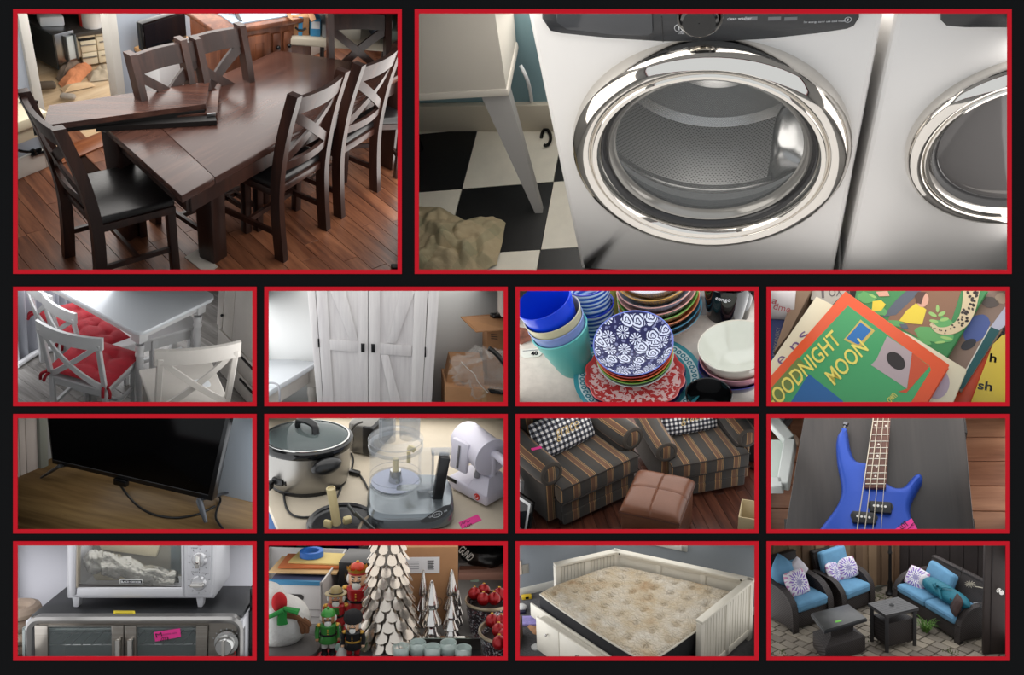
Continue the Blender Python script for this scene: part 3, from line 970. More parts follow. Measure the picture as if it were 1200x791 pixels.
def machine(name,label,x0,x1,cx,cz,r,top,kind,yoff=0,rz=0):
 t=thing(name,label,'washing machine' if kind=='w' else 'dryer',((x0+x1)/2,yoff,0),rz)
 hw=(x1-x0)/2;ox=cx-(x0+x1)/2
 m=MB();ring_plate(hw-.012,zf+.02,top,r*.93,cz,.02,m)
 m.v=[(x if abs(abs(x)-hw)>1e9 else x,y,z)for x,y,z in m.v]
 nv=[]
 for k,(x,y,z) in enumerate(m.v):nv.append((x+ox if k<64 else x,y,z))
 m.v=nv
 for sg in(-1,1):
  pts=[(sg*(hw-.012),0),(sg*(hw-.004),.004),(sg*hw,.014),(sg*hw,DPT)]
  vs=[(x,y,z)for x,y in pts for z in(zf+.02,top)]
  m.add(vs,[(2*i,2*i+1,2*i+3,2*i+2)for i in range(len(pts)-1)])
 m.add([(-hw,0,top),(hw,0,top),(hw,DPT,top),(-hw,DPT,top),(-hw,DPT,zf),(hw,DPT,zf),(-hw+.012,.02,zf+.02),(hw-.012,.02,zf+.02)],[(0,1,2,3),(3,2,5,4)])
 m.build('body',enamel,t,weld=True,sharp=12)
 m=MB();m.box((-hw+.02,.02,zf),(hw-.02,DPT-.02,zf+.03));m.build('base',gasket,t)
 DM=Matrix.Translation((ox,0,cz))@DOORM
 m=MB()
 m.lathe([(r*a,b*r)for a,b in((1.0,-.02),(1.005,.06),(.985,.13),(.95,.17),(.90,.19),(.87,.18),(.855,.165),(.85,.15),(.845,.165),(.83,.175),(.80,.165),(.775,.12),(.77,.06))],72,DM)
 door=m.build('door_ring',chrome,t)
 m=MB();m.lathe([(r*a,b*r)for a,b in((.775,.11),(.755,.10),(.73,.05),(.715,-.02),(.70,-.05))],64,DM);m.build('inner_rim',mat('dark_rim',(40,40,42),.2),door)
 if kind=='w':
  m=MB();m.lathe([(r*a,b*r)for a,b in((.74,.06),(.72,.075),(.70,.06),(.68,.0))],64,DM);m.build('glass_seal',mat('pale_plastic_rim',(150,148,144),.15,.5),door)
  m=MB();m.lathe([(r*a,b*r)for a,b in((.69,-.0),(.66,-.10),(.6,-.2),(.48,-.27),(.25,-.31),(.001,-.32))],48,DM)
  m.build('glass_bowl',glass('door_glass',(200,205,206),.04,.10,.5),door)
  m=MB();m.lathe([(r*a,b*r)for a,b in((.93,-.02),(.9,-.12),(.80,-.2),(.86,-.3),(.9,-.36))],48,DM);m.build('gasket',gasket,t)
  m=MB()
  for a,b in((.88,-.36),(.80,-.42)):pass
  m.lathe([(r*1.0,-.40*r),(r*1.0,-1.3*r)],72,DM);m.build('drum',perf,t)
  dr_=CUR.objs[-1]
  m=MB();m.lathe([(r*a,b*r)for a,b in((1.0,-1.25),(.94,-1.31),(.80,-1.32),(.74,-1.23),(.5,-1.21),(.45,-1.27),(.2,-1.28),(.001,-1.28))],48,DM);m.build('drum_back',drumsteel,dr_)
  m=MB();m.lathe([(r*a,b*r)for a,b in((.9,-.36),(.99,-.38),(1.0,-.5),(.97,-.52),(1.0,-.55))],72,DM);m.build('drum_lip',drumsteel,dr_)
  for k in range(3):
   a=radians((-52,68,188)[k])
   m=MB()
   def fn(u,v,a=a):
    b=-(.5+.75*v)*r;w=(2*u-1)
    rr=r*(.99-.22*(1-w*w)*(sin(pi*v)**.4 if 0<v<1 else 0));an=a+w*.2+.1*v
    return(ox+rr*cos(an),-b,cz+rr*sin(an))
   m.grid(fn,8,10);m.build('paddle',drumsteel,dr_)
 else:
  m=MB();m.lathe([(r*a,b*r)for a,b in((.72,.03),(.60,.05),(.3,.065),(.001,.07))],48,DM)
  m.build('door_glass',mat('smoked_glass',(92,90,90),.08),door)
 return t
def fx(X,Y):return P.at(X,Y,n=(0,1,0),q=(0,0,0))
zt_=fx(500,-110).z
xl=(fx(224,20).x+fx(338,500).x)/2;xr=(fx(942,20).x+fx(834,490).x)/2
dc=fx(585,284);rr_=(fx(858,284).x-fx(312,284).x)/2*.99
w=machine('washing_machine','white front loading washer with chrome porthole door, beside the laundry sink',xl,xr,dc.x,dc.z,rr_,zt_,'w')
ctr=(xl+xr)/2
pts=[fx(*p)for p in((262,-20),(262,22),(278,46),(300,51),(400,61),(500,67),(600,67),(700,62),(800,51),(860,42),(874,36),(884,20),(884,-20))]
m=MB();m.prism([(p.x-ctr,p.z)for p in pts],.0,.012,Matrix(((1,0,0,0),(0,0,-1,0),(0,1,0,0),(0,0,0,1))),bev=.004)
fa=m.build('fascia',fascia,w)
pts=[fx(*p)for p in((288,-20),(292,26),(312,40),(400,50),(470,52),(480,46),(478,-20))]
m=MB();m.prism([(p.x-ctr,p.z)for p in pts],.012,.017,Matrix(((1,0,0,0),(0,0,-1,0),(0,1,0,0),(0,0,0,1))),bev=.003)
m.build('dispenser_drawer',mat('highlight_charcoal',(58,60,64),.12),fa)  # drawer front; the grey highlight there is put into its lighter colour
a,b=fx(497,16),fx(497,66);m=MB();m.bx(((a.x-ctr),-.0125,(a.z+b.z)/2),(.0012,.002,a.z-b.z));m.build('seam',blackgloss,fa)
k=fx(573,8);KM=Matrix.Translation((k.x-ctr,-.012,k.z))@DOORM
rk=fx(620,8).x-k.x
m=MB();m.lathe([(rk,0),(rk*1.0,.012),(rk*.96,.018),(rk*.88,.016),(rk*.84,.006)],40,KM);kn=m.build('dial_ring',chrome,fa)
m=MB();m.lathe([(rk*.84,.004),(rk*.8,.03),(rk*.7,.034),(.001,.034)],32,KM);m.build('dial',blackgloss,kn)
grey_txt=mat('pale_print',(200,202,206),.5)
FT=Matrix(((1,0,0,0),(0,0,-1,0),(0,1,0,0),(0,0,0,1)))
def ftext(s,X,Y,size,off=.0125,parent=fa,mm=grey_txt):
 p=fx(X,Y);return text(s,size,Matrix.Translation((p.x-ctr,-off,p.z))@FT,mm,parent,align='LEFT')
ftext('clean washer',625,21,.009);ftext('rinse',530,49,.006)
ftext('for energy saver use cold water',775,27,.006)
for X in(672,718,750):
 p=fx(X,20);m=MB();m.box((p.x-ctr-.012,-.0128,p.z-.004),(p.x-ctr+.012,-.0118,p.z+.004));m.build('indicator',mat('dim_print',(110,112,116),.5),fa)
def ico(X,Y,r):
 p=fx(X,Y);m=MB();m.tube([(p.x-ctr+r*cos(2*pi*k/20),-.0125,p.z+r*sin(2*pi*k/20))for k in range(20)],.0007,5,closed=True)
 m.bx((p.x-ctr,-.0125,p.z),(.0018,.001,r));m.build('symbol',grey_txt,fa)
ico(531,39,.009);ico(862,22,.006)
c2=fx(1212,268);r2=(c2.x-fx(968,300).x)
xl2=(fx(962,25).x+fx(850,500).x)/2
machine('tumble_dryer','white dryer cut by the right frame edge, with smoked porthole door',xl2,xl2+(xr-xl),c2.x,c2.z,r2,zt_,'d',yoff=-.004)
dr2=CUR.objs
ctr2=xl2+(xr-xl)/2
ty=[o for o in P.objs if o.name.startswith('tumble_dryer')][0]
pts=[fx(*p)for p in((1043,-20),(1043,22),(1054,33),(1090,36),(1250,36),(1250,-20))]
m=MB();m.prism([(p.x-ctr2,p.z)for p in pts],.0,.012,FT,bev=.004);m.build('fascia',fascia,ty)
tubm=mat('white_tub',(208,202,192),.5)
zs_=zf+.34
A,B,C=P.at(-60,192,zs_),P.at(192,178,zs_),P.at(226,105,zs_+.02)
s=thing('laundry_sink','white utility sink on grey tapered legs left of the washer','sink',(0,0,0))
d=(B-A).normalized();nrm=Vector((-d.y,d.x,0))
MSK=Matrix((d,nrm,(0,0,1))).transposed().to_4x4();MSK.translation=B
Lb=.5
m=MB()
lo,hi=[(-Lb,0),(0,0),(0,.2),(-Lb,.2)],[(-Lb,-.04),(.045,-.04),(.045,.25),(-Lb,.25)]
m.add([(x,y,0)for x,y in lo]+[(x,y,.42)for x,y in hi],[(3,2,1,0),(0,1,5,4),(1,2,6,5),(2,3,7,6),(3,0,4,7)])
m.build('basin',tubm,s,M=MSK)
m=MB();m.box((-Lb,-.008,.0),(.008,.205,.026),.006);m.build('basin_rim',tubm,s,M=MSK)
lf_=P.at(255,405,zf)
inv=MSK.inverted();q=inv@lf_
legm=mat('grey_leg',(150,148,146),.45)
m=MB()
tp=[(-.085,.012),(.0,.012),(.0,.05),(-.085,.05)];bt=[(-.012,-.012),(.012,-.012),(.012,.012),(-.012,.012)]
zt0=.0
m.add([(x,y,zt0)for x,y in tp]+[(q.x+x,q.y+y,q.z)for x,y in bt],[(0,1,2,3),(7,6,5,4),(0,4,5,1),(1,5,6,2),(2,6,7,3),(3,7,4,0)])
m.build('leg',legm,s,M=MSK,smooth=False)
q2=inv@P.at(-8,300,zf)
m=MB();m.add([(-.5+x,y+.2,0)for x,y in tp]+[(q2.x+x,q2.y+y,q.z)for x,y in bt],[(0,1,2,3),(7,6,5,4),(0,4,5,1),(1,5,6,2),(2,6,7,3),(3,7,4,0)])
m.build('leg',legm,s,M=MSK,smooth=False)
q3=P.at(20,285,zf);m=MB();m.cyl((q3.x,q3.y,zf),(q3.x,q3.y,zf+.06),.014);m.build('rubber_foot',blackgloss,loc=(0,0,0),label='small black rubber foot at the left edge of the tiled floor',cat='foot')  # rubber foot, modelled on its own
g=P.at(240,240,zf+.02)
m=MB();m.tube(crom([P.at(218,120,zf+.30),P.at(232,150,zf+.25),P.at(240,190,zf+.12),P.at(241,232,zf+.02)],5),.006,8)
m.build('hose',white_pl,label='white hose hanging between sink and washer',cat='hose')
m=MB();m.tube([P.at(268+9*cos(a),262+16*sin(a),zf+.01)for a in[k*pi/8-pi for k in range(14)]],.006,6)
m.build('power_cord',blackgloss,label='black power cord looped on the floor beside the washer',cat='cord')
def ragmat():
 t=NT('checked_rag')
 co=t.co('Object',(1,1,1),(0,0,.5))
 s=t.n('SeparateXYZ',{0:co})
 f=t.math('ADD',t.math('LESS_THAN',t.math('FRACT',t.math('MULTIPLY',s.outputs[0],9)),.3),t.math('LESS_THAN',t.math('FRACT',t.math('MULTIPLY',s.outputs[1],9)),.3))
 n_=t.noise(t.co(),18,4)
 c=t.mix(t.math('MULTIPLY',f,.35),lin((186,172,140)),lin((140,146,118)))
 t.set(Base_Color=t.mix(t.math('MULTIPLY',n_,.5),c,lin((146,120,92))),Roughness=.95)
 t.bump(t.noise(t.co(),160,2),.5,.01)
 return t.m
rag=ragmat()
qs=[P.at(x,y,zf)for x,y in((-10,398),(60,402),(110,428),(165,420),(190,432),(184,470),(172,515),(120,540),(-10,540))]
c=P.at(70,470,zf)
def rg(u,v):
 a=u*len(qs);i=int(a)%len(qs);f=a-int(a)
 b=qs[i].lerp(qs[(i+1)%len(qs)],f)
 p=c.lerp(b,1-v);e=1-(1-v)**2.5
 fold=abs(noise.noise(Vector((p.x*16+p.y*7,p.y*11-p.x*5,2))))*.06+noise.noise(p*24)*.014
 return(p.x,p.y,zf+.006+e*(.03+fold)+.012*abs(noise.noise(p*30)))
m=MB();m.grid(rg,110,36,cu=True);m.build('cleaning_rag',rag,label='crumpled olive checked rag on the tiled floor',cat='rag')
P.finish()
# ================================================================ 3: white breakfast table and chairs
P=small(0,0,35,150,7.6,0,end=12)
P.shell(NICHE)
P.lamp('top',9,.6,7,(.97,.98,1))
P.lamp('left',5,1.5,6,(.95,.97,1))
P.lamp('right',7,.2,4)
wpaint=mat('white_paint_wood',(206,206,206),.35,var=.04)
wpaint2=mat('cream_white_wood',(202,196,188),.4,var=.05)
redc=mat('red_cushion_cloth',(142,14,30),.85,var=.2,vscale=14,bump=.3,bscale=90,bdist=.006)
greywood=wood('grey_floor_boards',(128,124,120),(170,166,162),0,6,.4,stretch=.12,dark=(104,100,96),per_obj=.22)
m=MB();m.box((-3,-3,-.06),(4,4,-.012));fl3=m.build('floor',mat('grey_subfloor',(90,88,86),.8),kind='structure')
a,b=P.at(60,420),P.at(260,560)
planks(P,fl3,greywood,(0,0,0),math.atan2(a.y-b.y,a.x-b.x),.13,1.0,-2.4,2.6,-1.9,2.4,seed=9)
ZT=.75
A,B,C=P.at(225,22,ZT),P.at(620,240,ZT),P.at(1000,58,ZT)
e1,e2=(A-B),(C-B)
e1n,e2n=e1.normalized(),e2.normalized()
mid=(e1n+e2n).normalized();side=Vector((mid.y,-mid.x,0))
e2n=(mid+side).normalized();e1n=(mid-side).normalized()
L2_,L1_=e2.length*.98,1.5
MT=Matrix((e2n,e1n,(0,0,1))).transposed().to_4x4();MT.translation=Vector((B.x,B.y,0))
t=thing('breakfast_table','white table with turned legs and rounded top corners','table',M=MT)
m=MB();n_=[]
def rrect(x0,y0,x1,y1,r,k=5):
 o=[]
 for cx,cy,a0 in((x1-r,y1-r,0),(x0+r,y1-r,pi/2),(x0+r,y0+r,pi),(x1-r,y0+r,1.5*pi)):
  o+=[(cx+r*cos(a0+pi/2*i/k),cy+r*sin(a0+pi/2*i/k))for i in range(k+1)]
 return o
m.prism(rrect(0,0,L2_,L1_,.06),ZT-.03,ZT,bev=.006)
m.build('table_top',mat('white_gloss_top',(214,218,222),.16),t)
m=MB()
for p,q in(((.08,.08),(L2_-.08,.08)),((.08,.08),(.08,L1_-.08)),((L2_-.08,.08),(L2_-.08,L1_-.08)),((.08,L1_-.08),(L2_-.08,L1_-.08))):
 m.bar((p[0],p[1],ZT-.075),(q[0],q[1],ZT-.075),.022,.09,.002)
m.build('apron',wpaint,t)
for x in(.09,L2_-.09):
 for y in(.09,L1_-.09):
  m=MB();m.bx((x,y,ZT-.085),(.075,.075,.11),bev=.004)
  m.lathe([(0.0246,0),(0.0279,.05),(0.0213,.09),(0.0279,.30),(0.0295,.42),(0.0230,.47),(0.0295,.485),(0.0295,.5),(0.0230,.515),(0.0295,.54),(0.0303,.58)],20,Matrix.Translation((x,y,0)))
  m.build('leg',wpaint,t)
def wchair(name,label,loc,rz,m_,s=1.0,cushion=None,curve=.05):
 t=thing(name,label,'chair',loc,rz)
 t.scale=(s,s,s)
 def by(z):return-.21-.16*max(0,(z-.44))/.5*.55
 for sg in(-1,1):
  m=MB();m.bar((sg*.2,-.20,0),(sg*.2,-.21,.45),.034,.034,.004,up=(0,1,0));m.bar((sg*.2,-.21,.44),(sg*.205,by(.92),.90),.034,.03,.004,up=(0,1,0));m.build('back_post',m_,t)
  m=MB();m.bar((sg*.19,.19,0),(sg*.19,.19,.43),.036,.036,.004,up=(0,1,0));m.build('leg',m_,t)
 n=10
 def strip(fn,th,hh,nm,mm=m_):
  vs,fs=[],[]
  for i in range(n+1):
   x,y,z=fn(i/n)
   for dy,dz in((-th/2,-hh/2),(-th/2,hh/2),(th/2,hh/2),(th/2,-hh/2)):vs.append((x,y+dy,z+dz))
  for i in range(n):
   for k in range(4):fs.append((i*4+k,i*4+(k+1)%4,i*4+4+(k+1)%4,i*4+4+k))
  fs+=[(0,1,2,3),tuple(n*4+3-k for k in range(4))]
  mm_=MB();mm_.add(vs,fs);mm_.build(nm,mm,t)
 strip(lambda u:(lerp(-.235,.235,u),by(.93)-curve*(1-(2*u-1)**2)+.012,.905),.024,.10,'top_rail')
 for sg in(-1,1):
  strip(lambda u:(sg*lerp(-.19,.19,u),by(lerp(.5,.86,u))-curve*(1-(2*u-1)**2)+sg*.006,lerp(.475,.865,u)),.014,.05,'cross_slat')
 m=MB();m.box((-.22,-.22,.425),(.22,.23,.452),.012,3);m.build('seat',m_,t)
 m=MB()
 for sg in(-1,1):m.bar((sg*.19,-.2,.2),(sg*.19,.19,.2),.02,.025)
 m.bar((-.19,.0,.2),(.19,.0,.2),.02,.025);m.box((-.2,-.2,.37),(.2,.2,.425))
 m.build('stretcher',m_,t)
 return t
def tufted(M,label,w=.40,h=.40,th=.075):
 def f(sg):
  def g(u,v):
   x,y=2*u-1,2*v-1
   e=max(0,1-abs(x)**4)**.45*max(0,1-abs(y)**4)**.45
   z=th*.5*e
   for bx in(-.4,.4):
    for by in(-.4,.4):
     d=hypot(x-bx,y-by);z-=th*.42*math.exp(-(d/.16)**2)*e
     ang=math.atan2(y-by,x-bx)
     z-=th*.10*math.exp(-(d/.5)**2)*abs(cos(2*ang))**6*e
   return(x*w/2,y*h/2,sg*z+th*.5)
  return g
 m=MB();m.grid(f(1),34,34);m.grid(f(-1),10,10,flip=True)
 t=thing('seat_cushion',label,'cushion',M=M,group='red tufted seat cushions')
 m.build('cover',redc,t)
 for sg in(-1,1):
  for pts in([(sg*.17,-h/2+.02,th*.4),(sg*.19,-h/2-.03,th*.3),(sg*.2,-h/2-.05,-.02)],[(sg*.18,-h/2+.02,th*.4),(sg*.23,-h/2-.02,th*.2),(sg*.235,-h/2-.03,-.03)]):
   mt=MB();mt.tube(crom(pts,4),.010,6);mt.build('tie',redc,t)
 return t
wchair('white_chair','white x-back chair with a red cushion, front left of the table',(-.248,-.823,0),-.50,wpaint,.91)
CA=TR(-.248,-.823,.452*.91,-.50)@Matrix.Translation((0,.01,0))
tufted(CA,'red tufted cushion tied to the front left chair',.43,.42)
wchair('white_chair','cream white wooden chair with bare seat at lower right, seen from behind',(.298,-1.162,0),.178,wpaint2,1.08,curve=.03)
for(X_,Y_,yw,lb,lb2) in((412,232,-.95,'white x-back chair behind the front left one, with red cushion','red cushion on the second chair along the table side'),(325,158,-1.05,'white chair farthest back along the left table side','red cushion on the farthest chair at the back left')):
 c=P.at(X_,Y_,.44)
 wchair('white_chair',lb,(c.x-.02,c.y,0),yw,wpaint,.82)
 tufted(TR(c.x-.02,c.y,.392,yw),lb2,.36,.35,.065)
c=P.at(912,478,.452*1.08)
tg=thing('tag_plate','white round-cornered paper tag with dark dots on bare chair seat','tag',(c.x,c.y,c.z),.3)
m=MB();m.prism(rrect(-.06,-.05,.06,.05,.03),0,.004);m.build('card',white_pl,tg)
m=MB()
for x,y in((-.03,.02),(-.01,.025),(.015,.02),(-.02,0),(.01,-.005),(.03,.005),(0,-.02)):m.cyl((x,y,.004),(x,y,.0046),.005,n=8)
m.build('dots',blackgloss,tg)
M_,w,h=front(P,(735,250),(915,200),z=.42,h=.42)
bn=thing('bench','white wooden bench pushed to the far side of the white table','bench',M=M_@Matrix.Translation((0,0,-.42)))
m=MB();m.box((-w/2-.6,0,.395),(w/2,.33,.425),.008);m.build('seat',wpaint,bn)
for x in(-w/2-.5,w/2-.05,w/2-.35):
 for y in(.04,.29):
  m=MB();m.bx((x,y,.2),(.045,.045,.4),bev=.003);m.build('leg',wpaint,bn)
m=MB();m.box((-w/2-.55,.03,.3),(w/2-.03,.05,.39));m.box((-w/2-.5,.15,.1),(w/2-.05,.18,.13));m.build('stretcher',wpaint,bn)
M_,w,h=front(P,(978,400),(1190,640),h=2.0)
wd=thing('white_cabinet','tall white slatted cabinet at the right edge of the breakfast niche','cabinet',M=M_)
m=MB();m.box((-w/2,.01,0),(w/2+.5,.5,1.7),.005);m.build('body',wpaint2,wd)
xs=[-w/2+.012,-w/2+.10,-w/2+.25,w/2+.4]
for k in range(3):
 m=MB();m.box((xs[k]+.004,-.012,.42),(xs[k+1]-.004,.01,1.69),.003);m.build('door_board',wpaint2,wd)
for z0,z1 in((.04,.2),(.22,.4)):
 m=MB();m.box((-w/2+.05,-.012,z0),(w/2+.4,.01,z1),.004);dw_=m.build('drawer',wpaint2,wd)
 m=MB();m.box((w*.1,-.024,z1-.03),(w*.5,-.012,z1-.015));m.build('handle',blackgloss,dw_)
m=MB();m.ball((-w/2+.1,-.02,.55),.012);m.build('knob',blackgloss,wd)
yb=1.55
m=MB();m.box((-3,yb,0),(4,yb+.05,3));m.build('wall_back',mat('grey_green_wall',(172,176,174),.8),kind='structure')
m=MB();m.box((-1.9,yb-.02,0),(-1.0,yb,.02));
cur=mat('silver_curtain',(176,178,186),.6)
t_=NT('sheer_curtain');t_.set(Base_Color=lin((200,202,210)),Roughness=.6);t_.b.inputs['Sheen Weight'].default_value=.3
def curtain(pa,pb,h,n,amp,label):
 pa,pb=Vector(pa),Vector(pb)
 d=(pb-pa);L=d.length;d.normalize();nn=Vector((-d.y,d.x,0))
 def fn(u,v):
  z=v*h
  k=amp*sin(u*n*2*pi+1.5*sin(3*v+u*4))*(.6+.4*(1-v))
  p=pa+d*(u*L)+nn*k
  return(p.x,p.y,z)
 m=MB();m.grid(fn,n*12,12)
 return m.build('curtain',cur,label=label,cat='curtain')
curtain(P.at(-30,420,0),P.at(215,270,0),1.6,6,.035,'silver grey curtain hanging at the left side behind the chairs')
curtain(P.at(190,250,0),P.at(300,205,0),1.7,4,.035,'second grey curtain panel behind the farthest chair')
m=MB();m.tube(crom([P.at(40,392,.02),P.at(100,350,.03),P.at(150,322,.03),P.at(215,310,.02)],6),.02,8);m.build('curtain_weight',mat('white_hem',(226,226,228),.6),label='white rolled hem lying on the floor below the curtain',cat='hem')
P.finish()
# ================================================================ 4: white barn door wardrobe
P=small(1,0,14,180,5.75,0,end=8.0)
P.shell(NICHE)
P.lamp('left',7,.1,1.2,(.96,.98,1))
P.lamp('top',4,.1,2,(1,.98,.95))
P.lamp('right',2.2,.1,.8,(1,.95,.9))
bw=wood('whitewashed_board',(204,200,200),(222,219,217),2,8,.6,dark=(188,183,184),bump=.2)
Y0=(0,1,0)
def fp(P,pts,y0,y1,bev=0,q=0):
 """board standing in the plane y = y0 (front) .. y1, outline seen at pts"""
 w=[P.at(x,y,n=Y0,q=(0,y0,0))for x,y in pts]
 m=MB();m.prism([(p.x,p.z)for p in w],-y1,-y0,Matrix(((1,0,0,0),(0,0,-1,0),(0,1,0,0),(0,0,0,1))),bev=bev)
 return m
zfl=P.at(540,700,n=Y0,q=(0,0,0)).z
wr=thing('wardrobe','tall white barn door wardrobe with black handles and diagonal braces','wardrobe')
fp(P,[(226,-10),(856,-10),(812,640),(280,640)],.02,.5).build('carcass',bw,wr)
fp(P,[(262,-10),(808,-10),(770,640),(306,640)],.017,.021).build('gap',mat('shadow_gap',(70,66,66),.9),wr)  # dark sheet behind the doors, shade of their gaps put into its colour
fp(P,[(224,-10),(262,-10),(307,640),(282,640)],-.004,.03,.002).build('side_stile',bw,wr)
fp(P,[(806,-10),(858,-10),(813,640),(770,640)],-.004,.03,.002).build('side_stile',bw,wr)
for nm,pts,brd in(('door',[(265,-10),(516,-10),(516,640),(309,640)],([(265,-10),(318,-10),(356,640),(309,640)],[(466,-10),(515,-10),(515,640),(473,640)],[(330,266),(469,275),(470,328),(334,316)],[(318,-10),(398,-10),(467,265),(467,275),(430,272)])),('door',[(518,-10),(802,-10),(768,640),(518,640)],([(518,-10),(573,-10),(573,640),(518,640)],[(738,-10),(802,-10),(769,640),(716,640)],[(573,284),(724,297),(722,347),(573,337)],[(680,-10),(738,-10),(738,40),(648,287),(609,284)],[(575,338),(613,340),(690,640),(640,640)]))):
 d=fp(P,pts,.004,.018).build(nm,bw,wr)
 for b in brd:fp(P,b,-.008,.005,.0015).build('board',bw,d)
hm=mat('black_iron',(28,28,30),.4,.6)
for pts in([(482,286),(500,287),(500,328),(483,327)],[(531,288),(549,289),(550,330),(532,329)]):
 h_=fp(P,pts,-.012,-.008,.001).build('handle_plate',hm,wr)
 pq=[(lerp(pts[0][0],pts[1][0],.15),lerp(pts[0][1],pts[2][1],.1)),(lerp(pts[0][0],pts[1][0],.85),lerp(pts[0][1],pts[2][1],.1)),(lerp(pts[0][0],pts[1][0],.75),lerp(pts[0][1],pts[2][1],.85)),(lerp(pts[0][0],pts[1][0],.25),lerp(pts[0][1],pts[2][1],.85))]
 fp(P,pq,-.026,-.012,.003).build('handle_cup',hm,h_)
for pts in([(277,264),(285,264),(287,304),(279,304)],[(785,304),(791,304),(791,350),(785,350)]):
 fp(P,pts,-.01,.01).build('hinge',hm,wr)
wl=mat('warm_white_wall',(206,206,204),.85)
m=MB();m.box((-4,.55,zfl-.3),(4,.6,zfl+4));m.build('wall_back',wl,kind='structure')
m=MB();m.box((-4,-1.5,zfl-.05),(4,.55,zfl));m.build('floor',greywood,kind='structure')
zt_=P.at(258,378,n=Y0,q=(0,.45,0)).z
A,B,C=P.at(258,384,zt_),P.at(-40,352,zt_),P.at(30,522,zt_)
tb_=thing('white_table','white table corner with grey-white apron left of the wardrobe','table')
q=[A,P.at(262,372,zt_),P.at(-60,342,zt_),P.at(-60,560,zt_),C]
m=MB();m.prism([(p.x,p.y)for p in q],zt_-.035,zt_,bev=.004);m.build('table_top',mat('white_gloss_top',(214,218,222),.16),tb_)
d=(C-A).normalized();inn=Vector((-d.y,d.x,0));
if inn.x>0:inn=-inn
a2,c2=A+inn*.04+d*.03,C+inn*.04
m=MB();m.bar((a2.x,a2.y,zt_-.085),(c2.x,c2.y,zt_-.085),.03,.1,.002);m.build('apron',wpaint2,tb_)
lg=P.at(250,470,n=Y0,q=(0,a2.y+.04,0))
m=MB();m.bx((lg.x,lg.y,zt_-.1),(.07,.07,.13),bev=.004)
m.lathe([(.03,zfl),(.03,zt_-.25),(.036,zt_-.22),(.036,zt_-.2),(.03,zt_-.165)],16,Matrix.Translation((lg.x,lg.y,0)));m.build('leg',wpaint2,tb_)
pc=P.at(68,500,zt_)
m=MB();m.tube(crom([pc+Vector((-.1,0,.01)),pc+Vector((-.04,.02,.03)),pc+Vector((.01,.01,.03)),pc+Vector((.035,-.02,.01)),pc+Vector((.04,-.05,-.06)),pc+Vector((.03,-.05,-.14))],6),.007,8)
m.build('strap',mat('grey_strap',(150,150,154),.6),label='grey strap hanging over the near edge of the white table',cat='strap')
yq=.28
def box_at(name,label,pts,y0,y1,m_=cardboard,cat='box'):
 t=thing(name,label,cat);fp(P,pts,y0,y1,.003).build('body',m_,t);return t
t=box_at('cardboard_box','large sealed cardboard box on the floor right of the wardrobe',[(884,490),(1200,512),(1200,720),(884,720)],-.05,.4)
tp_=P.at(884,490,n=Y0,q=(0,-.05,0)).z
fp(P,[(1058,502),(1080,504),(1080,720),(1058,720)],-.052,-.049).build('tape',mat('brown_tape',(176,140,98),.3),t)
t2=box_at('cardboard_box','open cardboard box with raised flap at the right wall',[(1082,225),(1200,225),(1200,500),(1082,480)],.2,.5)
fl_=[P.at(x,y,n=Y0,q=(0,yy,0))for x,y,yy in((955,158,.12),(1110,146,.3),(1200,160,.2),(1200,215,.05),(1030,229,.02))]
m=MB();m.add(fl_+[p+Vector((0,.004,-.008))for p in fl_],[(0,1,2,3,4),(9,8,7,6,5)]+[(i,(i+1)%5,5+(i+1)%5,5+i)for i in range(5)]);m.build('flap',cardboard,t2,smooth=False)
pr_=mat('dark_print',(70,52,40),.7)
for k in range(3):
 fp(P,[(1100,240+10*k),(1132,243+10*k),(1132,247+10*k),(1100,244+10*k)],.198,.2).build('print',pr_,t2)
m=fp(P,[(884,490),(910,368),(1060,372),(1070,500)],.05,.3);m.build('cardboard_box',mat('cardboard_shadow',(158,116,78),.85,var=.1),label='middle cardboard box partly under a plastic bag',cat='box')  # darker copy of the cardboard, the shade on this box put into its colour
def bagmat():
 t=NT('clear_polythene')
 t.set(Base_Color=lin((226,222,216)),Roughness=.12,Alpha=.13)
 t.b.inputs['Specular IOR Level'].default_value=1
 return t.m
bag=bagmat()
cb=P.at(1060,420,n=Y0,q=(0,-.04,0))
def bg(u,v):
 a,b=2*pi*u,pi*v
 d=Vector((sin(b)*cos(a),sin(b)*sin(a),cos(b)))
 k=1+.5*noise.noise(d*2.2+Vector((3,1,0)))+.38*abs(noise.noise(d*6))-.1
 p=Vector((d.x*.21,d.y*.09,d.z*.15))*k
 return(cb.x+p.x+.02,cb.y+p.y,cb.z+p.z)
m=MB();m.grid(bg,60,40,cu=True);m.build('plastic_bag',bag,label='crumpled clear plastic bag on the cartons',cat='bag',sharp=180)
m=MB();w=[P.at(x,y,n=Y0,q=(0,-.1,0))for x,y in((958,372),(990,405),(1020,430),(1040,470),(1085,520))]
m.tube(crom(w,5),[.004+.006*abs(sin(k))for k in range(21)],6,flat=.4);m.build('plastic_strip',mat('milky_plastic',(196,192,186),.3),label='milky plastic strip hanging down from the bag',cat='strip')
m=MB();w=[P.at(x,y,n=Y0,q=(0,-.12,0))for x,y in((1088,308),(1110,322),(1135,345),(1165,385))]
m.tube(crom(w,5),.016,8);m.build('black_hose',blackgloss,label='thick black cable across the open box',cat='cable')
fp(P,[(1085,505),(1180,515),(1180,532),(1100,525)],-.1,-.06,.006).build('black_tray',blackgloss,label='black tray edge under the plastic at lower right',cat='tray')
m=fp(P,[(1150,30),(1200,30),(1200,165),(1150,160)],.1,.3);m.build('light_box',mat('pale_carton',(206,196,186),.6),label='pale carton standing at the upper right corner',cat='carton')
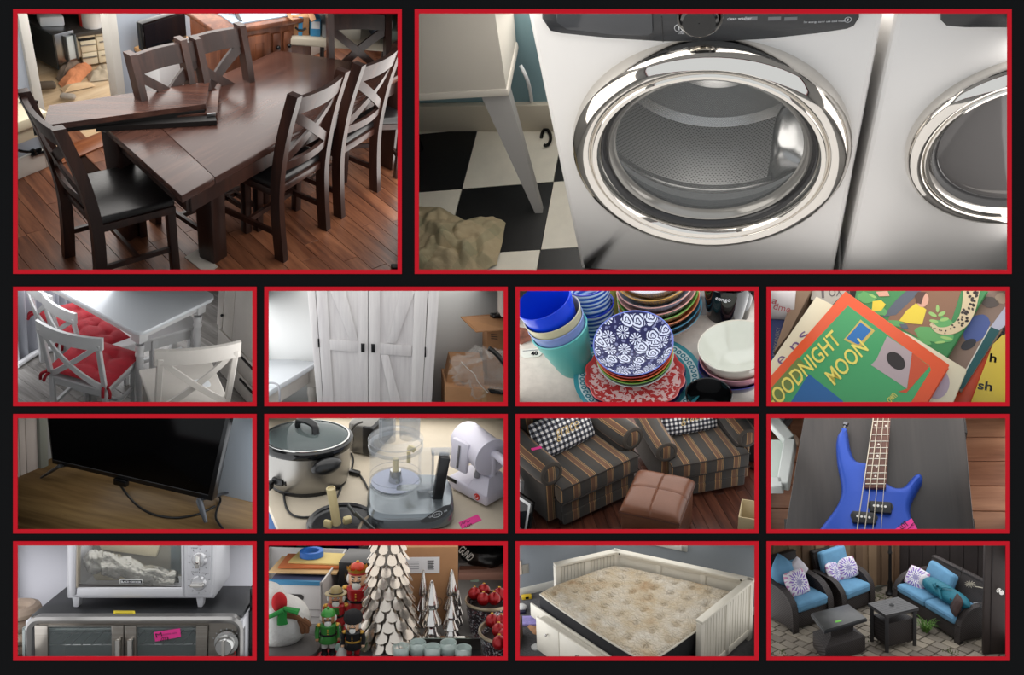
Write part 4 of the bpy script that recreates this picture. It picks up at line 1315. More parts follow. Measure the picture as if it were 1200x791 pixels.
m=MB();q_=P.at(1132,152,n=Y0,q=(0,.2,0));m.bx(q_,(.1,.06,.03),rz=.3,bev=.01);m.build('hand_tool',blackgloss,label='black and grey tool lying on the raised box flap',cat='tool')
P.finish()
# ================================================================ 5: bowls, plates and tumblers on a table
P=small(2,0,42,620,5.75,0,end=8.0)
P.shell(NICHE)
P.lamp('top',6.5,.05,1.6,(.97,.98,1))
P.lamp('left',5,.05,1,(1,.98,.95))
P.lamp('right',5,.05,1,(1,1,1))
def gl(name,col,rough=.15,**kw):
 return mat(name,col,rough,**{'Coat_Weight':.3,**kw})
m=MB();m.box((-1,-.6,-.03),(1,.62,0));m.build('speckled_table',mat('speckled_white_top',(214,206,196),.45,var=.10,vscale=60),label='pale speckled table top under the crockery',cat='table')
m=MB();m.box((-2,.66,-.4),(2,.68,1));m.build('wall_back',mat('dull_beige',(170,160,150),.8),kind='structure')  # back wall in one even beige
def rosette(name,base,ink,scale=26,petals=5,edge=None,seed=0.):
 """printed flowers scattered over the inside of a bowl"""
 t=NT(name)
 co=t.co('Object',(1,1,1))
 co=t.n('VectorMath',{0:co,1:(1,1,0)},operation='MULTIPLY').outputs[0]
 co=t.n('VectorMath',{0:co,1:(seed,seed,0)},operation='ADD').outputs[0]
 v=t.n('TexVoronoi',{'Vector':co,'Scale':scale,'Randomness':.62},voronoi_dimensions='2D')
 rel=t.n('VectorMath',{0:t.n('VectorMath',{0:co,1:(scale,scale,0)},operation='MULTIPLY').outputs[0],1:t.n('VectorMath',{0:v.outputs['Position'],1:(scale,scale,0)},operation='MULTIPLY').outputs[0]},operation='SUBTRACT').outputs[0]
 s=t.n('SeparateXYZ',{0:rel})
 ang=t.math('ARCTAN2',s.outputs[1],s.outputs[0])
 d=v.outputs['Distance']
 rc=t.n('SeparateColor',{0:v.outputs['Color']})
 isrose=t.math('GREATER_THAN',rc.outputs[0],.42)
 pet=t.math('MULTIPLY',t.math('COSINE',t.math('MULTIPLY_ADD',ang,5.0,t.math('MULTIPLY',rc.outputs[1],6.28))),.5)
 R=t.math('MULTIPLY_ADD',pet,.10,t.math('MULTIPLY_ADD',rc.outputs[2],.12,.42))
 inside=t.math('LESS_THAN',d,R)
 swirl=t.math('SINE',t.math('ADD',t.math('MULTIPLY',d,27.),t.math('MULTIPLY',t.math('SINE',t.math('MULTIPLY',ang,2.5)),1.6)))
 rose=t.math('MULTIPLY',inside,t.math('GREATER_THAN',swirl,-.35))
 pd=t.math('COSINE',t.math('MULTIPLY',ang,11.))
 daisy=t.math('MULTIPLY',t.math('MULTIPLY',t.math('GREATER_THAN',pd,-.05),t.math('LESS_THAN',d,.45)),t.math('GREATER_THAN',d,.09))
 w=t.math('ADD',t.math('MULTIPLY',rose,isrose),t.math('MULTIPLY',daisy,t.math('SUBTRACT',1.,isrose)),0,True)
 v2=t.n('TexVoronoi',{'Vector':co,'Scale':scale*2.6,'Randomness':1.},voronoi_dimensions='2D')
 small_=t.math('MULTIPLY',t.math('LESS_THAN',v2.outputs['Distance'],.3),t.math('GREATER_THAN',d,.55))
 c=t.mix(small_,lin(base),lin([lerp(a,b,.55)for a,b in zip(base,ink)]))
 c=t.mix(w,c,lin(ink))
 t.set(Base_Color=c,Roughness=.3)
 return t.m
def blotch(name,c1,c2,scale=40,thr=.52,rough=.2):
 t=NT(name)
 n_=t.noise(t.co(),scale,2,.5,.6)
 t.set(Base_Color=t.mix(t.math('GREATER_THAN',n_,thr),lin(c1),lin(c2)),Roughness=rough)
 return t.m
def bandmat(name,c1,c2,freq=36,rough=.2,z=60):
 """ornament running round the outside of a bowl"""
 t=NT(name)
 s=t.n('SeparateXYZ',{0:t.co()})
 a=t.math('ARCTAN2',s.outputs[1],s.outputs[0])
 f=t.math('ADD',t.math('SINE',t.math('MULTIPLY',a,float(freq))),t.math('SINE',t.math('MULTIPLY',s.outputs[2],z*10.)))
 t.set(Base_Color=t.mix(t.math('GREATER_THAN',t.math('SINE',t.math('MULTIPLY',f,4.5)),0),lin(c1),lin(c2)),Roughness=rough)
 return t.m
def bowl(name,label,M,r,h,out,inn,rim=None,foot=.45,wob=None,th=.035,group=None,cat='bowl',pw=2.0):
 t=thing(name,label,cat,M=M,group=group)
 n_=10
 o=[(r*foot*.9,0),(r*foot,.0)]+[(r*lerp(foot,1,(k/n_)**(1/pw)),h*lerp(.06,1,k/n_))for k in range(n_+1)]
 i_=[(max(.0005,r*(1-th)*lerp(0,1,(k/n_)**(1/(pw*1.15)))),h*lerp(.1,.985,k/n_))for k in range(n_,-1,-1)]
 m=MB();m.lathe(o,56,mi=0,wob=wob);m.build('outer_wall',out,t)
 m=MB();m.lathe(i_,56,wob=wob);m.build('inside',inn,t)
 m=MB();m.lathe([(r,h),(r*(1-th*.3),h*1.02),(r*(1-th*.8),h*1.015),(r*(1-th),h*.985)],56,wob=wob);m.build('rim',rim or out,t)
 return t
def plate(name,label,M,r,h,top,rim,wob=None,group=None,rimw=.28):
 t=thing(name,label,'plate',M=M,group=group)
 ri=r*(1-rimw)
 m=MB();m.lathe([(r*.6,0),(r*.66,0),(ri,h*.35),(r,h*.85),(r*1.005,h),(r*.985,h),(ri+r*.02,h*.62)],72,wob=wob);m.build('rim',rim,t)
 m=MB();m.lathe([(ri+r*.02,h*.62),(ri-r*.04,h*.42),(r*.4,h*.38),(.0005,h*.38)],72,wob=wob);m.build('well',top,t)
 return t
def lean(bx,by,tx,ty,z=0,toward=0.0):
 """upright frame at the table point seen at bx, by whose axis runs to the point seen at tx, ty"""
 b=P.at(bx,by,z)
 tp=P.at(tx,ty,n=(0,1,0),q=b)
 ax=(tp-b);L=ax.length;ax.normalize()
 ax=(ax+Vector((0,-toward,0))).normalized()
 x=Vector((1,0,0));x=(x-ax*x.dot(ax)).normalized();y=ax.cross(x)
 M=Matrix((x,y,ax)).transposed().to_4x4();M.translation=b
 return M,L
zpm=620*4.054
c=P.at(607,468,0)
dots=NT('dotted_turquoise')
s=dots.n('SeparateXYZ',{0:dots.co()})
a_=dots.math('ARCTAN2',s.outputs[1],s.outputs[0])
rr=dots.math('SQRT',dots.math('ADD',dots.math('MULTIPLY',s.outputs[0],s.outputs[0]),dots.math('MULTIPLY',s.outputs[1],s.outputs[1])))
R_pl=.115
fa_=dots.math('MULTIPLY',dots.math('SUBTRACT',dots.math('FRACT',dots.math('MULTIPLY',a_,56/(2*pi))),.5),2*pi*R_pl*.88/56)
fr_=dots.math('SUBTRACT',rr,R_pl*.87)
dd=dots.math('SQRT',dots.math('ADD',dots.math('MULTIPLY',fa_,fa_),dots.math('MULTIPLY',fr_,fr_)))
ringm=dots.math('COMPARE',dd,.0036,.0013)
band=dots.math('COMPARE',rr,R_pl*.87,R_pl*.062)
cc=dots.mix(band,lin((64,148,160)),lin((206,226,226)))
cc=dots.mix(dots.math('MULTIPLY',band,ringm),cc,lin((50,130,148)))
dots.set(Base_Color=cc,Roughness=.2)
plate('dinner_plate','turquoise dinner plate with white dotted rim, lowest of the centre stack',TR(c.x,c.y,0),R_pl,.014,gl('turquoise',(70,152,164)),dots.m)
scal=lambda a,i:1+.05*abs(sin(7*a))-.025
c2=P.at(590,474,.01)
plate('scalloped_plate','navy scalloped plate between the turquoise and red plates',TR(c2.x+.002,c2.y+.002,.012),.088,.012,gl('navy_glaze',(28,36,84)),gl('navy_glaze',(28,36,84)),scal)
plate('scalloped_plate','red scalloped plate with white blossoms under the floral bowls',TR(c2.x,c2.y,.018),.087,.014,blotch('red_blossom',(206,66,64),(244,208,204),120,.5),gl('coral_red',(222,82,80)),scal,rimw=.1)
MB_,L_=lean(600,394,580,230,.03,.22)
cols=[('lowest','grey patterned',(196,200,200),bandmat('grey_ornament',(190,198,200),(80,92,104))),('fourth','green rimmed',(120,176,70),bandmat('green_ornament',(186,206,190),(120,176,70))),('third','orange',(226,120,62),gl('orange_glaze',(226,122,66))),('second','red',(196,62,60),gl('red_glaze',(200,60,56)))]
zz=0
for k,(od,nm,rc,om) in enumerate(cols):
 bowl('small_bowl','%s %s bowl in the leaning centre stack'%(od,nm),MB_@Matrix.Translation((0,0,zz)),.0675,.035,om,gl('inside_%d'%k,rc),gl('rim_%d'%k,rc),group='bowls of the centre stack');zz+=.0095
bowl('small_bowl','navy bowl with white flower print on top of the centre stack',MB_@Matrix.Translation((0,0,zz)),.0695,.036,gl('lilac_blue',(96,110,190)),rosette('blue_roses',(10,12,78),(226,230,246),42),gl('rim_blue',(104,120,200)),group='bowls of the centre stack',pw=1.7)
MT_,L_=lean(316,398,196,140)
def tumbler(name,label,M,r0,r1,h,m_,th=.0025,cat='tumbler',ribs=None,group=None):
 t=thing(name,label,cat,M=M,group=group)
 n_=10
 o=[(.0005,0),(r0*.94,0),(r0,h*.02)]+[(lerp(r0,r1,k/n_)*(1.0 if not ribs or k%2 else 1.025),h*k/n_)for k in range(1,n_+1)]+[(r1-th*.4,h+th*.5)]
 m=MB();m.lathe(o,48);m.build('outer_wall',m_,t)
 m=MB();m.lathe([(r1-th*.4,h+th*.5),(r1-th,h)]+[(lerp(r0,r1,k/n_)-th,max(.004,h*k/n_))for k in range(n_-1,-1,-1)]+[(.0005,.004)],48);m.build('inside',m_,t)
 return t
sc_=130/zpm
H=.098
tumbler('plastic_tumbler','teal ribbed plastic tumbler at the bottom of the tall left stack',MT_,.031,.052,H,gl('teal_plastic',(86,178,172),.4),ribs=True,group='stacked plastic tumblers')
tumbler('plastic_tumbler','lavender plastic tumbler nested in the teal one',MT_@Matrix.Translation((0,0,.020)),.0315,.0525,H,gl('lavender_plastic',(122,142,196),.4),group='stacked plastic tumblers')
tumbler('plastic_tumbler','beige plastic tumbler nested above the lavender one',MT_@Matrix.Translation((0,0,.038)),.032,.053,H,gl('beige_plastic',(190,184,150),.4),group='stacked plastic tumblers')
tumbler('plastic_tumbler','bright blue plastic tumbler on top of the tall left stack',MT_@Matrix.Translation((0,0,.062))@TR(0,0,0,0,0,-.04),.032,.0515,.106,mat('bright_blue_plastic',(10,62,214),.25),group='stacked plastic tumblers')
def swirl():
 t=NT('blue_swirl_glass')
 w=t.n('TexWave',{'Vector':t.co('Object',(10,10,26)),'Scale':1.1,'Distortion':5.0,'Detail':2.},bands_direction='Z')
 t.set(Base_Color=t.ramp(w.outputs[1],[(.2,(34,74,170)),(.5,(84,140,206)),(.8,(196,216,236))]),Roughness=.06,Alpha=.9)
 t.bump(w.outputs[1],.5,.004)
 return t.m
sw_=swirl();rimb=gl('cobalt_rim',(26,40,170),.1)
MG,L_=lean(428,262,352,-60)
for k,lb in enumerate(('lower blue swirled glass tumbler behind the floral bowl','upper blue swirled glass tumbler nested in the lower one')):
 t=tumbler('glass_tumbler',lb,MG@Matrix.Translation((0,0,.052*k)),.031,.040,.085,sw_,group='blue swirled glass tumblers')
 m=MB();m.lathe([(.0402,.085),(.041,.0865),(.0402,.088),(.039,.0875)],40);m.build('rim',rimb,t)
 m=MB();m.lathe([(.0312,.004),(.033,.006),(.033,.012),(.0315,.014)],40);m.build('base_band',rimb,t)
c=P.at(515,135,0)
tumbler('cup','olive yellow cup behind the blue glasses',TR(c.x,c.y,0),.03,.036,.09,gl('olive_yellow',(176,170,70),.3),cat='cup')
MK,L_=lean(724,192,694,0,0,.10)
specs=[('pale pink speckled',(206,170,156),blotch('pink_speckle',(214,190,178),(196,150,136),300),(110,160,180)),('blue',(62,128,160),gl('teal_blue_glaze',(60,122,152)),(70,140,170)),('orange',(214,128,84),gl('apricot_glaze',(214,130,90)),(222,140,100)),('green rimmed',(128,176,90),bandmat('sage_ornament',(206,150,110),(170,186,120),40),(128,178,88)),('black lace patterned',(206,160,150),bandmat('black_lace',(206,200,186),(52,52,56),30),(226,164,152)),('grey blue cross hatched',(140,150,172),bandmat('grey_hatch',(132,144,168),(166,176,194),24),(222,170,160)),('mustard patterned',(190,146,70),bandmat('mustard_ornament',(190,146,66),(104,90,90),28),(196,150,74)),('slate patterned',(110,112,130),bandmat('slate_ornament',(96,104,130),(190,160,120),28),(160,150,150))]
zz=0
for k,(nm,ic,om,rc) in enumerate(specs):
 bowl('soup_bowl','%s bowl in the tall stack at the back, %s from below'%(nm,('first','second','third','fourth','fifth','sixth','seventh','eighth')[k]),MK@Matrix.Translation((0,0,zz)),.079-.001*k,.045,om,gl('soup_in_%d'%k,ic),gl('soup_rim_%d'%k,rc),foot=.5,group='bowls of the tall back stack',pw=1.6);zz+=(.014 if k<4 else.017)
blk=gl('black_glaze',(16,16,18),.1)
whiteprint=mat('white_print',(214,214,216),.5)
c=P.at(1035,138,0)
t=tumbler('black_mug','tall black mug with white scrollwork near the upper right corner',TR(c.x,c.y,0),.040,.046,.082,blk,cat='mug')
def curl(parent,M,r,z0,a0,a1,n_=3,sz=.008):
 for k in range(n_):
  a=lerp(a0,a1,(k+.5)/n_)
  pts=[]
  for q in range(16):
   th=q/15*3.4*pi;rad=sz*(1-q/18)
   aa=a+rad*cos(th)/r;pts.append((r*sin(aa),-r*cos(aa),z0+rad*sin(th)))
  m=MB();m.tube(pts,.0006,4);m.build('scroll_print',whiteprint,parent)
curl(t,None,.0445,.05,-1.25,-.35,3)
c3=P.at(1035,138,.055)
t=tumbler('black_mug','second black mug stacked in the first, white lettering on its side',TR(c3.x-.006,c3.y,.052),.034,.043,.08,blk,cat='mug')
for k,ch in enumerate('congo'):
 a=-.52+.13*k
 text(ch,.011,TR(.0422*sin(a),-.0422*cos(a),.066,a)@Euler((pi/2,0,0)).to_matrix().to_4x4(),whiteprint,t)
c=P.at(912,120,0)
tumbler('glass_tumbler','plain grey drinking glass beside the black mugs',TR(c.x,c.y,0),.022,.026,.05,glass('grey_glass',(150,154,158),.05,.55))
MR,L_=lean(1085,448,1076,330,0,.02)
flut=lambda a,i:1+(.012*abs(sin(9*a))if 3<i<10 else 0)
bowl('cereal_bowl','navy bowl at the bottom of the right stack',MR@Matrix.Translation((-.004,0,0)),.065,.036,gl('deep_navy',(34,38,110)),gl('deep_navy',(34,38,110)),gl('deep_navy_rim',(64,70,150)),group='bowls of the right stack',pw=2.4)
bowl('cereal_bowl','pink fluted bowl in the middle of the right stack',MR@Matrix.Translation((0,0,.014)),.065,.042,gl('dusty_pink',(206,150,158)),gl('dusty_pink',(206,150,158)),wob=flut,group='bowls of the right stack',pw=2.4)
bowl('cereal_bowl','off-white bowl on top of the right stack',MR@Matrix.Translation((0,0,.028)),.066,.052,gl('off_white',(214,208,194)),gl('celadon_white',(206,208,196),.12),gl('off_white',(222,214,198)),wob=flut,group='bowls of the right stack',pw=2.4)
c=P.at(936,618,0)
tumbler('black_tumbler','black tumbler at the lower edge in front of the right stack',TR(c.x,c.y,0),.032,.039,.048,blk)
c=P.at(105,330,.002)
tg=thing('price_tag','white price tag reading 40 left of the tumbler stack','tag',(c.x,c.y,.001),.12)
m=MB();m.prism([(-.022,-.006),(-.016,-.013),(.012,-.012),(.02,-.002),(.02,.012),(-.022,.012)],0,.0012);m.build('card',mat('ivory_card',(226,222,212),.7),tg)
text('40',.013,TR(.004,-.003,.0014),blackgloss,tg,bold=.0006)
m=MB();m.box((-.018,.006,.0012),(.012,.0075,.0016));m.build('print_line',mat('grey_print',(120,120,124),.6),tg)
heap(P,[(20,250),(50,300),(120,270),(110,225),(40,215)],.008,4,20,40).build('cloth_scrap',mat('brown_red_cloth',(120,70,52),.8,var=.6,vscale=60),label='brown and red patterned cloth scrap behind the tumbler stack',cat='cloth')
P.finish()
# ================================================================ lettering fitted between two points
def tfit(s,p0,p1,h,up,m,parent,shear=0,ext=.0004,name='lettering',bold=0.0,inv=None):
 """flat lettering whose line runs from p0 to p1 (its middle line), h high, up vector given"""
 cu=bpy.data.curves.new(name,'FONT');cu.body=s;cu.size=1;cu.resolution_u=3;cu.shear=shear;cu.offset=bold
 tmp=bpy.data.objects.new(name,cu);COL.objects.link(tmp)
 me=bpy.data.meshes.new_from_object(tmp.evaluated_get(bpy.context.evaluated_depsgraph_get()))
 bpy.data.objects.remove(tmp)
 xs=[v.co.x for v in me.vertices];ys=[v.co.y for v in me.vertices]
 x0,x1,y0,y1=min(xs),max(xs),min(ys),max(ys)
 p0,p1,up=Vector(p0),Vector(p1),Vector(up)
 d=p1-p0;L=d.length;d.normalize();up=(up-d*up.dot(d)).normalized();nn=d.cross(up)
 for v in me.vertices:
  a,b=(v.co.x-x0)/(x1-x0)*L,((v.co.y-y0)/(y1-y0)-.5)*h
  q=p0+d*a+up*b+nn*ext
  v.co=inv@q if inv is not None else q
 me.materials.clear();me.materials.append(m)
 return link(name,me,parent)
 # ================================================================ 6: heap of picture books
P=small(3,0,72,800,5.6,0,end=7.0)
P.shell(NICHE)
P.lamp('top',5,.05,1.2,(1,.98,.96))
P.lamp('left',2,.05,1)
P.lamp('right',2,.05,1)
def pm(name,c,r=.4):return mat(name,c,r)
def flat(P,pts,z0,z1,bev=0):
 q=[P.at(x,y,z1)for x,y in pts]
 m=MB();m.prism([(p.x,p.y)for p in q],z0,z1,bev=bev);return m
def book(name,label,pts,z0,z1,cover,pages=None,group=None,inset=.003):
 t=thing(name,label,'book',group=group)
 flat(P,pts,z1-.002,z1,.0008).build('front_cover',cover,t)
 q=[P.at(x,y,z1)for x,y in pts]
 c=sum(q,Vector())/len(q)
 qq=[p+(c-p).normalized()*inset for p in q]
 m=MB();m.prism([(p.x,p.y)for p in qq],z0+.002,z1-.002);m.build('pages',pages or pm('page_white',(222,214,196),.8),t)
 m=MB();m.prism([(p.x,p.y)for p in q],z0,z0+.002);m.build('back_cover',cover,t)
 t['z']=z1
 return t
def patch(t,pts,z,m_,name='printed_patch',lift=.0004):
 return flat(P,pts,z,z+lift).build(name,m_,t)
def blob(X,Y,rx,ry,n_=14,a=0,sd=0,w=.0):
 o=[]
 for k in range(n_):
  th=2*pi*k/n_;r=1+w*noise.noise(Vector((cos(th)*2+sd,sin(th)*2,sd)))
  x,y=rx*r*cos(th),ry*r*sin(th)
  o.append((X+x*cos(a)-y*sin(a),Y+x*sin(a)+y*cos(a)))
 return o
m=MB();m.box((-.5,-.4,-.09),(.5,.4,-.08));m.build('box_floor',mat('dark_box_floor',(40,36,34),.9),label='dark floor under the heap of picture books',cat='floor board')  # floor of the box that holds the books
flat(P,[(158,20),(244,20),(130,240),(60,330),(120,150)],-.06,-.01).build('brown_box_side',mat('brown_box_side',(136,112,92),.85),label='brown cardboard box side behind the cream book',cat='box')  # one side of a cardboard box
q=P.at(95,90,-.03)
m=MB();a,b=P.at(20,95,-.03),P.at(168,100,-.03);r_=.026;m.cyl(a,b,r_,r_,24)
t=thing('paper_roll','white paper roll with faint red printing at the upper left','roll');m.build('sheet',pm('roll_white',(196,190,190),.6),t)
tfit('dme',P.at(60,108,-.003),P.at(140,125,-.003),.011,(0,1,0),pm('dull_red_ink',(150,70,74)),t)
tfit('a',P.at(52,85,-.003),P.at(76,90,-.003),.008,(0,1,0),pm('dull_red_ink',(150,70,74)),t)
t=book('book','blue hardback with faded gold spine lettering at the left edge',[(45,170),(140,175),(130,290),(80,380),(20,400),(20,180)],-.06,-.03,pm('dusty_blue_cloth',(66,76,124),.7),group='heap of picture books')
gold=pm('faded_gold',(150,144,140))
tfit('KORYANSKY',P.at(62,345,-.03),P.at(82,208,-.03),.006,(-1,.1,0),gold,t)
tfit('TECCH',P.at(100,300,-.03),P.at(115,208,-.03),.006,(-1,.1,0),gold,t)
m=flat(P,[(245,20),(420,20),(330,110),(235,75)],-.05,-.02)
t=thing('paper_bag','grey-white printed paper behind the cream book','paper');m.build('sheet',pm('grey_white_paper',(180,174,164),.7),t)
tfit('OX',P.at(322,44,-.02),P.at(385,40,-.02),.014,(0,1,0),pm('grey_ink',(96,90,90)),t)
patch(t,[(285,30),(298,30),(300,70),(288,70)],-.02,pm('grey_ink',(96,90,90)))
t=book('book','yellow spelling book with black letters at the right edge',[(1215,175),(1100,290),(990,580),(985,640),(1215,640)],-.03,-.012,pm('spelling_yellow',(206,180,58)),group='heap of picture books')
for s_,a,b,h in(('h',(1086,352),(1118,356),.013),('sh',(1030,482),(1098,492),.013),('s',(1142,226),(1162,230),.012)):
 tfit(s_,P.at(*a,-.012),P.at(*b,-.012),h,(.2,1,0),blackgloss,t,bold=.02)
t=book('book','orange-red book half hidden below the yellow spelling book',[(1106,285),(1115,300),(1010,590),(900,600),(940,500)],-.035,-.022,pm('orange_red_cover',(206,76,40)),group='heap of picture books')
t=book('book','book with teal and white edge and a sandy picture',[(1060,20),(1200,20),(1200,130),(950,520),(880,440),(880,330)],-.04,-.018,pm('sand_print',(140,116,102),.5),group='heap of picture books')
patch(t,[(1160,110),(1180,180),(1132,224),(1090,206)],-.018,pm('pale_lilac_band',(186,186,204)))
patch(t,[(1090,206),(1134,224),(960,500),(925,505)],-.018,pm('teal_band',(16,82,86)))
patch(t,[(1086,204),(1091,206),(926,505),(921,500)],-.018,pm('white_line',(214,214,206)))
patch(t,blob(1022,215,78,52,18,-.9,3,.15),-.018,pm('plain_blue_block',(72,92,156)))
patch(t,blob(985,290,40,22,14,-.5),-.0178,pm('dark_wheel_grey',(44,44,52)))
patch(t,blob(1085,90,46,26,14,.2,2,.2),-.018,pm('grey_brown_rock',(90,78,72)))
patch(t,blob(1140,70,30,26,12,.2,5,.3),-.018,pm('sandy_rock',(168,146,124)))
JZ=.004
t=book('book','jungle picture book with brown and green cover behind the orange one',[(455,20),(1085,20),(875,362),(640,300),(430,150)],-.014,JZ,pm('leaf_green',(60,132,76)),group='heap of picture books')
pr=[pm('earth_brown',(134,96,72)),pm('bush_green',(92,160,92)),pm('raincoat_yellow',(226,200,60)),pm('skin_print',(214,160,138)),pm('hair_brown',(84,54,44)),pm('spotted_cream',(206,186,150)),pm('spot_black',(50,40,36)),pm('whale_grey',(84,90,104)),pm('pale_leaf',(150,190,110))]
patch(t,[(700,36),(950,36),(900,190),(760,265),(600,180),(640,90)],JZ,pr[0])
patch(t,[(690,36),(760,36),(640,150),(575,160),(640,80)],JZ,pr[7],lift=.0006)
for k,(x,y,rx,ry) in enumerate(((500,70,45,26),(560,130,40,22),(820,245,95,34),(870,200,50,40),(640,190,40,14),(760,280,50,18))):
 patch(t,blob(x,y,rx,ry,16,.2,k*3,.5),JZ,pr[1],lift=.0007)
for k,(x,y,rx,ry,a_) in enumerate(((815,148,22,9,.5),(858,145,20,9,-.5),(838,120,8,18,0),(880,260,30,7,.2),(850,280,26,6,-.1),(530,60,22,6,.5),(820,180,22,8,.2),(870,172,22,8,-.2))):
 patch(t,blob(x,y,rx,ry,12,a_),JZ,pr[8],lift=.0009)
patch(t,[(735,95),(765,110),(785,125),(765,195),(705,190),(655,178),(690,130)],JZ,pr[2],lift=.0011)
patch(t,blob(768,78,28,36,14,.2),JZ,pr[3],lift=.0012)
patch(t,[(730,60),(745,40),(785,42),(770,66),(760,100),(738,92)],JZ,pr[4],lift=.0014)
patch(t,[(530,85),(570,80),(592,100),(570,130),(525,132)],JZ,pr[2],lift=.0011)
patch(t,[(545,40),(600,36),(610,60),(560,62)],JZ,pr[3],lift=.0011)
patch(t,[(655,192),(690,194),(700,215),(670,215)],JZ,pr[7],lift=.0012)
def strip_pts(pts,w0,w1):
 c=crom([(x,y,0)for x,y in pts],5);l,r=[],[]
 for i,p in enumerate(c):
  d=(c[min(i+1,len(c)-1)]-c[max(i-1,0)]).normalized();w=lerp(w0,w1,i/(len(c)-1))
  l.append((p.x-d.y*w,p.y+d.x*w));r.append((p.x+d.y*w,p.y-d.x*w))
 return l+r[::-1],c
sp,cl_=strip_pts([(1000,30),(985,120),(955,185),(900,222),(840,222),(806,190)],40,8)
patch(t,sp,JZ,pr[5],lift=.0013)
rnd=random.Random(4)
for i in range(0,len(cl_)-1):
 f=i/len(cl_)
 for k in range(3 if f<.4 else 1):
  patch(t,blob(cl_[i].x+rnd.uniform(-1,1)*lerp(30,4,f),cl_[i].y+rnd.uniform(-1,1)*lerp(26,3,f),8*(1.2-f),6*(1.2-f),8,rnd.random()*3,k,.3),JZ,pr[6],'printed_spot',lift=.0016)
t=book('book','cream book with faint purple letters under the orange framed book',[(262,62),(345,105),(700,240),(978,410),(880,640),(300,640),(20,420),(40,380)],.006,.022,pm('cream_cover',(220,210,182)),group='heap of picture books')
for k,(x,y) in enumerate(((205,250),(165,300),(100,365))):
 tfit('sne'[k],P.at(x-16,y+14,.022),P.at(x+14,y-14,.022),.012,(-.6,.8,0),pm('faint_purple',(110,84,128)),t)
patch(t,blob(838,480,56,70,20,.3),.022,pm('lilac_print',(176,160,176)))
GZ=.040
t=book('book','orange bordered green picture book with a yellow title, topmost of the heap',[(400,37),(895,388),(745,640),(-60,640),(-60,500),(45,440)],.022,GZ,pm('cover_orange',(222,84,38)),group='heap of picture books')
grn=pm('cover_green',(66,158,98))
patch(t,[(412,106),(800,392),(806,412),(715,560),(650,640),(-60,640),(-40,590),(180,355)],GZ,grn)
patch(t,[(472,172),(540,225),(470,305),(392,268)],GZ,pm('pale_gold',(206,178,92)),lift=.0007)
patch(t,[(472,185),(522,224),(462,292),(404,262)],GZ,pm('picture_blue',(34,110,178)),lift=.0009)
patch(t,[(598,250),(718,330),(692,500),(522,388),(548,360)],GZ,pm('plain_lilac',(176,158,160)),lift=.0007)
patch(t,blob(640,368,52,34,16,.75),GZ,pm('plain_charcoal',(44,36,36)),lift=.0010)
patch(t,[(716,330),(800,395),(690,520),(650,515),(694,500)],GZ,pm('plain_rust',(198,78,42)),lift=.0007)
patch(t,[(225,430),(390,560),(330,640),(90,640),(170,520)],GZ,pm('plain_blue_panel',(34,98,158)),lift=.0007)
patch(t,[(178,350),(215,395),(120,520),(60,600),(-40,590),(45,500)],GZ,pm('olive_green',(110,128,62)),lift=.0008)
yel=pm('title_yellow',(236,218,104))
up=P.at(205,395,GZ)-P.at(240,430,GZ)
tfit('GOODNIGHT',P.at(22,590,GZ),P.at(366,244,GZ),.0235,up,yel,t,shear=.32,ext=.0014,bold=.012)
tfit('MOON',P.at(318,464,GZ),P.at(492,282,GZ),.0235,up,yel,t,shear=.32,ext=.0014,bold=.012)
tfit('own',P.at(604,562,GZ),P.at(638,528,GZ),.008,up,yel,t,shear=.2,ext=.0014)
P.finish()
# ================================================================ 7: television on a wooden desk
P=small(0,1,26,300,6.1,0,end=8.5)
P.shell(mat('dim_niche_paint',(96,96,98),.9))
P.lamp('right',5,.4,1.6,(.95,.97,1))
P.lamp('top',3.2,.1,1.4,(1,.95,.88))
desk=wood('oak_desk_top',(128,100,62),(170,138,90),0,5,.38,stretch=.1,dark=(96,72,44),bump=.1)
zb=.07
A,B=P.at(205,252,zb),P.at(966,432,zb)
d=(B-A);Lw=d.length;d.normalize();nb=Vector((-d.y,d.x,0))
MTV=Matrix((d,nb,(0,0,1))).transposed().to_4x4();MTV.translation=A
ITV=MTV.inverted()
m=MB();m.box((-1.6,-1.2,-.04),(1.8,1.6,0));dk=m.build('desk',desk,M=MTV@Matrix.Translation((0,0,-zb)),label='light oak desk top carrying the black television',cat='desk')
def onf(x,y,off=0):
 p=ITV@P.at(x,y,n=nb,q=A+nb*off);return(p.x,p.z)
tv=thing('television','black flat television on two splayed feet, on the oak desk','television',M=MTV)
FX=Matrix(((1,0,0,0),(0,0,-1,0),(0,1,0,0),(0,0,0,1)))
pts=[onf(*p)for p in((180,20),(206,252),(966,432),(1052,20))]
m=MB();m.prism(pts,-.035,0,FX,bev=.004);m.build('bezel',mat('satin_black',(20,20,22),.3),tv)
pts=[onf(*p)for p in((189,20),(213,232),(948,400),(1034,20))]
m=MB();m.prism(pts,.0,.0015,FX);m.build('screen',mat('black_screen',(4,4,5),.12,Specular_IOR_Level=.15),tv)
a,b=Vector((*onf(213,233),0)),Vector((*onf(950,401),0))
m=MB();m.bar((a.x,-.002,a.y),(b.x,-.002,b.y),.0025,.0025);m.build('edge_trim',mat('grey_edge',(86,88,92),.3,.4),tv)
a=onf(508,330);b=onf(572,346)
m=MB();m.box((a[0],-.014,a[1]-.014),(b[0]-.004,.01,a[1]+.012),.004);m.build('sensor_box',blackgloss,tv)
footm=mat('gunmetal_foot',(92,94,98),.35,.6)
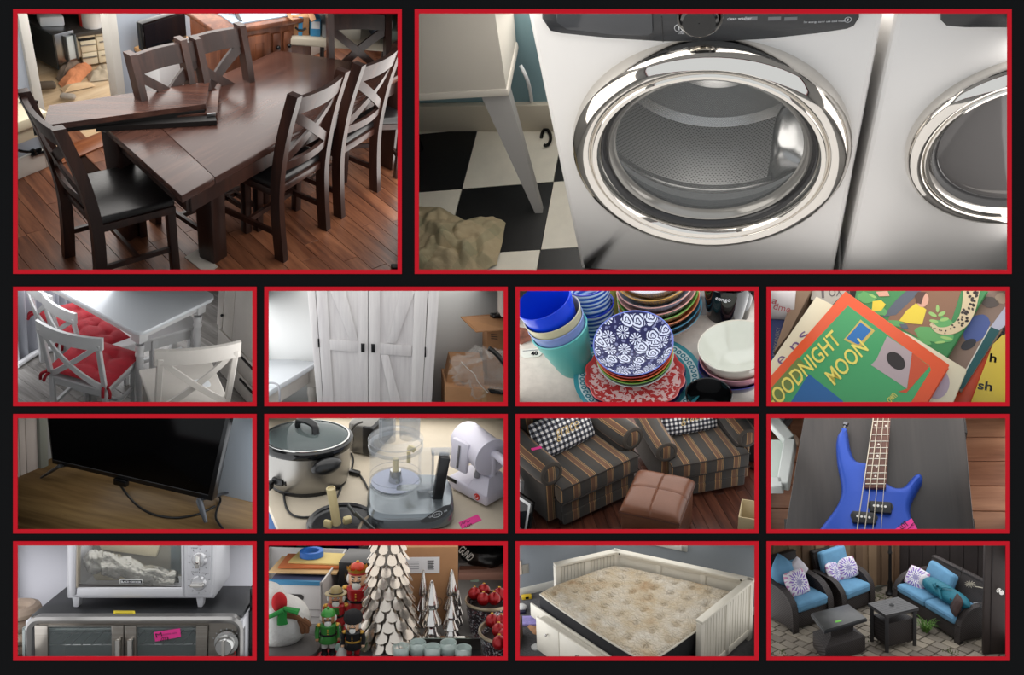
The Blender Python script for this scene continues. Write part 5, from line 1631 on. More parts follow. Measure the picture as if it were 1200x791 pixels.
for(x0,y0),(x1,y1),off in(((243,264),(156,318),0),((905,424),(938,532),0)):
 t0=ITV@P.at(x0,y0,zb+.004);t1=ITV@P.at(x1,y1,0.006)
 m=MB();m.tube([t0,t0.lerp(t1,.15),t0.lerp(t1,.8),t1],[.012,.013,.009,.007],8,flat=.55);f_=m.build('foot',footm,tv)
 m=MB();r1=t0+Vector((.0,.2,-zb+.006));m.tube([t0,t0.lerp(r1,.5),r1],[.011,.01,.007],8,flat=.55);m.build('foot',footm,tv)
m=MB();m.box((.03,.035,.03),(Lw-.05,.045,.5),.01);m.build('back_case',mat('matte_black',(24,24,26),.6),tv)
cab_=mat('cable_black',(16,16,17),.45)
pts=[P.at(525,346,.05)]+[P.at(x,y,.006)for x,y in((560,395),(605,445),(660,482),(720,502),(790,510),(850,504),(915,488),(980,455))]
m=MB();m.tube(crom(pts,5),.0042,8);m.build('cable',cab_,label='black cable looping on the desk in front of the television',cat='cable')
pts=[P.at(x,y,z)for x,y,z in((945,392,.05),(975,390,.04),(1000,405,.02),(1006,430,.006),(990,470,.006),(985,510,.006),(1005,545,.006),(1035,585,.006))]
m=MB();m.tube(crom(pts,5),.0042,8);m.build('cable',cab_,label='black cable running off the desk right of the television',cat='cable')
def wallthrough(p,q,name,m_,th=.03,h=1.4,ext=1.5):
 a,b=P.at(*p),P.at(*q);d=(b-a).normalized();M=Matrix((d,Vector((-d.y,d.x,0)),(0,0,1))).transposed().to_4x4();M.translation=a
 return a,b,d,M
a,b,d1_,MW=wallthrough((45,326),(208,254),'wall_left',None)
def uw(x,y):return(MW.inverted()@P.at(x,y,n=MW.to_3x3()@Vector((0,1,0)),q=a)).x
u1,u2,u3,u4=uw(66,200),uw(150,150),uw(178,150),uw(95,200)
m=MB();m.box((-.8,.012,-.02),(u1-.003,.05,1.3),.003);m.box((u1,.012,-.02),(u4,.05,1.3),.003);m.box((u4+.003,.012,-.02),(u2,.05,1.3),.003)
m.build('door_2',mat('pinkish_white_door',(206,196,190),.5),M=MW,kind='structure')
m=MB();m.box((u2,0,-.02),(u3+.01,.05,1.3),.004);m.build('trim_2',mat('sage_grey_trim',(142,146,138),.5),M=MW,kind='structure')
m=MB();m.box((u3+.01,.04,-.02),(1.8,.06,1.3));m.build('wall_left',mat('grey_wall_tv',(150,152,152),.8),M=MW,kind='structure')
a,b,d1_,MW2=wallthrough((960,388),(1160,436),'wall_right',None)
m=MB();m.box((-.25,0,-.02),(1.2,.04,1.3));m.build('wall_right',mat('pale_blue_grey_wall',(176,186,196),.8),M=MW2,kind='structure')
P.finish()
# ================================================================ 8: slow cooker, food processor, slicer
P=small(1,1,31,300,5.9,0,end=8.5)
P.shell(NICHE)
P.lamp('left',5,.1,1.5,(.97,.98,1))
P.lamp('top',6,.1,1.6,(1,.99,.97))
ss=mat('brushed_inox',(160,158,154),.34,1)
blackp=mat('black_plastic',(20,20,21),.3)
e0,e1_=P.at(45,452),P.at(92,564)
dd_=(e1_-e0).normalized()
far=e0-dd_*2
m=MB();m.prism([(far.x,far.y),((e1_+dd_*.3).x,(e1_+dd_*.3).y),(1.2,-.6),(1.2,.55),(far.x,.55)],-.03,0)
m.build('folding_table',mat('cream_table_top',(196,184,164),.5,var=.06,vscale=10),label='cream folding table under the kitchen appliances',cat='table')
m=MB();m.box((-2,-1,-.16),(2,.8,-.12));m.build('floor',mat('blue_floor',(96,136,196),.6),kind='structure')
m=MB();m.box((-2,.62,-.7),(2,.66,1.2));m.build('wall_back',mat('dark_brown_wall',(52,46,44),.8),kind='structure')
c=P.at(232,350,0)
ck=thing('slow_cooker','oval stainless slow cooker with black rim and glass lid','slow cooker',(c.x,c.y+.02,0))
E2=Matrix.Diagonal((1.0,.80,1,1))
rx=.160
hc=.165
m=MB();m.lathe([(rx*.86,.012),(rx*.92,.02),(rx*.965,hc*.35),(rx*.99,hc*.7),(rx,hc)],56,E2);m.build('body',ss,ck)
m=MB();m.lathe([(.001,0),(rx*.88,0),(rx*.9,.008),(rx*.88,.016),(rx*.8,.016)],48,E2);m.build('base',blackp,ck)
m=MB();m.lathe([(rx*.98,hc-.004),(rx*1.04,hc),(rx*1.075,hc+.012),(rx*1.06,hc+.026),(rx*1.0,hc+.03),(rx*.94,hc+.024),(rx*.90,hc+.005),(rx*.86,hc-.05),(.001,hc-.1)],64,E2);m.build('crock_rim',blackgloss,ck)
lid=None
m=MB();m.lathe([(rx*.97,hc+.028),(rx*.92,hc+.034),(rx*.7,hc+.046),(rx*.4,hc+.055),(.001,hc+.058)],56,E2);lid=m.build('lid',glass('lid_glass',(120,132,132),.05,.42),ck)
m=MB();m.lathe([(rx*.99,hc+.024),(rx*.985,hc+.034),(rx*.95,hc+.035),(rx*.945,hc+.03)],56,E2);m.build('lid_band',mat('bright_steel_band',(190,190,188),.15,1),lid)
m=MB();m.tube(crom([(-.035,.03,hc+.056),(-.03,.02,hc+.085),(.0,0,hc+.095),(.03,-.02,hc+.085),(.035,-.03,hc+.055)],4),.011,8,flat=1.3);m.build('lid_handle',blackp,lid)
p=P.at(322,240,n=(0,1,0),q=(0,c.y-.085,0))
m=MB()
def hd(u,v):
 a,b=pi*u,2*pi*v
 return(.056*cos(a),-.034*sin(a)*1.0*abs(cos(b/2))**.01+.0,.032*sin(a)**.6*sin(b)*(1 if sin(b)>0 else.8))
m.ball((0,0,0),1,20,12,sc=(.058,.032,.030))
m.build('side_handle',blackp,ck,M=TR(p.x-c.x,p.y-c.y-.058,p.z,.42,0,-.12))
p=P.at(92,335,n=(0,1,0),q=(0,c.y-.07,0))
m=MB();m.bx((0,0,0),(.05,.03,.028),rz=-.5,bev=.008);m.bx((-.03,-.02,-.006),(.02,.03,.03),rz=-.5,bev=.006);m.cyl((.022,-.01,0),(.03,-.02,0),.009);m.build('control_knob',blackp,ck,loc=(p.x-c.x,p.y-c.y-.02,p.z))
cord=mat('cord_black',(22,22,23),.5)
pts=[P.at(x,y,.006)for x,y in((118,385),(118,420),(132,470),(165,500),(220,508),(275,495),(330,460),(370,410),(390,360))]
m=MB();m.tube(crom(pts,5),.0042,8);m.build('power_cord',cord,label='black cord lying in a loop before the slow cooker',cat='cord')
pts=[P.at(x,y,.006)for x,y in((420,220),(436,205),(445,240),(440,285),(470,300),(500,340),(516,375))]
m=MB();m.tube(crom(pts,5),.004,8);m.build('power_cord',cord,label='black cord between slow cooker and food processor',cat='cord')
p=P.at(452,296,.01);m=MB();m.bx(p,(.045,.022,.02),rz=-.5,bev=.005);m.build('mains_plug',blackp,label='black mains plug on the table right of the slow cooker',cat='plug')
M_,w,h=front(P,(430,205),(515,222),yt=62)
t=thing('toaster','dark steel toaster standing behind the food processor','toaster',M=M_)
m=MB();m.box((-w/2-.01,0,0),(w/2+.02,.2,h),.02,3);m.build('body',mat('grey_steel_dark',(126,124,120),.35,.8),t)
m=MB();m.box((w/2-.025,-.004,.01),(w/2+.03,.2,h*.95),.01);m.build('side_panel',blackp,t)
pts=[P.at(x,y,z)for x,y,z in((488,55,.2),(455,70,.16),(432,110,.1),(424,160,.05),(428,200,.01))]
m=MB();m.tube(crom(pts,5),.004,8);m.build('power_cord',cord,label='black cord hanging down beside the toaster',cat='cord')
c=P.at(690,478,0)
fpz=thing('food_processor','food processor with silver base and clear bowl with black handle','food processor',(c.x,c.y,0))
cl=glass('clear_bowl',(196,202,208),.03,.16,.8)
cl2=glass('clear_edges',(150,156,162),.05,.42,.8)
silver=mat('silver_paint',(128,134,138),.22,.75)
m=MB()
hb_=.085
def bs(u,v):
 a=2*pi*u
 k=4.0
 ex=abs(cos(a))**(2/k)*(1 if cos(a)>0 else-1);ey=abs(sin(a))**(2/k)*(1 if sin(a)>0 else-1)
 if v>.8:f=lerp(.93,.0,(v-.8)/.2);z=hb_+.006*(1-f);
 else:
  q=v/.8;f=1-.10*q**3+.06*sin(pi*q*.6);z=hb_*q
 front_=.02*(-ey)if ey<0 else 0
 return(.150*ex*f+.02,.115*ey*f-front_*(1-min(1,v)),max(.012,z)-(.022*max(0,-ey)*(1 if v>.45 else 0)*min(1,(v-.45)*4)*f))
m.grid(bs,56,24,cu=True);m.build('base',silver,fpz)
m=MB();m.lathe([(.001,0),(.12,0),(.14,.006),(.135,.014)],40,Matrix.Diagonal((1.04,.85,1,1))@Matrix.Translation((.02,0,0)));m.build('foot_ring',blackp,fpz)
bc=P.at(648,398,hb_);bx_,by_=bc.x-c.x,bc.y-c.y+.085
BM=Matrix.Translation((bx_,by_,hb_+.0))
hb2=.155
m=MB();m.lathe([(.088,0),(.092,.01),(.094,hb2)],56,BM);bw_=m.build('bowl',cl,fpz)
m=MB();m.lathe([(.0895,.0),(.0945,0),(.0955,.006),(.0925,.010)],56,BM);m.lathe([(.094,hb2-.012),(.098,hb2-.010),(.099,hb2),(.096,hb2+.004),(.093,hb2)],56,BM);m.lathe([(.0925,.028),(.0935,.03),(.0925,.032)],56,BM);m.build('bowl_rims',cl2,bw_)
m=MB();m.lathe([(.001,.004),(.088,.004)],40,BM);m.build('bowl_floor',mat('bowl_floor_grey',(150,156,176),.4),bw_)
m=MB();m.cyl((bx_,by_,hb_+.003),(bx_,by_,hb_+.05),.026,.02,24);m.build('spindle',mat('bright_spindle',(188,188,186),.15,1),fpz)
m=MB();m.cyl((bx_,by_,hb_+.05),(bx_,by_,hb_+.098),.0115,.0105,16);m.build('spindle_cap',mat('ivory_plastic_stem',(206,192,150),.5),fpz)
m=MB();m.lathe([(.098,hb2+.003),(.096,hb2+.02),(.085,hb2+.03),(.06,hb2+.033)],48,BM);ld_=m.build('lid',cl,fpz)
m=MB();m.lathe([(.097,hb2+.02),(.099,hb2+.023),(.097,hb2+.026)],48,BM);m.build('lid_rim',cl2,ld_)
m=MB();m.lathe([(.036,hb2+.02),(.038,hb2+.12)],28,BM@TR(.05,.01,0)@Matrix.Diagonal((1,.8,1,1)));m.build('feed_tube',cl2,ld_)
m=MB();m.lathe([(.03,hb2+.03),(.03,hb2+.12)],20,BM@TR(-.03,-.02,0));m.build('pusher',cl2,ld_)
iv=mat('ivory_clip',(206,190,140),.5)
m=MB();m.bx((bx_+.045,by_-.055,hb_+hb2-.02),(.014,.012,.05),rx=.15,bev=.003);m.bx((bx_+.055,by_-.05,hb_+hb2+.01),(.03,.012,.02),ry=.5,bev=.003);m.build('latch',iv,fpz)
q=P.at(862,320,n=(0,1,0),q=(0,c.y+by_-.075,0))
hx,hy=q.x-c.x,q.y-c.y
m=MB();m.bx((hx-.055,hy+.02,hb_+.085),(.05,.03,.16),bev=.006);m.build('handle_column',cl,fpz)
m=MB();m.bx((hx-.002,hy,hb_+.165),(.07,.04,.014),bev=.005);m.bx((hx-.04,hy+.002,hb_+.018),(.085,.036,.016),rz=.2,bev=.005);m.bx((hx-.03,hy-.004,hb_+.09),(.008,.03,.15),bev=.002);m.build('handle_bracket',cl2,fpz)
m=MB();m.bar((hx-.014,hy-.014,hb_-.028),(hx+.012,hy-.006,hb_+.155),.036,.054,.007,up=(0,1,0),seg=2);m.build('handle_grip',blackp,fpz)
m=MB();m.bx((hx-.02,hy-.01,hb_-.012),(.045,.035,.03),rz=.4,bev=.005);m.build('handle_foot',silver,fpz)
po=[P.at(x,y,n=(0,-.80,.60),q=P.at(840,492,.062))for x,y in((764,524),(770,534),(820,530),(880,505),(908,470),(906,448),(880,452),(820,488))]
m=MB();nv=Vector((0,-.8,.6));m.add([p-Vector(c)*1 for p in po]+[p-Vector(c)+nv*.004 for p in po],[tuple(range(7,-1,-1)),tuple(range(8,16))]+[(i,(i+1)%8,8+(i+1)%8,8+i)for i in range(8)])
pn=m.build('switch_panel',blackp,fpz,smooth=False)
cp=sum(po,Vector())/8-Vector(c)+nv*.005
xx=(po[4]-po[0]).normalized()
m=MB();yy=nv.cross(xx)
m.tube([cp+xx*(.018*cos(a))+yy*(.009*sin(a))for a in[2*pi*k/24 for k in range(24)]],.0008,5,closed=True);m.build('button_ring',grey_txt,pn)
for s_,u_ in(('ON',-.03),('PULSE',-.0105),('OFF',.026)):
 a_=cp+xx*u_;tfit(s_,a_,a_+xx*(.021 if s_=='PULSE' else.012),.006,yy,grey_txt,pn,ext=.0006)
c=P.at(395,545,0)
cd=thing('blade_carrier','black round lid with beige stem and grey blades at the lower edge','blade set',(c.x,c.y-.01,0))
m=MB();m.lathe([(.001,.004),(.10,.004),(.116,.012),(.122,.02),(.118,.024),(.11,.018)],48);m.build('dish',mat('smoky_black',(44,44,46),.2),cd)
s0,s1=P.at(368,530,.03)-c,P.at(340,365,n=(0,1,0),q=P.at(368,530,.03))-c
m=MB();m.cyl(s0,s1,.0155,.0155,20);m.lathe([(.0155,0),(.0160,.003),(.011,.003),(.0105,-.03)],20,Matrix.Translation(s1)@frame_to(s1-s0).to_4x4());m.build('stem',mat('beige_plastic_stem',(196,178,132),.5),cd)
m=MB();m.bx(s0+Vector((.035,.02,.0)),(.03,.02,.03),rz=.4,rx=.3,bev=.006);m.build('hub_fin',iv,cd)
m=MB();m.bx(s0+Vector((-.03,.0,.0)),(.03,.016,.03),rz=-.5,bev=.006);m.build('hub_fin',iv,cd)
m=MB()
for a,b,wd_ in(((420,440),(455,490),.016),((455,480),(560,575),.02)):
 A_,B_=P.at(*a,.05)-c,P.at(*b,.03)-c
 m.bar(A_,B_,.006,wd_,.002)
m.build('blade',mat('grey_blade',(86,88,86),.3,.6),cd)
m=MB();pts=[P.at(x,y,.04)-c for x,y in((470,560),(490,520),(520,495),(556,482))];m.tube(crom(pts,5),.006,6,flat=.4);m.build('bracket',mat('bronze_bracket',(112,100,84),.35,.6),cd)
M_,w,h=front(P,(893,372),(1078,472),z=0,h=.2)
sl=thing('drum_slicer','white plastic drum slicer with crank and red round emblem','slicer',M=M_)
wp=mat('white_lilac_plastic',(206,202,214),.35)
m=MB();m.box((-w/2,0,.008),(w/2,.13,.06),.012,3);m.build('base',wp,sl)
m=MB();m.add([(w*.0,.0,.055),(w*.5,.0,.055),(w*.5,.12,.055),(w*.0,.12,.055),(w*.12,.03,.11),(w*.4,.03,.11),(w*.4,.1,.11),(w*.12,.1,.11)],[(3,2,1,0),(4,5,6,7),(0,1,5,4),(1,2,6,5),(2,3,7,6),(3,0,4,7)]);m.build('pedestal',wp,sl)
m=MB();m.tube(crom([(w*.3,.06,.08),(w*.32,.06,.16),(w*.36,.055,.20),(w*.6,.04,.21),(w*.95,.02,.20),(w*1.0,.02,.14),(w*1.0,.02,.04)],4),[.02]*8+[.016]*17,12);m.build('crank_arm',wp,sl)
m=MB();m.tube([(w*.14,.02,.10),(w*.2,.03,.18)],.012,10);m.build('grey_lever',mat('grey_lever',(128,128,132),.5),sl)
dm=Matrix.Translation((-w*.1,.07,.19))@frame_to((1,-.25,.0)).to_4x4()
m=MB();m.lathe([(.001,-.09),(.062,-.09),(.066,-.08),(.066,.08),(.072,.085),(.072,.098),(.001,.1)],40,dm);dr_=m.build('drum',wp,sl)
m=MB();m.bx((-w*.2,-.0,.17),(.085,.02,.12),rz=-.0,rx=-.1,bev=.008);pl_=m.build('drum_cover',wp,sl)
m=MB();m.bx((-w*.19,-.013,.17),(.008,.004,.09),rx=-.1,bev=.001);m.build('blade_slot',mat('slot_grey',(110,108,110),.4),pl_)
m=MB();m.bx((w*-.42,-.001,.05),(.06,.004,.016),bev=.002);m.build('drawer_gap_shade',blackp,sl)  # solid black strip painting the shade in the drawer gap
m=MB();m.cyl((w*.26,-.003,.034),(w*.26,.001,.034),.013,n=24);em=m.build('emblem',mat('emblem_red',(206,52,44),.4),sl)
m=MB();m.tube([(w*.26+.007*cos(a),-.0035,.034+.007*sin(a))for a in[k*.4-4.2 for k in range(13)]],.0013,5);m.build('emblem_mark',white_pl,em)
tq=[P.at(x,y,.001)for x,y in((946,532),(1036,494),(1056,520),(962,562))]
pk=mat('pink_tag',(240,60,150),.7)
t=thing('lot_tag','bright pink lot tag on the cream table before the slicer','tag')
m=MB();m.prism([(p.x,p.y)for p in tq],0,.0015);m.build('paper',pk,t)
ink=mat('tag_ink',(40,16,30),.7)
tfit('LOT',P.at(978,552,.002),P.at(1012,540,.002),.012,(0,1,0),ink,t,bold=.02)
pts=[P.at(x,y,.002)for x,y in((958,545),(966,528),(972,538),(980,524),(990,532),(1000,522))]
m=MB();m.tube(crom(pts,3),.0008,4);m.build('scribble',ink,t)
P.finish()
# ================================================================ 9: striped armchairs and leather ottoman
P=small(2,1,36,150,7.4,0,end=11.5)
P.shell(mat('dim_niche_paint',(96,96,98),.9))
P.lamp('top',5.5,.4,4,(1,.98,.95))
P.lamp('left',3,.3,3,(1,.98,.96))
P.lamp('right',3,.3,3,(.97,.98,1))
ST=[(0,(62,57,52)),(.33,(66,60,54)),(.335,(172,138,92)),(.365,(172,138,92)),(.37,(110,78,56)),(.60,(124,84,60)),(.605,(172,138,92)),(.63,(172,138,92)),(.635,(84,72,56)),(.68,(84,72,56)),(.685,(168,134,90)),(.71,(168,134,90)),(.715,(58,56,54))]
def stripe(name,coord,per=.17,off=0.):
 t=NT(name)
 if coord=='UV':x=t.n('SeparateXYZ',{0:t.n('TexCoord').outputs['UV']}).outputs[0]
 else:x=t.n('SeparateXYZ',{0:t.co()}).outputs[0]
 f=t.math('FRACT',t.math('ADD',t.math('DIVIDE',x,per),off+10))
 c=t.ramp(f,ST,'CONSTANT')
 n_=t.noise(t.co(),220,2)
 c=t.mix(.35,c,t.mix(n_,lin((30,26,24)),lin((150,130,110))),'SOFT_LIGHT')
 t.set(Base_Color=c,Roughness=.9)
 t.b.inputs['Sheen Weight'].default_value=.15
 t.bump(n_,.25,.002)
 return t.m
s_obj,s_uv=stripe('striped_upholstery','O'),stripe('striped_upholstery_arm','UV')
pipe=mat('dark_piping',(44,38,34),.9)
m=MB();m.box((-3,-3,-.06),(4,4,-.012));fl9=m.build('floor',mat('dark_subfloor',(52,30,20),.8),kind='structure')
darkoak=wood('dark_red_boards',(70,38,28),(104,62,46),0,7,.35,stretch=.1,dark=(50,26,18),per_obj=.3)
a,b=P.at(915,395),P.at(1010,560)
planks(P,fl9,darkoak,(0,0,0),math.atan2(a.y-b.y,a.x-b.x),.085,.9,-1.9,1.9,-1.5,1.8,seed=3)
m=MB();m.box((-3,1.75,0),(4,1.8,3));m.build('wall_back',mat('grey_wall_arm',(112,112,116),.8),kind='structure')
m=MB();m.box((-3,1.72,0),(4,1.75,.13),.005);m.build('baseboard_back',mat('white_trim',(214,212,205),.5),kind='structure')
def armchair(label,loc,rz,s):
 t=thing('armchair',label,'armchair',loc,rz,'striped armchairs')
 t.scale=(s,s,s)
 m=MB();m.box((-.37,-.47,.05),(.37,.36,.28),.03,3);m.build('base',s_obj,t)
 m=MB();m.box((-.37,-.495,.05),(.37,-.46,.165),.016,3);m.build('base_panel',s_obj,t)
 m=MB();m.box((-.37,-.49,.16),(.37,-.455,.275),.016,3);m.build('base_panel',s_obj,t)
 poly=[(-.40,-.52),(.40,-.52),(.40,-.40),(.315,-.37),(.315,.22),(-.315,.22),(-.315,-.37),(-.40,-.40)]
 m=MB();m.prism(poly,.275,.445,bev=.035);sc=m.build('seat_cushion',s_obj,t)
 for z in(.285,.435):
  m=MB();m.tube([(x*.995,y*.995,z)for x,y in poly],.006,6,closed=True);m.build('piping',pipe,sc)
 for sg in(-1,1):
  m=MB();m.box((sg*.33,-.385,.05),(sg*.46,.40,.50),.02,3);m.build('arm_panel',s_obj,t)
  R_=.115
  def arm(u,v):
   a=2*pi*u;y=lerp(-.40,.40,v);z0=.54+.07*max(0,v-.35)
   r=R_*(1 if v>.03 else.93)
   return(sg*.415+r*cos(a),y,z0+r*sin(a))
  m=MB();m.grid(arm,28,14,cu=True);m.uv=[(u*.70,v)for u,v in m.uv]
  ar=m.build('arm_roll',s_uv,t)
  fm=Matrix.Translation((sg*.415,-.40,.54))@DOORM
  m=MB();m.lathe([(R_*.93,.0),(R_*.90,.012),(R_*.7,.018),(R_*.62,.014)],28,fm);m.build('roll_band',mat('olive_upholstery',(66,60,54),.9),ar)
  m=MB();m.lathe([(R_*.62,.014),(R_*.5,.02),(.001,.022)],24,fm);m.build('roll_face',s_obj,ar)
 def back(u,v):
  x=lerp(-.40,.40,u)
  return x
 m=MB();v_,f_=rbox_data(.68,.24,.62,.09,5)
 m.add(v_,f_,0,TR(0,.27,.68,0,-.22));m.build('back_cushion',s_obj,t)
 m=MB();m.bx((0,.40,.52),(.78,.14,.9),rx=-.14,bev=.05,seg=3);m.build('back_frame',s_obj,t)
 for x in(-.33,.33):
  for y in(-.40,.32):
   m=MB();m.lathe([(.001,0),(.018,0),(.026,.03),(.02,.05)],12,Matrix.Translation((x,y,0)));m.build('foot',mat('dark_foot',(40,26,20),.5),t)
 return t
def gingham():
 t=NT('black_white_gingham')
 s=t.n('SeparateXYZ',{0:t.co()})
 fx_=t.math('GREATER_THAN',t.math('FRACT',t.math('ADD',t.math('MULTIPLY',s.outputs[0],26.),20.)),.5)
 fy_=t.math('GREATER_THAN',t.math('FRACT',t.math('ADD',t.math('MULTIPLY',s.outputs[1],26.),20.)),.5)
 k=t.math('MULTIPLY',t.math('ADD',fx_,fy_),.5)
 t.set(Base_Color=t.ramp(k,[(.0,(226,224,222)),(.26,(92,94,104)),(.76,(18,18,24))],'CONSTANT'),Roughness=.9)
 return t.m
gm=gingham()
script=mat('tan_thread',(190,164,110),.8)
def lumbar(label,M):
 t=thing('lumbar_pillow',label,'pillow',M=M)
 m=MB();m.pillow(.52,.28,.12,p=.5,corner=.06);m.build('cover',gm,t,weld=True)
 n0=len(CUR.objs)
 tx=tfit('grace',(-.10,-.015,.060),(.12,-.015,.060),.085,(0,1,0),script,t,shear=.35,ext=.001,bold=-.005)
 return t
AL=armchair('striped armchair on the left with a pink tag on its arm',(-.536,-.17,0),.687,.872)
AR=armchair('striped armchair on the right, behind the leather ottoman',(.412,.10,0),.327,.757)
def pil(A,label,x,y,z,rx,ry=0,rz=0,k=1.0):
 return lumbar(label,A.matrix_basis@TR(x,y,z,rz,rx,ry)@Matrix.Diagonal((k,k,1,1)))
bpy.context.view_layer.update()
pil(AL,'black and white checked lumbar pillow on the left armchair',-.035,-.02,.60,1.0,0,.05,1.18)
pil(AR,'black and white checked lumbar pillow on the right armchair',-.02,.02,.60,1.1,0,0,1.12)
pk=mat('pink_tag',(240,60,150),.7)
q=AL.matrix_basis@Vector((-.40,-.18,.656))
m=MB();m.bx((0,0,0),(.075,.026,.003),rz=.75-.3);m.build('pink_tag',pk,loc=q,label='pink tag lying on the left arm of the left armchair',cat='tag')
leather=mat('brown_leather',(112,70,49),.33,var=.16,vscale=5,bump=.3,bscale=120,bdist=.003)
A,B,C,D=[P.at(x,y,.42)for x,y in((520,440),(832,512),(852,300),(602,262))]
cen=(A+B+C+D)/4
ox=((B-A)+(C-D)).normalized();oy=Vector((-ox.y,ox.x,0))
wx,wy=((B-A).length+(C-D).length)/2,((D-A).length+(C-B).length)/2
MO=Matrix((ox,oy,(0,0,1))).transposed().to_4x4();MO.translation=Vector((cen.x,cen.y,0))
ot=thing('ottoman','square brown leather ottoman between the two striped armchairs','ottoman',M=MO)
m=MB();m.box((-wx/2+.006,-wy/2+.006,.02),(wx/2-.006,wy/2-.006,.34),.02,3);m.build('body',leather,ot)
for sx in(-1,1):
 for sy in(-1,1):
  m=MB()
  def pad(u,v,sx=sx,sy=sy):
   x=lerp(0,sx*wx/2,u);y=lerp(0,sy*wy/2,v)
   e=(1-u**7)**.5*(1-v**7)**.5
   return(x,y,.36+.062*e-.010*math.exp(-(u/.03)**2)-.010*math.exp(-(v/.03)**2)+.012*(1-u*u)*(1-v*v))
  m.grid(pad,22,22)
  bx0,by0=sx*wx/2,sy*wy/2
  m.add([(0,by0,.32),(bx0,by0,.32),(bx0,by0,.365),(0,by0,.365)],[(0,1,2,3)]);m.add([(bx0,0,.32),(bx0,by0,.32),(bx0,by0,.365),(bx0,0,.365)],[(0,1,2,3)])
  m.build('cushion_panel',leather,ot)
m=MB();pts=[(x*wx/2,y*wy/2,.352)for x,y in((-1,-1),(1,-1),(1,1),(-1,1))];m.tube(pts,.006,6,closed=True);m.build('seam_piping',mat('dark_leather',(84,50,38),.45),ot)
def pframe(label,M,w,h,fw,fm_,inner):
 t=thing('picture_frame',label,'picture frame',M=M)
 for a,b in(((-w/2,0),(w/2,fw)),((-w/2,h-fw),(w/2,h)),((-w/2,fw),(-w/2+fw,h-fw)),((w/2-fw,fw),(w/2,h-fw))):
  m=MB();m.box((a[0],-.012,a[1]),(b[0],.012,b[1]),.002);m.build('rail',fm_,t)
 m=MB();m.box((-w/2+fw,-.002,fw),(w/2-fw,.006,h-fw));m.build('mat_board',inner,t)
 m=MB();m.box((-w/2+fw*2.4,-.006,fw*2.4),(w/2-fw*2.4,-.001,h-fw*2.4));m.build('print',mat('dark_print_glass',(36,38,42),.1),t)
 return t
q=P.at(118,575,0)
pframe('black picture frame with white mat leaning at the lower left',TR(q.x-.17,q.y+.03,0,-.75,-.25),.36,.30,.022,blackgloss,white_pl)
q=P.at(62,440,0)
pframe('thin silver picture frame standing beside the left armchair',TR(q.x-.1,q.y,0,-1.15,-.12),.5,.36,.012,mat('silver_frame',(168,170,172),.3,.7),mat('grey_mat',(110,104,100),.6))
M_,w,h=front(P,(1082,600),(1200,640),h=.22)
t=thing('cream_box','open cream cardboard box at the lower right corner','box',M=M_@Matrix.Rotation(.25,4,'Z'))
cb_=mat('cream_carton',(196,178,140),.7)
for a,b in(((-.09,0,0),(.2,.006,.19)),((-.09,.006,0),(-.084,.2,.19)),((-.09,.2,0),(.2,.206,.19))):
 m=MB();m.box(a,b);m.build('side_panel',cb_,t)
m=MB();m.box((-.084,.006,0),(.2,.2,.006));m.build('bottom',cb_,t)
m=MB();q1=P.at(1140,272,.01);m.tube(crom([q1,q1+Vector((.06,-.04,0)),q1+Vector((.14,-.02,0)),q1+Vector((.2,.02,0))],4),.008,6);m.build('lamp_cord',blackgloss,label='black cord on the floor right of the right armchair',cat='cord')
M_,w,h=front(P,(1085,90),(1200,110),z=.35,h=.5)
m=MB();m.box((-w/2,.1,-.35),(w/2+.2,.5,.4),.02);m.build('dark_speaker',mat('matte_black',(24,24,26),.6),M=M_,label='dark cabinet behind the right armchair at the upper right',cat='cabinet')
P.finish()
# ================================================================ 10: blue bass guitar on a dark table
P=small(3,1,66,480,5.7,0,end=7.6,yaw='level')
P.shell(NICHE)
P.lamp('top',6,.05,1.2,(1,.98,.96))
P.lamp('left',3.5,.2,2.0)
P.lamp('right',3.5,.3,2.2)
zfl=-.42
m=MB();m.box((-2,-1.5,zfl-.05),(2,1.5,zfl-.012));f10=m.build('floor',mat('dark_subfloor',(52,30,20),.8),kind='structure')
planks(P,f10,wood('brown_oak_boards',(160,108,80),(200,146,112),0,8,.38,stretch=.1,dark=(120,76,54),per_obj=.22),(0,0,zfl),0.0,.075,.7,-1.0,1.0,-.6,.8,seed=11)
dk_=wood('charcoal_wood_top',(45,41,39),(62,56,53),1,9,.42,stretch=.06,dark=(44,39,38),bump=.15)
tb=thing('low_table','dark charcoal wood table carrying the blue bass guitar','table')
slab(P,[(205,20),(962,20),(1015,600),(108,600)],-.03,0,.003).build('table_top',dk_,tb)
for x,y in((160,560),(960,560),(250,60),(920,60)):
 q=P.at(x,y,-.03);m=MB();m.bx((q.x,q.y,(zfl-.03)/2),(.05,.05,-zfl-.035));m.build('leg',dk_,tb)
zg=.040
def G(x,y,z=zg):return P.at(x,y,z)
out=[(390,72),(378,84),(362,108),(355,150),(356,200),(362,250),(372,300),(380,350),(378,395),(360,440),(330,485),(295,530),(265,572),(240,640),(800,640),(760,590),(735,545),(718,505),(708,470),(712,430),(728,392),(750,352),(766,325),(767,305),(757,292),(742,291),(725,302),(702,328),(680,350),(660,358),(638,357),(615,347),(594,332),(570,316),(545,262),(512,240),(470,236),(448,226),(432,200),(420,160),(414,120),(408,84),(401,72)]
def sm(pts):
 c=crom([(x,y,0)for x,y in pts+pts[:1]],3)[:-1]
 return[(p.x,p.y)for p in c]
blue=mat('metallic_blue',(34,74,172),.36,.25)
bs_=thing('bass_guitar','blue four string bass guitar with two black pickups, lying on dark table','bass guitar')
q=[G(x,y)for x,y in sm(out)]
n_=len(q);cc=G(540,450)
prof=[(1.0,.006,0),(1.0,.03,0),(.6,.037,.006),(.0,.040,.014)]
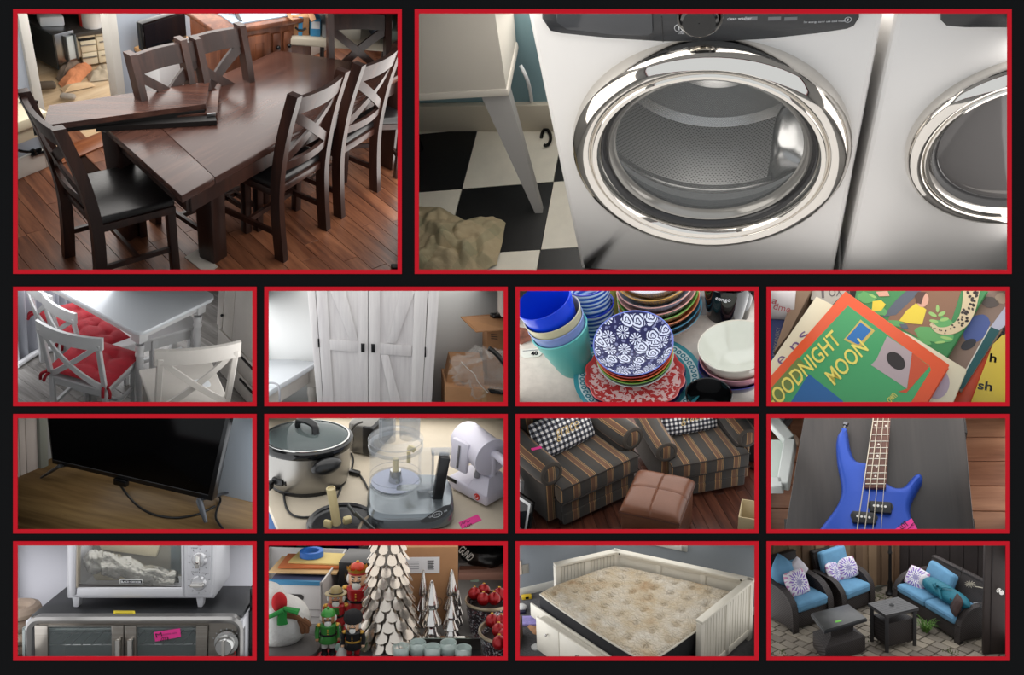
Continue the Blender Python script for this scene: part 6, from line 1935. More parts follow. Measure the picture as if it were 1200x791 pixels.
def inset(pts,d):
 o=[]
 for i in range(len(pts)):
  a,b=pts[i-1],pts[(i+1)%len(pts)]
  t_=(b-a);t_.z=0;t_.normalize();nn=Vector((t_.y,-t_.x,0))
  o.append(pts[i]+nn*d)
 return o
area=sum(q[i].x*q[(i+1)%n_].y-q[(i+1)%n_].x*q[i].y for i in range(n_))
sgn=1 if area<0 else-1
rings=[]
for d,z in((0,.004),(0,.024),(.003,.033),(.008,.038),(.013,zg)):
 r=inset(q,sgn*d);rings.append([(p.x,p.y,z)for p in r])
m=MB();vs=[p for r in rings for p in r];fs=[]
for k in range(len(rings)-1):
 for i in range(n_):fs.append((k*n_+i,k*n_+(i+1)%n_,(k+1)*n_+(i+1)%n_,(k+1)*n_+i))
from mathutils.geometry import tessellate_polygon
for base_ in((len(rings)-1)*n_,0):
 for tri in tessellate_polygon([[Vector((vs[base_+i][0],vs[base_+i][1],0))for i in range(n_)]]):fs.append(tuple(base_+i for i in tri))
m.add(vs,fs);m.build('body',blue,bs_,sharp=50)
nz=zg+.012
neck=wood('rosewood_fretboard',(98,62,50),(126,84,68),1,14,.4,stretch=.1)
A0,A1,B0,B1=(490,366),(592,368),(531,20),(616,20)
slab(P,[A0,A1,B1,B0],zg-.002,nz,.0015).build('fretboard',neck,bs_)
slab(P,[(A0[0]+3,A0[1]),(A1[0]-3,A1[1]),(B1[0]-2,B1[1]),(B0[0]+2,B0[1])],zg-.016,zg-.002).build('neck',mat('maple_edge',(188,152,104),.4),bs_)
nick=mat('nickel',(196,190,178),.2,1)
def nk(v,u):
 y=lerp(366,20,v);x0=lerp(A0[0],B0[0],v);x1=lerp(A1[0],B1[0],v);return(lerp(x0,x1,u),y)
fr=[349,325,297,262,230,205,178,147,116,84,52]
for y in fr:
 v=(366-y)/346;a,b=G(*nk(v,.02),nz),G(*nk(v,.98),nz)
 m=MB();m.cyl(a,b,.0016,n=8);m.build('fret',nick,bs_)
pearl=mat('pearl_dot',(226,216,204),.3)
for(x,y) in((543,312),(548,266),(553,215),(558,161),(543,70),(593,73)):
 p=G(x,y,nz);m=MB();m.cyl(p,p+Vector((0,0,.0005)),.0026,n=14);m.build('inlay_dot',pearl,bs_)
pkm=mat('pickup_black',(22,22,24),.4)
for pts,ears,dots_ in(([(515,426),(617,433),(620,488),(514,480)],((503,452),(629,462)),((537,452),(555,453),(573,455),(590,457))),([(433,474),(544,484),(546,538),(432,530)],((423,500),(555,512)),((458,502),(477,504),(495,506),(514,508)))):
 pu=slab(P,pts,zg,zg+.012,.003).build('pickup',pkm,bs_)
 w=sum((G(*p_)for p_ in pts),Vector())/4
 for k,e in enumerate(ears):
  i0,i1=(0,3)if k==0 else(1,2)
  m=MB();tri=[G(*pts[i0],zg),G(*pts[i1],zg),G(*e,zg)];a_,b_,c_=tri
  m.prism([(p.x,p.y)for p in(a_.lerp(b_,.15),a_.lerp(b_,.85),c_)],zg,zg+.006);m.build('pickup_ear',pkm,pu)
 for d in dots_:
  p=G(*d,zg+.012);m=MB();m.cyl(p,p+Vector((0,0,.0008)),.0030,n=12);m.build('pole_piece',mat('pole_silver',(214,212,208),.3,.3),pu)
stm=mat('string_steel',(196,186,168),.3,.8)
for k,(xt,xb) in enumerate(((537,452),(558,490),(583,528),(607,568))):
 a,b=G(xt,10,nz+.004),G(xb,590,nz+.006)
 if k==0:pass
 m=MB();m.cyl(a,b,.0013-.0002*k,n=8);m.build('string',stm,bs_)
p0,p1=G(394,84,.022),G(404,60,.022)
m=MB();m.tube([p0,p0.lerp(p1,.5),p0.lerp(p1,.55),p1],[.003,.003,.0065,.007],12);m.build('strap_button',mat('dark_chrome',(120,120,124),.2,1),bs_)
pk=mat('pink_tag',(240,60,150),.7)
tg=thing('lot_tag','pink lot tag stuck on the lower right of the guitar body','tag')
slab(P,[(630,568),(715,512),(748,575),(690,620)],zg+.0005,zg+.0015).build('paper',pk,tg)
tfit('LOT',G(660,556,zg+.002),G(694,534,zg+.002),.013,(.3,1,0),ink,tg,bold=.02)
for k in range(3):
 a,b=G(695+6*k,565-4*k,zg+.002),G(725+3*k,555-12*k,zg+.002)
 m=MB();m.tube(crom([a,a.lerp(b,.5)+Vector((0,.003,0)),b],3),.0005,4);m.build('scribble',ink,tg)
wl_=mat('white_shelf_paint',(208,212,208),.4)
sh=thing('shelf_unit','white wooden shelf piece standing on the floor at the upper left','frame')
zt_=-.16
def bar2(a,b,w=.03,h=.05):
 m=MB();m.bar(P.at(*a,zt_),P.at(*b,zt_),w,h,.003);return m
bar2((20,10),(140,150)).build('board',wl_,sh)
bar2((140,150),(104,362)).build('board',wl_,sh)
bar2((104,355),(20,355)).build('board',wl_,sh)
slab(P,[(20,140),(120,140),(98,350),(20,310)],zt_-.04,zt_-.02).build('panel',mat('mint_white_panel',(192,202,194),.4),sh)
m=MB();pts=[P.at(92+40*cos(a),30+42*sin(a),-.3)for a in[2*pi*k/30 for k in range(30)]];m.tube(pts,.012,8,closed=True);mr=thing('round_mirror','round dark rimmed mirror lying at the upper left corner','mirror');m.build('rim',mat('dark_grey_rim',(64,62,62),.4),mr)
m=MB();m.add([tuple(p)for p in pts],[tuple(range(30))]);m.build('glass',mat('mirror_grey',(168,176,180),.1,.6),mr)
m=MB();pts=[P.at(x,y,-.38)for x,y in((122,112),(160,105),(180,130),(176,158),(150,156))];m.prism([(p.x,p.y)for p in pts],-.405,-.385,bev=.005);m.build('pale_block',mat('pale_pinkish_wood',(196,168,146),.5),label='pale wooden block on the floor beside the white frame',cat='block')
P.finish()
# ================================================================ 11: two toaster ovens
P=small(0,2,20,535,5.7,0,end=7.2,yaw='level')
P.shell(NICHE)
P.lamp('left',5,.1,1.4,(.98,.98,1))
P.lamp('top',5,.05,1.2,(1,1,1))
P.lamp('right',3.5,.4,1.6,(1,1,1))
z1=P.at(590,378,n=Y0,q=(0,0,0)).z
steel_s=wood('brushed_warm_steel',(150,144,136),(176,170,162),0,20,.3,stretch=.02,bump=.05)
steel_s.node_tree.nodes['Principled BSDF'].inputs['Metallic'].default_value=.85
silver_g=mat('silver_grey_enamel',(186,186,190),.35,.25)
blk_top=mat('scuffed_black_top',(40,41,43),.42,var=.35,vscale=14)
lowg=mat('grey_green_interior',(150,158,155),.5)
def f0(x,y,q=0):return P.at(x,y,n=Y0,q=(0,q,0))
bk_l,bk_r=P.at(250,252,z1),P.at(925,285,z1)
yb_=(bk_l.y+bk_r.y)/2+.06
ov=thing('toaster_oven','large stainless toaster oven with double glass doors and scuffed black top','toaster oven')
xl_,xr_=f0(80,420).x,f0(1115,420).x
m=MB();m.box((xl_+.004,.012,z1-.012),(xr_-.004,yb_,z1),.006,2);m.build('top_plate',blk_top,ov)
m=MB()
for a,b in(((xl_,.0,z1-.3),(xl_+.012,yb_,z1-.008)),((xr_-.012,0,z1-.3),(xr_,yb_,z1-.008)),((xl_,yb_-.01,z1-.3),(xr_,yb_,z1-.01)),((xl_,0,z1-.31),(xr_,yb_,z1-.3))):
 m.box(a,b,.002)
m.build('case',silver_g,ov)
m=MB()
rim=rrect(xl_,z1-.33,xr_,z1+.001,.028,6)
inn=rrect(xl_+.012,z1-.33+.012,xr_-.012,z1-.014,.02,6)
vs=[(x,-.0,z)for x,z in rim]+[(x,-.006,z)for x,z in[(lerp(a[0],b[0],.4),lerp(a[1],b[1],.4))for a,b in zip(rim,inn)]]+[(x,0,z)for x,z in inn]+[(x,.02,z)for x,z in rim]
n_=len(rim)
m.add(vs,[(k*n_+i,k*n_+(i+1)%n_,(k+1)*n_+(i+1)%n_,(k+1)*n_+i)for k in(0,1)for i in range(n_)]+[(3*n_+i,3*n_+(i+1)%n_,(i+1)%n_,i)for i in range(n_)])
m.build('front_rim',mat('grey_steel_rim',(150,148,146),.3,.7),ov)
fp(P,[(112,380),(1085,380),(1080,416),(112,414)],.002,.012).build('top_band',steel_s,ov)
fp(P,[(952,414),(1085,416),(1080,640),(946,640)],.002,.012).build('control_panel',steel_s,ov)
cvl,cvr=f0(185,420).x,f0(890,420).x
m=MB();m.box((cvl-.06,.015,z1-.3),(cvl-.055,yb_-.02,z1-.03));m.box((cvr+.055,.015,z1-.3),(cvr+.06,yb_-.02,z1-.03));m.box((cvl-.06,yb_-.03,z1-.3),(cvr+.06,yb_-.02,z1-.03));m.box((cvl-.06,.015,z1-.3),(cvr+.06,yb_-.02,z1-.295));m.box((cvl-.06,.015,z1-.035),(cvr+.06,yb_-.02,z1-.03));m.build('cavity',lowg,ov)
gz=glass('oven_glass',(150,160,160),.05,.16,.5)
for nm,pts,bars,gpts in(('door',None,([(122,418),(186,418),(186,640),(126,640)],[(488,418),(546,418),(545,640),(490,640)]),[(186,420),(490,420),(490,640),(186,640)]),('door',None,([(550,418),(606,418),(606,640),(551,640)],[(890,418),(946,418),(938,640),(888,640)]),[(606,420),(890,420),(888,640),(606,640)])):
 d=fp(P,[gpts[0],gpts[1],gpts[2],gpts[3]],-.002,.004).build(nm,gz,ov)
 for b in bars:fp(P,b,-.006,.006,.0015).build('stile',steel_s,d)
 fp(P,[(gpts[0][0],417),(gpts[1][0],417),(gpts[1][0],424),(gpts[0][0],424)],-.005,.006,.001).build('rail',steel_s,d)
brass=mat('warm_handle_steel',(190,176,150),.15,1)
for x in(519,577):
 a,b=f0(x,484,-.022),f0(x,640,-.022)
 m=MB();m.cyl(a,b,.0065,n=16);m.cyl(a+Vector((0,.02,-.004)),a+Vector((0,0,-.004)),.005,n=10);m.build('handle',chrome,ov)
rk=mat('rack_wire',(176,178,176),.3,.9)
zr=f0(540,520,.06).z
zr=z1-.075
x=cvl-.03
m_w=[]
while x<cvr+.03:
 m=MB();m.cyl((x,.03,zr),(x,yb_-.04,zr),.0012,n=6);m.build('rack_wire',rk,ov);x+=.022
for y in(.035,yb_-.045,(yb_)/2):
 m=MB();m.cyl((cvl-.04,y,zr-.002),(cvr+.04,y,zr-.002),.0016,n=6);m.build('rack_wire',rk,ov)
kc=f0(1036,498,-.004)
KM=Matrix.Translation(kc)@DOORM
m=MB();m.lathe([(.026,0),(.026,.004),(.0195,.006),(.019,.024),(.017,.028),(.001,.028)],36,KM);kn=m.build('knob',mat('satin_knob',(196,196,194),.2,.9),ov)
m=MB();m.box((-.003,-.034,-.017),(.003,-.027,.017),.001);m.build('knob_ridge',chrome,kn,loc=kc)
c_=f0(1050,548,-.002);m=MB();m.tube([c_+Vector((.012*cos(a),0,.006*sin(a)))for a in[2*pi*k/20 for k in range(20)]],.0012,5,closed=True);m.build('red_mark',mat('red_ring',(176,60,56),.5),ov)
for k in range(7):
 a=pi*(.1+.8*k/6);c_=f0(1036,498,0)+Vector((.030*cos(a),.0005,.030*sin(a)));m=MB();m.bx(c_,(.003,.001,.0012),ry=-a);m.build('dial_mark',grey_txt,ov)
q4=[P.at(x,y,z1+.0008)for x,y in((498,364),(602,365),(600,348),(500,347))]
lb=thing('yellow_label','yellow warning label on the black top of the lower oven','label')
m=MB();m.prism([(p.x,p.y)for p in q4],z1+.0002,z1+.001);m.build('paper',mat('label_yellow',(222,200,60),.6),lb)
for k in range(2):
 a,b=P.at(508,358-6*k,z1+.0012),P.at(592,359-6*k,z1+.0012);m=MB();m.bar(a,b,.0012,.0004);m.build('print_line',mat('label_ink',(120,100,30),.7),lb)
tg=thing('lot_tag','pink lot tag taped to the right glass door of the lower oven','tag')
fp(P,[(690,450),(815,431),(819,472),(697,494)],-.0035,-.0025).build('paper',pk,tg)
UPV=Vector((0,0,1))
tfit('LOT 8',f0(720,484,-.004),f0(760,478,-.004),.0085,UPV,ink,tg,bold=.02)
tfit('M',f0(700,466,-.004),f0(728,458,-.004),.009,UPV,ink,tg);tfit('estate sale',f0(732,460,-.004),f0(800,450,-.004),.005,UPV,mat('tag_ink_faint',(150,50,110),.7),tg)
y2=P.at(320,332,z1).y
def f2(x,y,d=0):return P.at(x,y,n=Y0,q=(0,y2+d,0))
def g2(pts,d0,d1,bev=0):return fp(P,pts,y2+d0,y2+d1,bev)
uo=thing('toaster_oven','small silver toaster oven with two dials standing on the larger oven','toaster oven')
x0,x1,zb2=f2(278,285).x,f2(978,285).x,f2(600,287).z
zt2=zb2+.22
dep=.14
lightgrey=mat('light_grey_plastic',(188,188,192),.4)
m=MB()
for a,b in(((x0,y2,zb2),(x0+.008,y2+dep,zt2)),((x1-.055,y2,zb2),(x1,y2+dep,zt2)),((x0,y2+dep-.008,zb2),(x1,y2+dep,zt2)),((x0,y2,zb2-.001),(x1,y2+dep,zb2+.008)),((x0,y2,zt2-.008),(x1,y2+dep,zt2))):
 m.box(a,b,.003)
m.build('case',lightgrey,uo)
g2([(276,-40),(322,-40),(316,280),(284,280)],-.016,.01,.005).build('side_cheek',silver_g,uo)
g2([(830,-40),(978,-40),(966,287),(832,287)],-.012,.01,.005).build('control_side',lightgrey,uo)
g2([(852,-40),(962,-40),(955,270),(850,270)],-.015,-.010,.002).build('control_panel',mat('pale_panel',(196,196,200),.35,.2),uo)
dd=g2([(322,240),(828,240),(828,284),(320,280)],-.014,.004,.003).build('door',lightgrey,uo)
g2([(330,-40),(818,-40),(822,240),(328,240)],-.006,-.003).build('door_glass',glass('oven_glass_front',(140,140,136),.04,.14,.6),dd)
g2([(318,-40),(331,-40),(329,240),(318,240)],-.012,.004,.002).build('door_edge',mat('warm_edge',(176,166,150),.3,.5),dd)
g2([(818,-40),(832,-40),(834,284),(822,284)],-.012,.004,.002).build('door_edge',lightgrey,dd)
g2([(330,222),(820,232),(820,240),(330,238)],-.0075,-.0055).build('lower_trim',mat('dark_trim',(50,46,44),.3),dd)
bp=g2([(527,198),(636,200),(636,221),(527,220)],-.0078,-.006,.0008).build('badge',mat('badge_silver',(196,196,194),.3,.5),dd)
g2([(530,201),(633,203),(633,218),(530,217)],-.0084,-.0076).build('badge_field',blackgloss,bp)
tfit('BLACK+DECKER',f2(534,209,-.009),f2(629,211,-.009),.0045,UPV,white_pl,bp,bold=.01)
m=MB();m.box((x0+.01,y2+dep-.02,zb2),(x1-.06,y2+dep-.01,zt2));m.build('oven_back',mat('oven_back_steel',(150,146,134),.35,.6),uo)
bt=[f2(x,y,dep-.03)for x,y in((395,-20),(700,-20),(720,30),(700,95),(440,60))]
m=MB();m.prism([(p.x,p.z)for p in bt],-(y2+dep-.018),-(y2+dep-.03),FX,bev=.004);m.build('drip_tray',mat('beige_tray',(214,202,170),.35,.2),uo)
bt=[f2(x,y,dep-.05)for x,y in((385,160),(420,150),(700,190),(690,215),(410,205))]
m=MB();m.prism([(p.x,p.z)for p in bt],-(y2+dep-.04),-(y2+dep-.05),FX,bev=.004);m.build('lower_tray',mat('beige_tray',(206,196,168),.35,.2),uo)
bl=mat('blue_grey_side',(128,152,160),.4)
m=MB();m.box((f2(765,0,.12).x,y2+.12,zb2+.01),(f2(830,0,.12).x,y2+.125,zt2-.01),.006);m.build('side_wall',bl,uo)
crk=bagmat()if False else mat('foil_wrap',(160,158,150),.12,.85,bump=.9,bscale=60,bdist=.02)
A_,B_=f2(375,100,.06),f2(800,205,.06)
def wrap_(u,v):
 a=2*pi*u;p=A_.lerp(B_,v);r=.026*(1-.35*v)*(.55+.45*sin(pi*min(1,v*4+.15))if v<.2 else 1)
 k=1+.45*noise.noise(Vector((cos(a)*1.6,sin(a)*1.6,v*9)))+.3*abs(noise.noise(Vector((cos(a)*4,sin(a)*4,v*26))))
 return(p.x,p.y-r*k*sin(a),p.z+r*k*cos(a))
m=MB();m.grid(wrap_,40,90,cu=True);m.build('wrapped_tube',crk,label='long part in crumpled clear wrap inside the upper oven',cat='wrapped part',sharp=180)
for x_,y_ in((300,287),(890,290)):
 pts=[(x_,282),(x_+38,283),(x_+30,332),(x_+8,332)]
 g2(pts,-.002,.02,.002).build('foot',lightgrey,uo)
 g2(pts,dep-.04,dep-.02,.002).build('foot',lightgrey,uo)
for x_,y_,ang in((908,103,0),(905,214,pi/2)):
 kc=f2(x_,y_,-.015);KM=Matrix.Translation(kc)@DOORM
 m=MB();m.lathe([(.0175,0),(.0175,.002),(.016,.004),(.014,.006),(.013,.012),(.001,.013)],32,KM);kn=m.build('dial',mat('dial_silver',(190,190,192),.25,.6),uo)
 m=MB();m.bx((0,-.016,0),(.009,.012,.030),ry=ang,bev=.003);m.build('dial_grip',chrome,kn,loc=kc)
 for k in range(9):
  a=2*pi*k/10+.3;m=MB();m.bx(kc+Vector((.0235*cos(a),-.0003,.0235*sin(a))),(.004,.0006,.0009),ry=-a);m.build('dial_mark',mat('dark_mark',(70,70,74),.6),uo)
tfit('TOAST',f2(868,162,-.0155),f2(900,164,-.0155),.003,UPV,mat('dark_mark',(70,70,74),.6),uo);tfit('STAY ON',f2(918,168,-.0155),f2(950,170,-.0155),.003,UPV,mat('dark_mark',(70,70,74),.6),uo)
tfit('TEMP',f2(866,50,-.0155),f2(900,50,-.0155),.003,UPV,mat('dark_mark',(70,70,74),.6),uo)
g2([(893,-10),(923,-10),(922,40),(894,40)],-.018,-.014,.002).build('red_lamp',mat('red_window',(120,28,34),.3),uo)
m=MB();m.box((-1.2,yb_+.06,-1),(1.4,yb_+.1,1.2));m.build('wall_back',mat('cool_white_wall',(206,206,213),.85),kind='structure')
m=MB();m.box((-1.2,-.3,z1-.36),(1.4,yb_+.06,z1-.31));m.build('counter',mat('grey_counter',(150,150,150),.6),label='grey counter under the lower toaster oven',cat='counter')
bs_=thing('rattan_basket','tan ribbed basket standing left of the large oven','basket')
bc=f0(40,440,.12)
for k in range(9):
 z=bc.z-.16+.026*k
 rr=.056-.006*max(0,k-5)
 m=MB();m.tube([(bc.x+rr*cos(a),bc.y+rr*sin(a),z)for a in[2*pi*j/28 for j in range(28)]],.014,8,closed=True)
 m.build('coil',mat('tan_rattan_%d'%(k%2),((150,132,116),(122,104,90))[k%2],.7),bs_)
q=f0(1152,322,.2);m=MB();m.bx(q,(.014,.02,.02),bev=.003);m.build('black_clip',blackgloss,label='small black clip by the wall at the right edge',cat='clip')
m=MB();q=f0(1165,500,.1);m.bx((q.x+.01,q.y,q.z),(.02,.1,.3),bev=.004);m.build('dark_stand',blackgloss,label='dark upright at the right edge beside the large oven',cat='stand')
P.finish()
# ================================================================ 12: nutcrackers and silver trees
P=small(1,2,22,300,6.3,0,end=9.0,yaw='level')
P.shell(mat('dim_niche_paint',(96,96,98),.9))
P.lamp('left',4.5,.2,1.6,(.98,.98,1))
P.lamp('top',4,.1,1.6,(1,.97,.93))
P.lamp('right',3,.1,1.4,(1,.96,.92))
gt=mat('grey_table_top',(126,122,118),.5,var=.06)
m=MB();m.box((-1.2,-.6,-.03),(1.2,.9,0));m.build('display_table',gt,label='grey table top under the christmas figures',cat='table')
m=MB();m.box((-2,1.15,-.5),(2,1.2,2));m.build('wall_back',mat('grey_blue_back',(150,154,160),.85),kind='structure')
def mm(n,c,r=.35,**k):return mat('xm_'+n,c,r,**k)
white_,black_,flesh,red_,green_,gold_,brown_=mm('white',(222,220,214)),mm('black',(20,20,22),.3),mm('flesh',(222,176,140)),mm('red',(166,28,34)),mm('green',(52,122,50)),mm('gold',(196,150,62),.3,metal=.5),mm('brown',(120,74,44))
fur=mm('white_fur',(224,222,216),.95,bump=.6,bscale=160)
def nutcracker(label,loc,H,rz,coat,trousers,boots,hat,sleeve=None,base_c=None,face=flesh,apron=None):
 """wooden soldier figure: base, boots, legs, coat, arms, head with beard, hat; built 1 unit tall then scaled"""
 t=thing('nutcracker',label,'nutcracker',loc,rz,'painted nutcrackers')
 t.scale=(1.32*H,1.25*H,H)
 m=MB();m.lathe([(.001,0),(.15,0),(.155,.01),(.15,.045),(.001,.045)],24);m.build('base',base_c or red_,t)
 for sg in(-1,1):
  m=MB();m.lathe([(.001,.045),(.05,.045),(.052,.07),(.042,.085),(.042,.17),(.048,.18),(.001,.18)],16,Matrix.Translation((sg*.055,0,0)));m.ball((sg*.055,-.04,.06),.035,12,8,sc=(1,1.3,.7));m.build('boot',boots,t)
  m=MB();m.lathe([(.04,.17),(.046,.30),(.05,.33)],16,Matrix.Translation((sg*.055,0,0)));m.build('leg',trousers,t)
 m=MB();m.lathe([(.001,.30),(.13,.30),(.135,.33),(.112,.42),(.105,.47),(.115,.56),(.12,.62),(.10,.65),(.001,.655)],28);b_=m.build('coat',coat,t)
 m=MB();m.lathe([(.115,.435),(.120,.44),(.120,.465),(.112,.47)],28);m.build('belt',black_ if coat is not black_ else gold_,b_)
 for k in range(3):
  m=MB();m.ball((0,-.118,.49+.04*k),.011,8,6);m.build('button',gold_,b_)
 if apron:
  m=MB();m.add([(-.05,-.125,.5),(.05,-.125,.5),(.04,-.13,.62),(-.04,-.13,.62)]+[(-.05,-.10,.5),(.05,-.10,.5),(.04,-.10,.62),(-.04,-.10,.62)],[(0,1,2,3),(7,6,5,4),(0,4,5,1),(1,5,6,2),(2,6,7,3),(3,7,4,0)]);m.build('waistcoat',apron,b_)
 for sg in(-1,1):
  m=MB();m.ball((sg*.125,0,.61),.045,14,8,sc=(.9,1,.8));m.build('epaulette',gold_,t)
  m=MB();m.tube([(sg*.135,0,.61),(sg*.155,-.01,.48),(sg*.15,-.035,.38)],[.036,.034,.03],12);a_=m.build('arm',sleeve or coat,t)
  m=MB();m.ball((sg*.15,-.045,.355),.028,12,8);m.build('hand',face,a_)
 m=MB();m.lathe([(.001,.64),(.06,.645),(.085,.67),(.092,.72),(.092,.80),(.08,.83),(.001,.835)],24);hd_=m.build('head',face,t)
 for sg in(-1,1):
  m=MB();m.ball((sg*.034,-.086,.775),.016,10,8);e_=m.build('eye',white_,hd_)
  m=MB();m.ball((sg*.034,-.098,.775),.008,8,6);m.build('pupil',black_,e_)if False else m.build('pupil',black_,hd_)
  m=MB();m.bar((sg*.014,-.092,.80),(sg*.055,-.085,.807),.008,.010);m.build('eyebrow',black_,hd_)
  m=MB();m.tube(crom([(0,-.098,.735),(sg*.025,-.1,.73),(sg*.05,-.088,.742)],3),[.009]*6+[.003],6);m.build('moustache',black_,hd_)
  m=MB();m.ball((sg*.092,.01,.735),.045,12,8,sc=(.6,1,1.5));m.build('hair',fur,hd_)
 m=MB();m.ball((0,-.1,.755),.016,10,8,sc=(.8,1.1,1));m.build('nose',face,hd_)
 m=MB();m.ball((0,-.085,.67),.05,14,10,sc=(.95,.6,1.35));m.build('beard',fur,hd_)
 if hat=='crown':
  m=MB();m.lathe([(.092,.82),(.098,.825),(.098,.845),(.09,.85)],28);m.build('hat_band',red_,t)
  m=MB();n_=48
  vs=[(.092*cos(2*pi*k/n_),.092*sin(2*pi*k/n_),.84)for k in range(n_)]+[(.112*cos(2*pi*k/n_),.112*sin(2*pi*k/n_),.90+.03*(k%6==0)-.012*(k%6==3))for k in range(n_)]
  m.add(vs,[(k,(k+1)%n_,n_+(k+1)%n_,n_+k)for k in range(n_)]);m.build('crown',gold_,t)
  m=MB();m.ball((0,0,.90),.075,20,12,sc=(1,1,1.05));m.build('crown_cap',mm('orange_red',(196,62,34)),t)
  m=MB();m.ball((0,0,.985),.018,10,8);m.build('finial',gold_,t)
 elif hat=='brim':
  c=mm('olive_hat',(146,128,84))
  m=MB();m.lathe([(.001,.825),(.14,.822),(.145,.83),(.14,.838),(.092,.84),(.085,.88),(.06,.935),(.03,.955),(.001,.96)],32);m.build('hat',c,t)
  m=MB();m.lathe([(.094,.838),(.097,.842),(.093,.858),(.089,.858)],28);m.build('hat_band',mm('dark_band',(52,40,30)),t)
 elif hat=='busby':
  m=MB()
  def bz(u,v):
   a=2*pi*u;r=[.09,.125,.14,.138,.12,.08,.001][int(v*6)];z=[.80,.82,.87,.94,1.0,1.035,1.04][int(v*6)]
   return(r*cos(a),r*sin(a),z)
  m.grid(bz,32,6,cu=True);m.build('fur_hat',mm('black_fur',(22,20,22),.9,bump=.8,bscale=120),t)
 elif hat=='cap':
  m=MB();m.lathe([(.10,.80),(.105,.805),(.10,.835),(.085,.875),(.05,.91),(.001,.92)],28);m.build('cap',mm('bright_green',(54,140,52)),t)
  m=MB();m.ball((0,0,.935),.022,10,8);m.build('pompom',mm('bright_green',(54,140,52)),t)
 return t
def gp(X,Y,z=0):return P.at(X,Y,z)
def hgt(base,Y):return P.hz(Y,base)
b=gp(328,566);nutcracker('small green nutcracker soldier in front of the white carton',b,hgt(b,328)/.955,.1,green_,white_,black_,'cap',face=mm('tan_face',(170,122,84)))
b=gp(360,496);b.y+=.02;nutcracker('nutcracker with olive brimmed hat and red sleeves behind the green soldier',b,hgt(b,228)/.96,.1,red_,brown_,red_,'brim',apron=green_,face=mm('rosy_face',(206,142,108)))
b=gp(446,592);tt=nutcracker('nutcracker in black with tall black fur hat at the front',b,hgt(b,346)/1.04,0,black_,red_,black_,'busby',base_c=black_)
m=MB();m.bar((-.165,-.06,.34),(-.195,-.03,.78),.02,.008);m.build('sword',mm('silver_sword',(170,174,178),.2,metal=.9),tt)
b=gp(468,440);nutcracker('tall king nutcracker with red and gold crown beside the silver tree',b,hgt(b,108)/1.0,-.05,red_,black_,black_,'crown',sleeve=mm('dark_green_sleeve',(44,74,46)))
b=gp(395,575);t=thing('angel_figure','tiny white angel figure between the green and the black nutcracker','figure',b)
s_=.07
m=MB();m.lathe([(.001,0),(.024,0),(.02,.02),(.008,.045),(.001,.047)],18);m.build('robe',white_,t)
m=MB();m.ball((0,0,.052),.009,12,8);m.build('head',flesh,t)
for sg in(-1,1):
 m=MB();m.ball((sg*.015,.006,.036),.012,10,6,sc=(1,.3,1.3));m.build('wing',mm('mint_wing',(170,196,184)),t)
b=gp(558,566);t=thing('tiny_tree','tiny white paper tree at the lower edge before the silver tree','ornament',b)
m=MB();m.lathe([(.016,0),(.001,.045)],12);m.build('cone',white_,t)
sil=mm('champagne_silver',(206,196,184),.2,metal=.92)
b=gp(612,505);Ht=.62;Rb=.098
st=thing('silver_tree','tall silver tree covered in rows of metallic petals','ornament tree',b)
m=MB();m.lathe([(.03,0),(Rb*.86,.01),(Rb*.55,Ht*.5),(.012,Ht)],28);m.build('core',mm('core_silver',(120,112,104),.35,metal=.8),st)
pet={}
rows_=15
for r in range(rows_):
 f=r/rows_
 z=.035+f*(Ht-.06)*(1-.12*(1-f));rad=lerp(Rb*.93,.02,f**.9)
 n_=max(6,int(round(2*pi*rad/lerp(.042,.026,f))))
 s=lerp(1.0,.55,f)
 key=r
 m=MB()
 L=.044*s;W=.044*s
 def pt(u,v):
  x=(2*u-1)*W/2*(.55+.62*v-.3*v**9)
  return(x,-(.002+.027*s*v**1.2)+.006*s*(2*u-1)**2,-L*v+.006*s*(2*u-1)**2*v)
 m.grid(pt,4,4)
 first=None
 for k in range(n_):
  a=2*pi*(k+.5*(r%2))/n_
  if sin(a)>.55:continue
  M=TR(rad*cos(a),rad*sin(a),z+L*.55,a+pi/2)
  if first is None:
   first=m.build('petal',sil,st,M=M)
  else:
   link('petal',first.data,st,M=M)
def gtree(label,X,Y,top,w):
 b=gp(X,Y);H=hgt(b,top)
 R=w/(300*4.054)/2
 t=thing('glass_tree',label,'ornament tree',b,0,'mercury glass trees')
 ti=[(0,.34,1.0),(.28,.62,.86),(.54,1.0,.62)]
 for z0,z1_,rr in ti:
  m=MB();m.lathe([(R*rr*.55,H*z0),(R*rr*.93,H*(z0+.005)),(R*rr,H*(z0+.02)),(R*rr*.92,H*lerp(z0,z1_,.2)),(R*rr*.5,H*lerp(z0,z1_,.62)),(R*rr*(.18 if z1_==1.0 else.42),H*lerp(z0,z1_,.97)),(.001,H*z1_)],28);m.build('tier',mm('mercury_glass',(206,202,198),.08,metal=.95),t)
 return t
gtree('mercury glass tree at the back left of the group',778,418,150,72)
gtree('tall front mercury glass tree in the middle of the group',818,490,202,100)
gtree('tallest mercury glass tree at the back right',912,410,150,92)
gtree('slim mercury glass tree at the far right of the group',944,410,248,50)
gtree('short front mercury glass tree at the right',912,482,300,90)
A,B=gp(606,586,.0),gp(1066,586,.0)
A2,B2=gp(610,478,.0),gp(1060,480,.0)
tr=thing('mirror_tray','long dark mirrored tray holding clear candle cups','tray')
x0,x1=A.x+.012,B.x-.01
y0_,y1_=A.y,gp(800,500,.03).y
m=MB();m.box((x0,y0_,.0),(x1,y1_,.006));m.build('base',mm('dark_mirror',(60,62,64),.1,metal=.7),tr)
hz_=P.hz(480,Vector(((x0+x1)/2,y1_,0)))
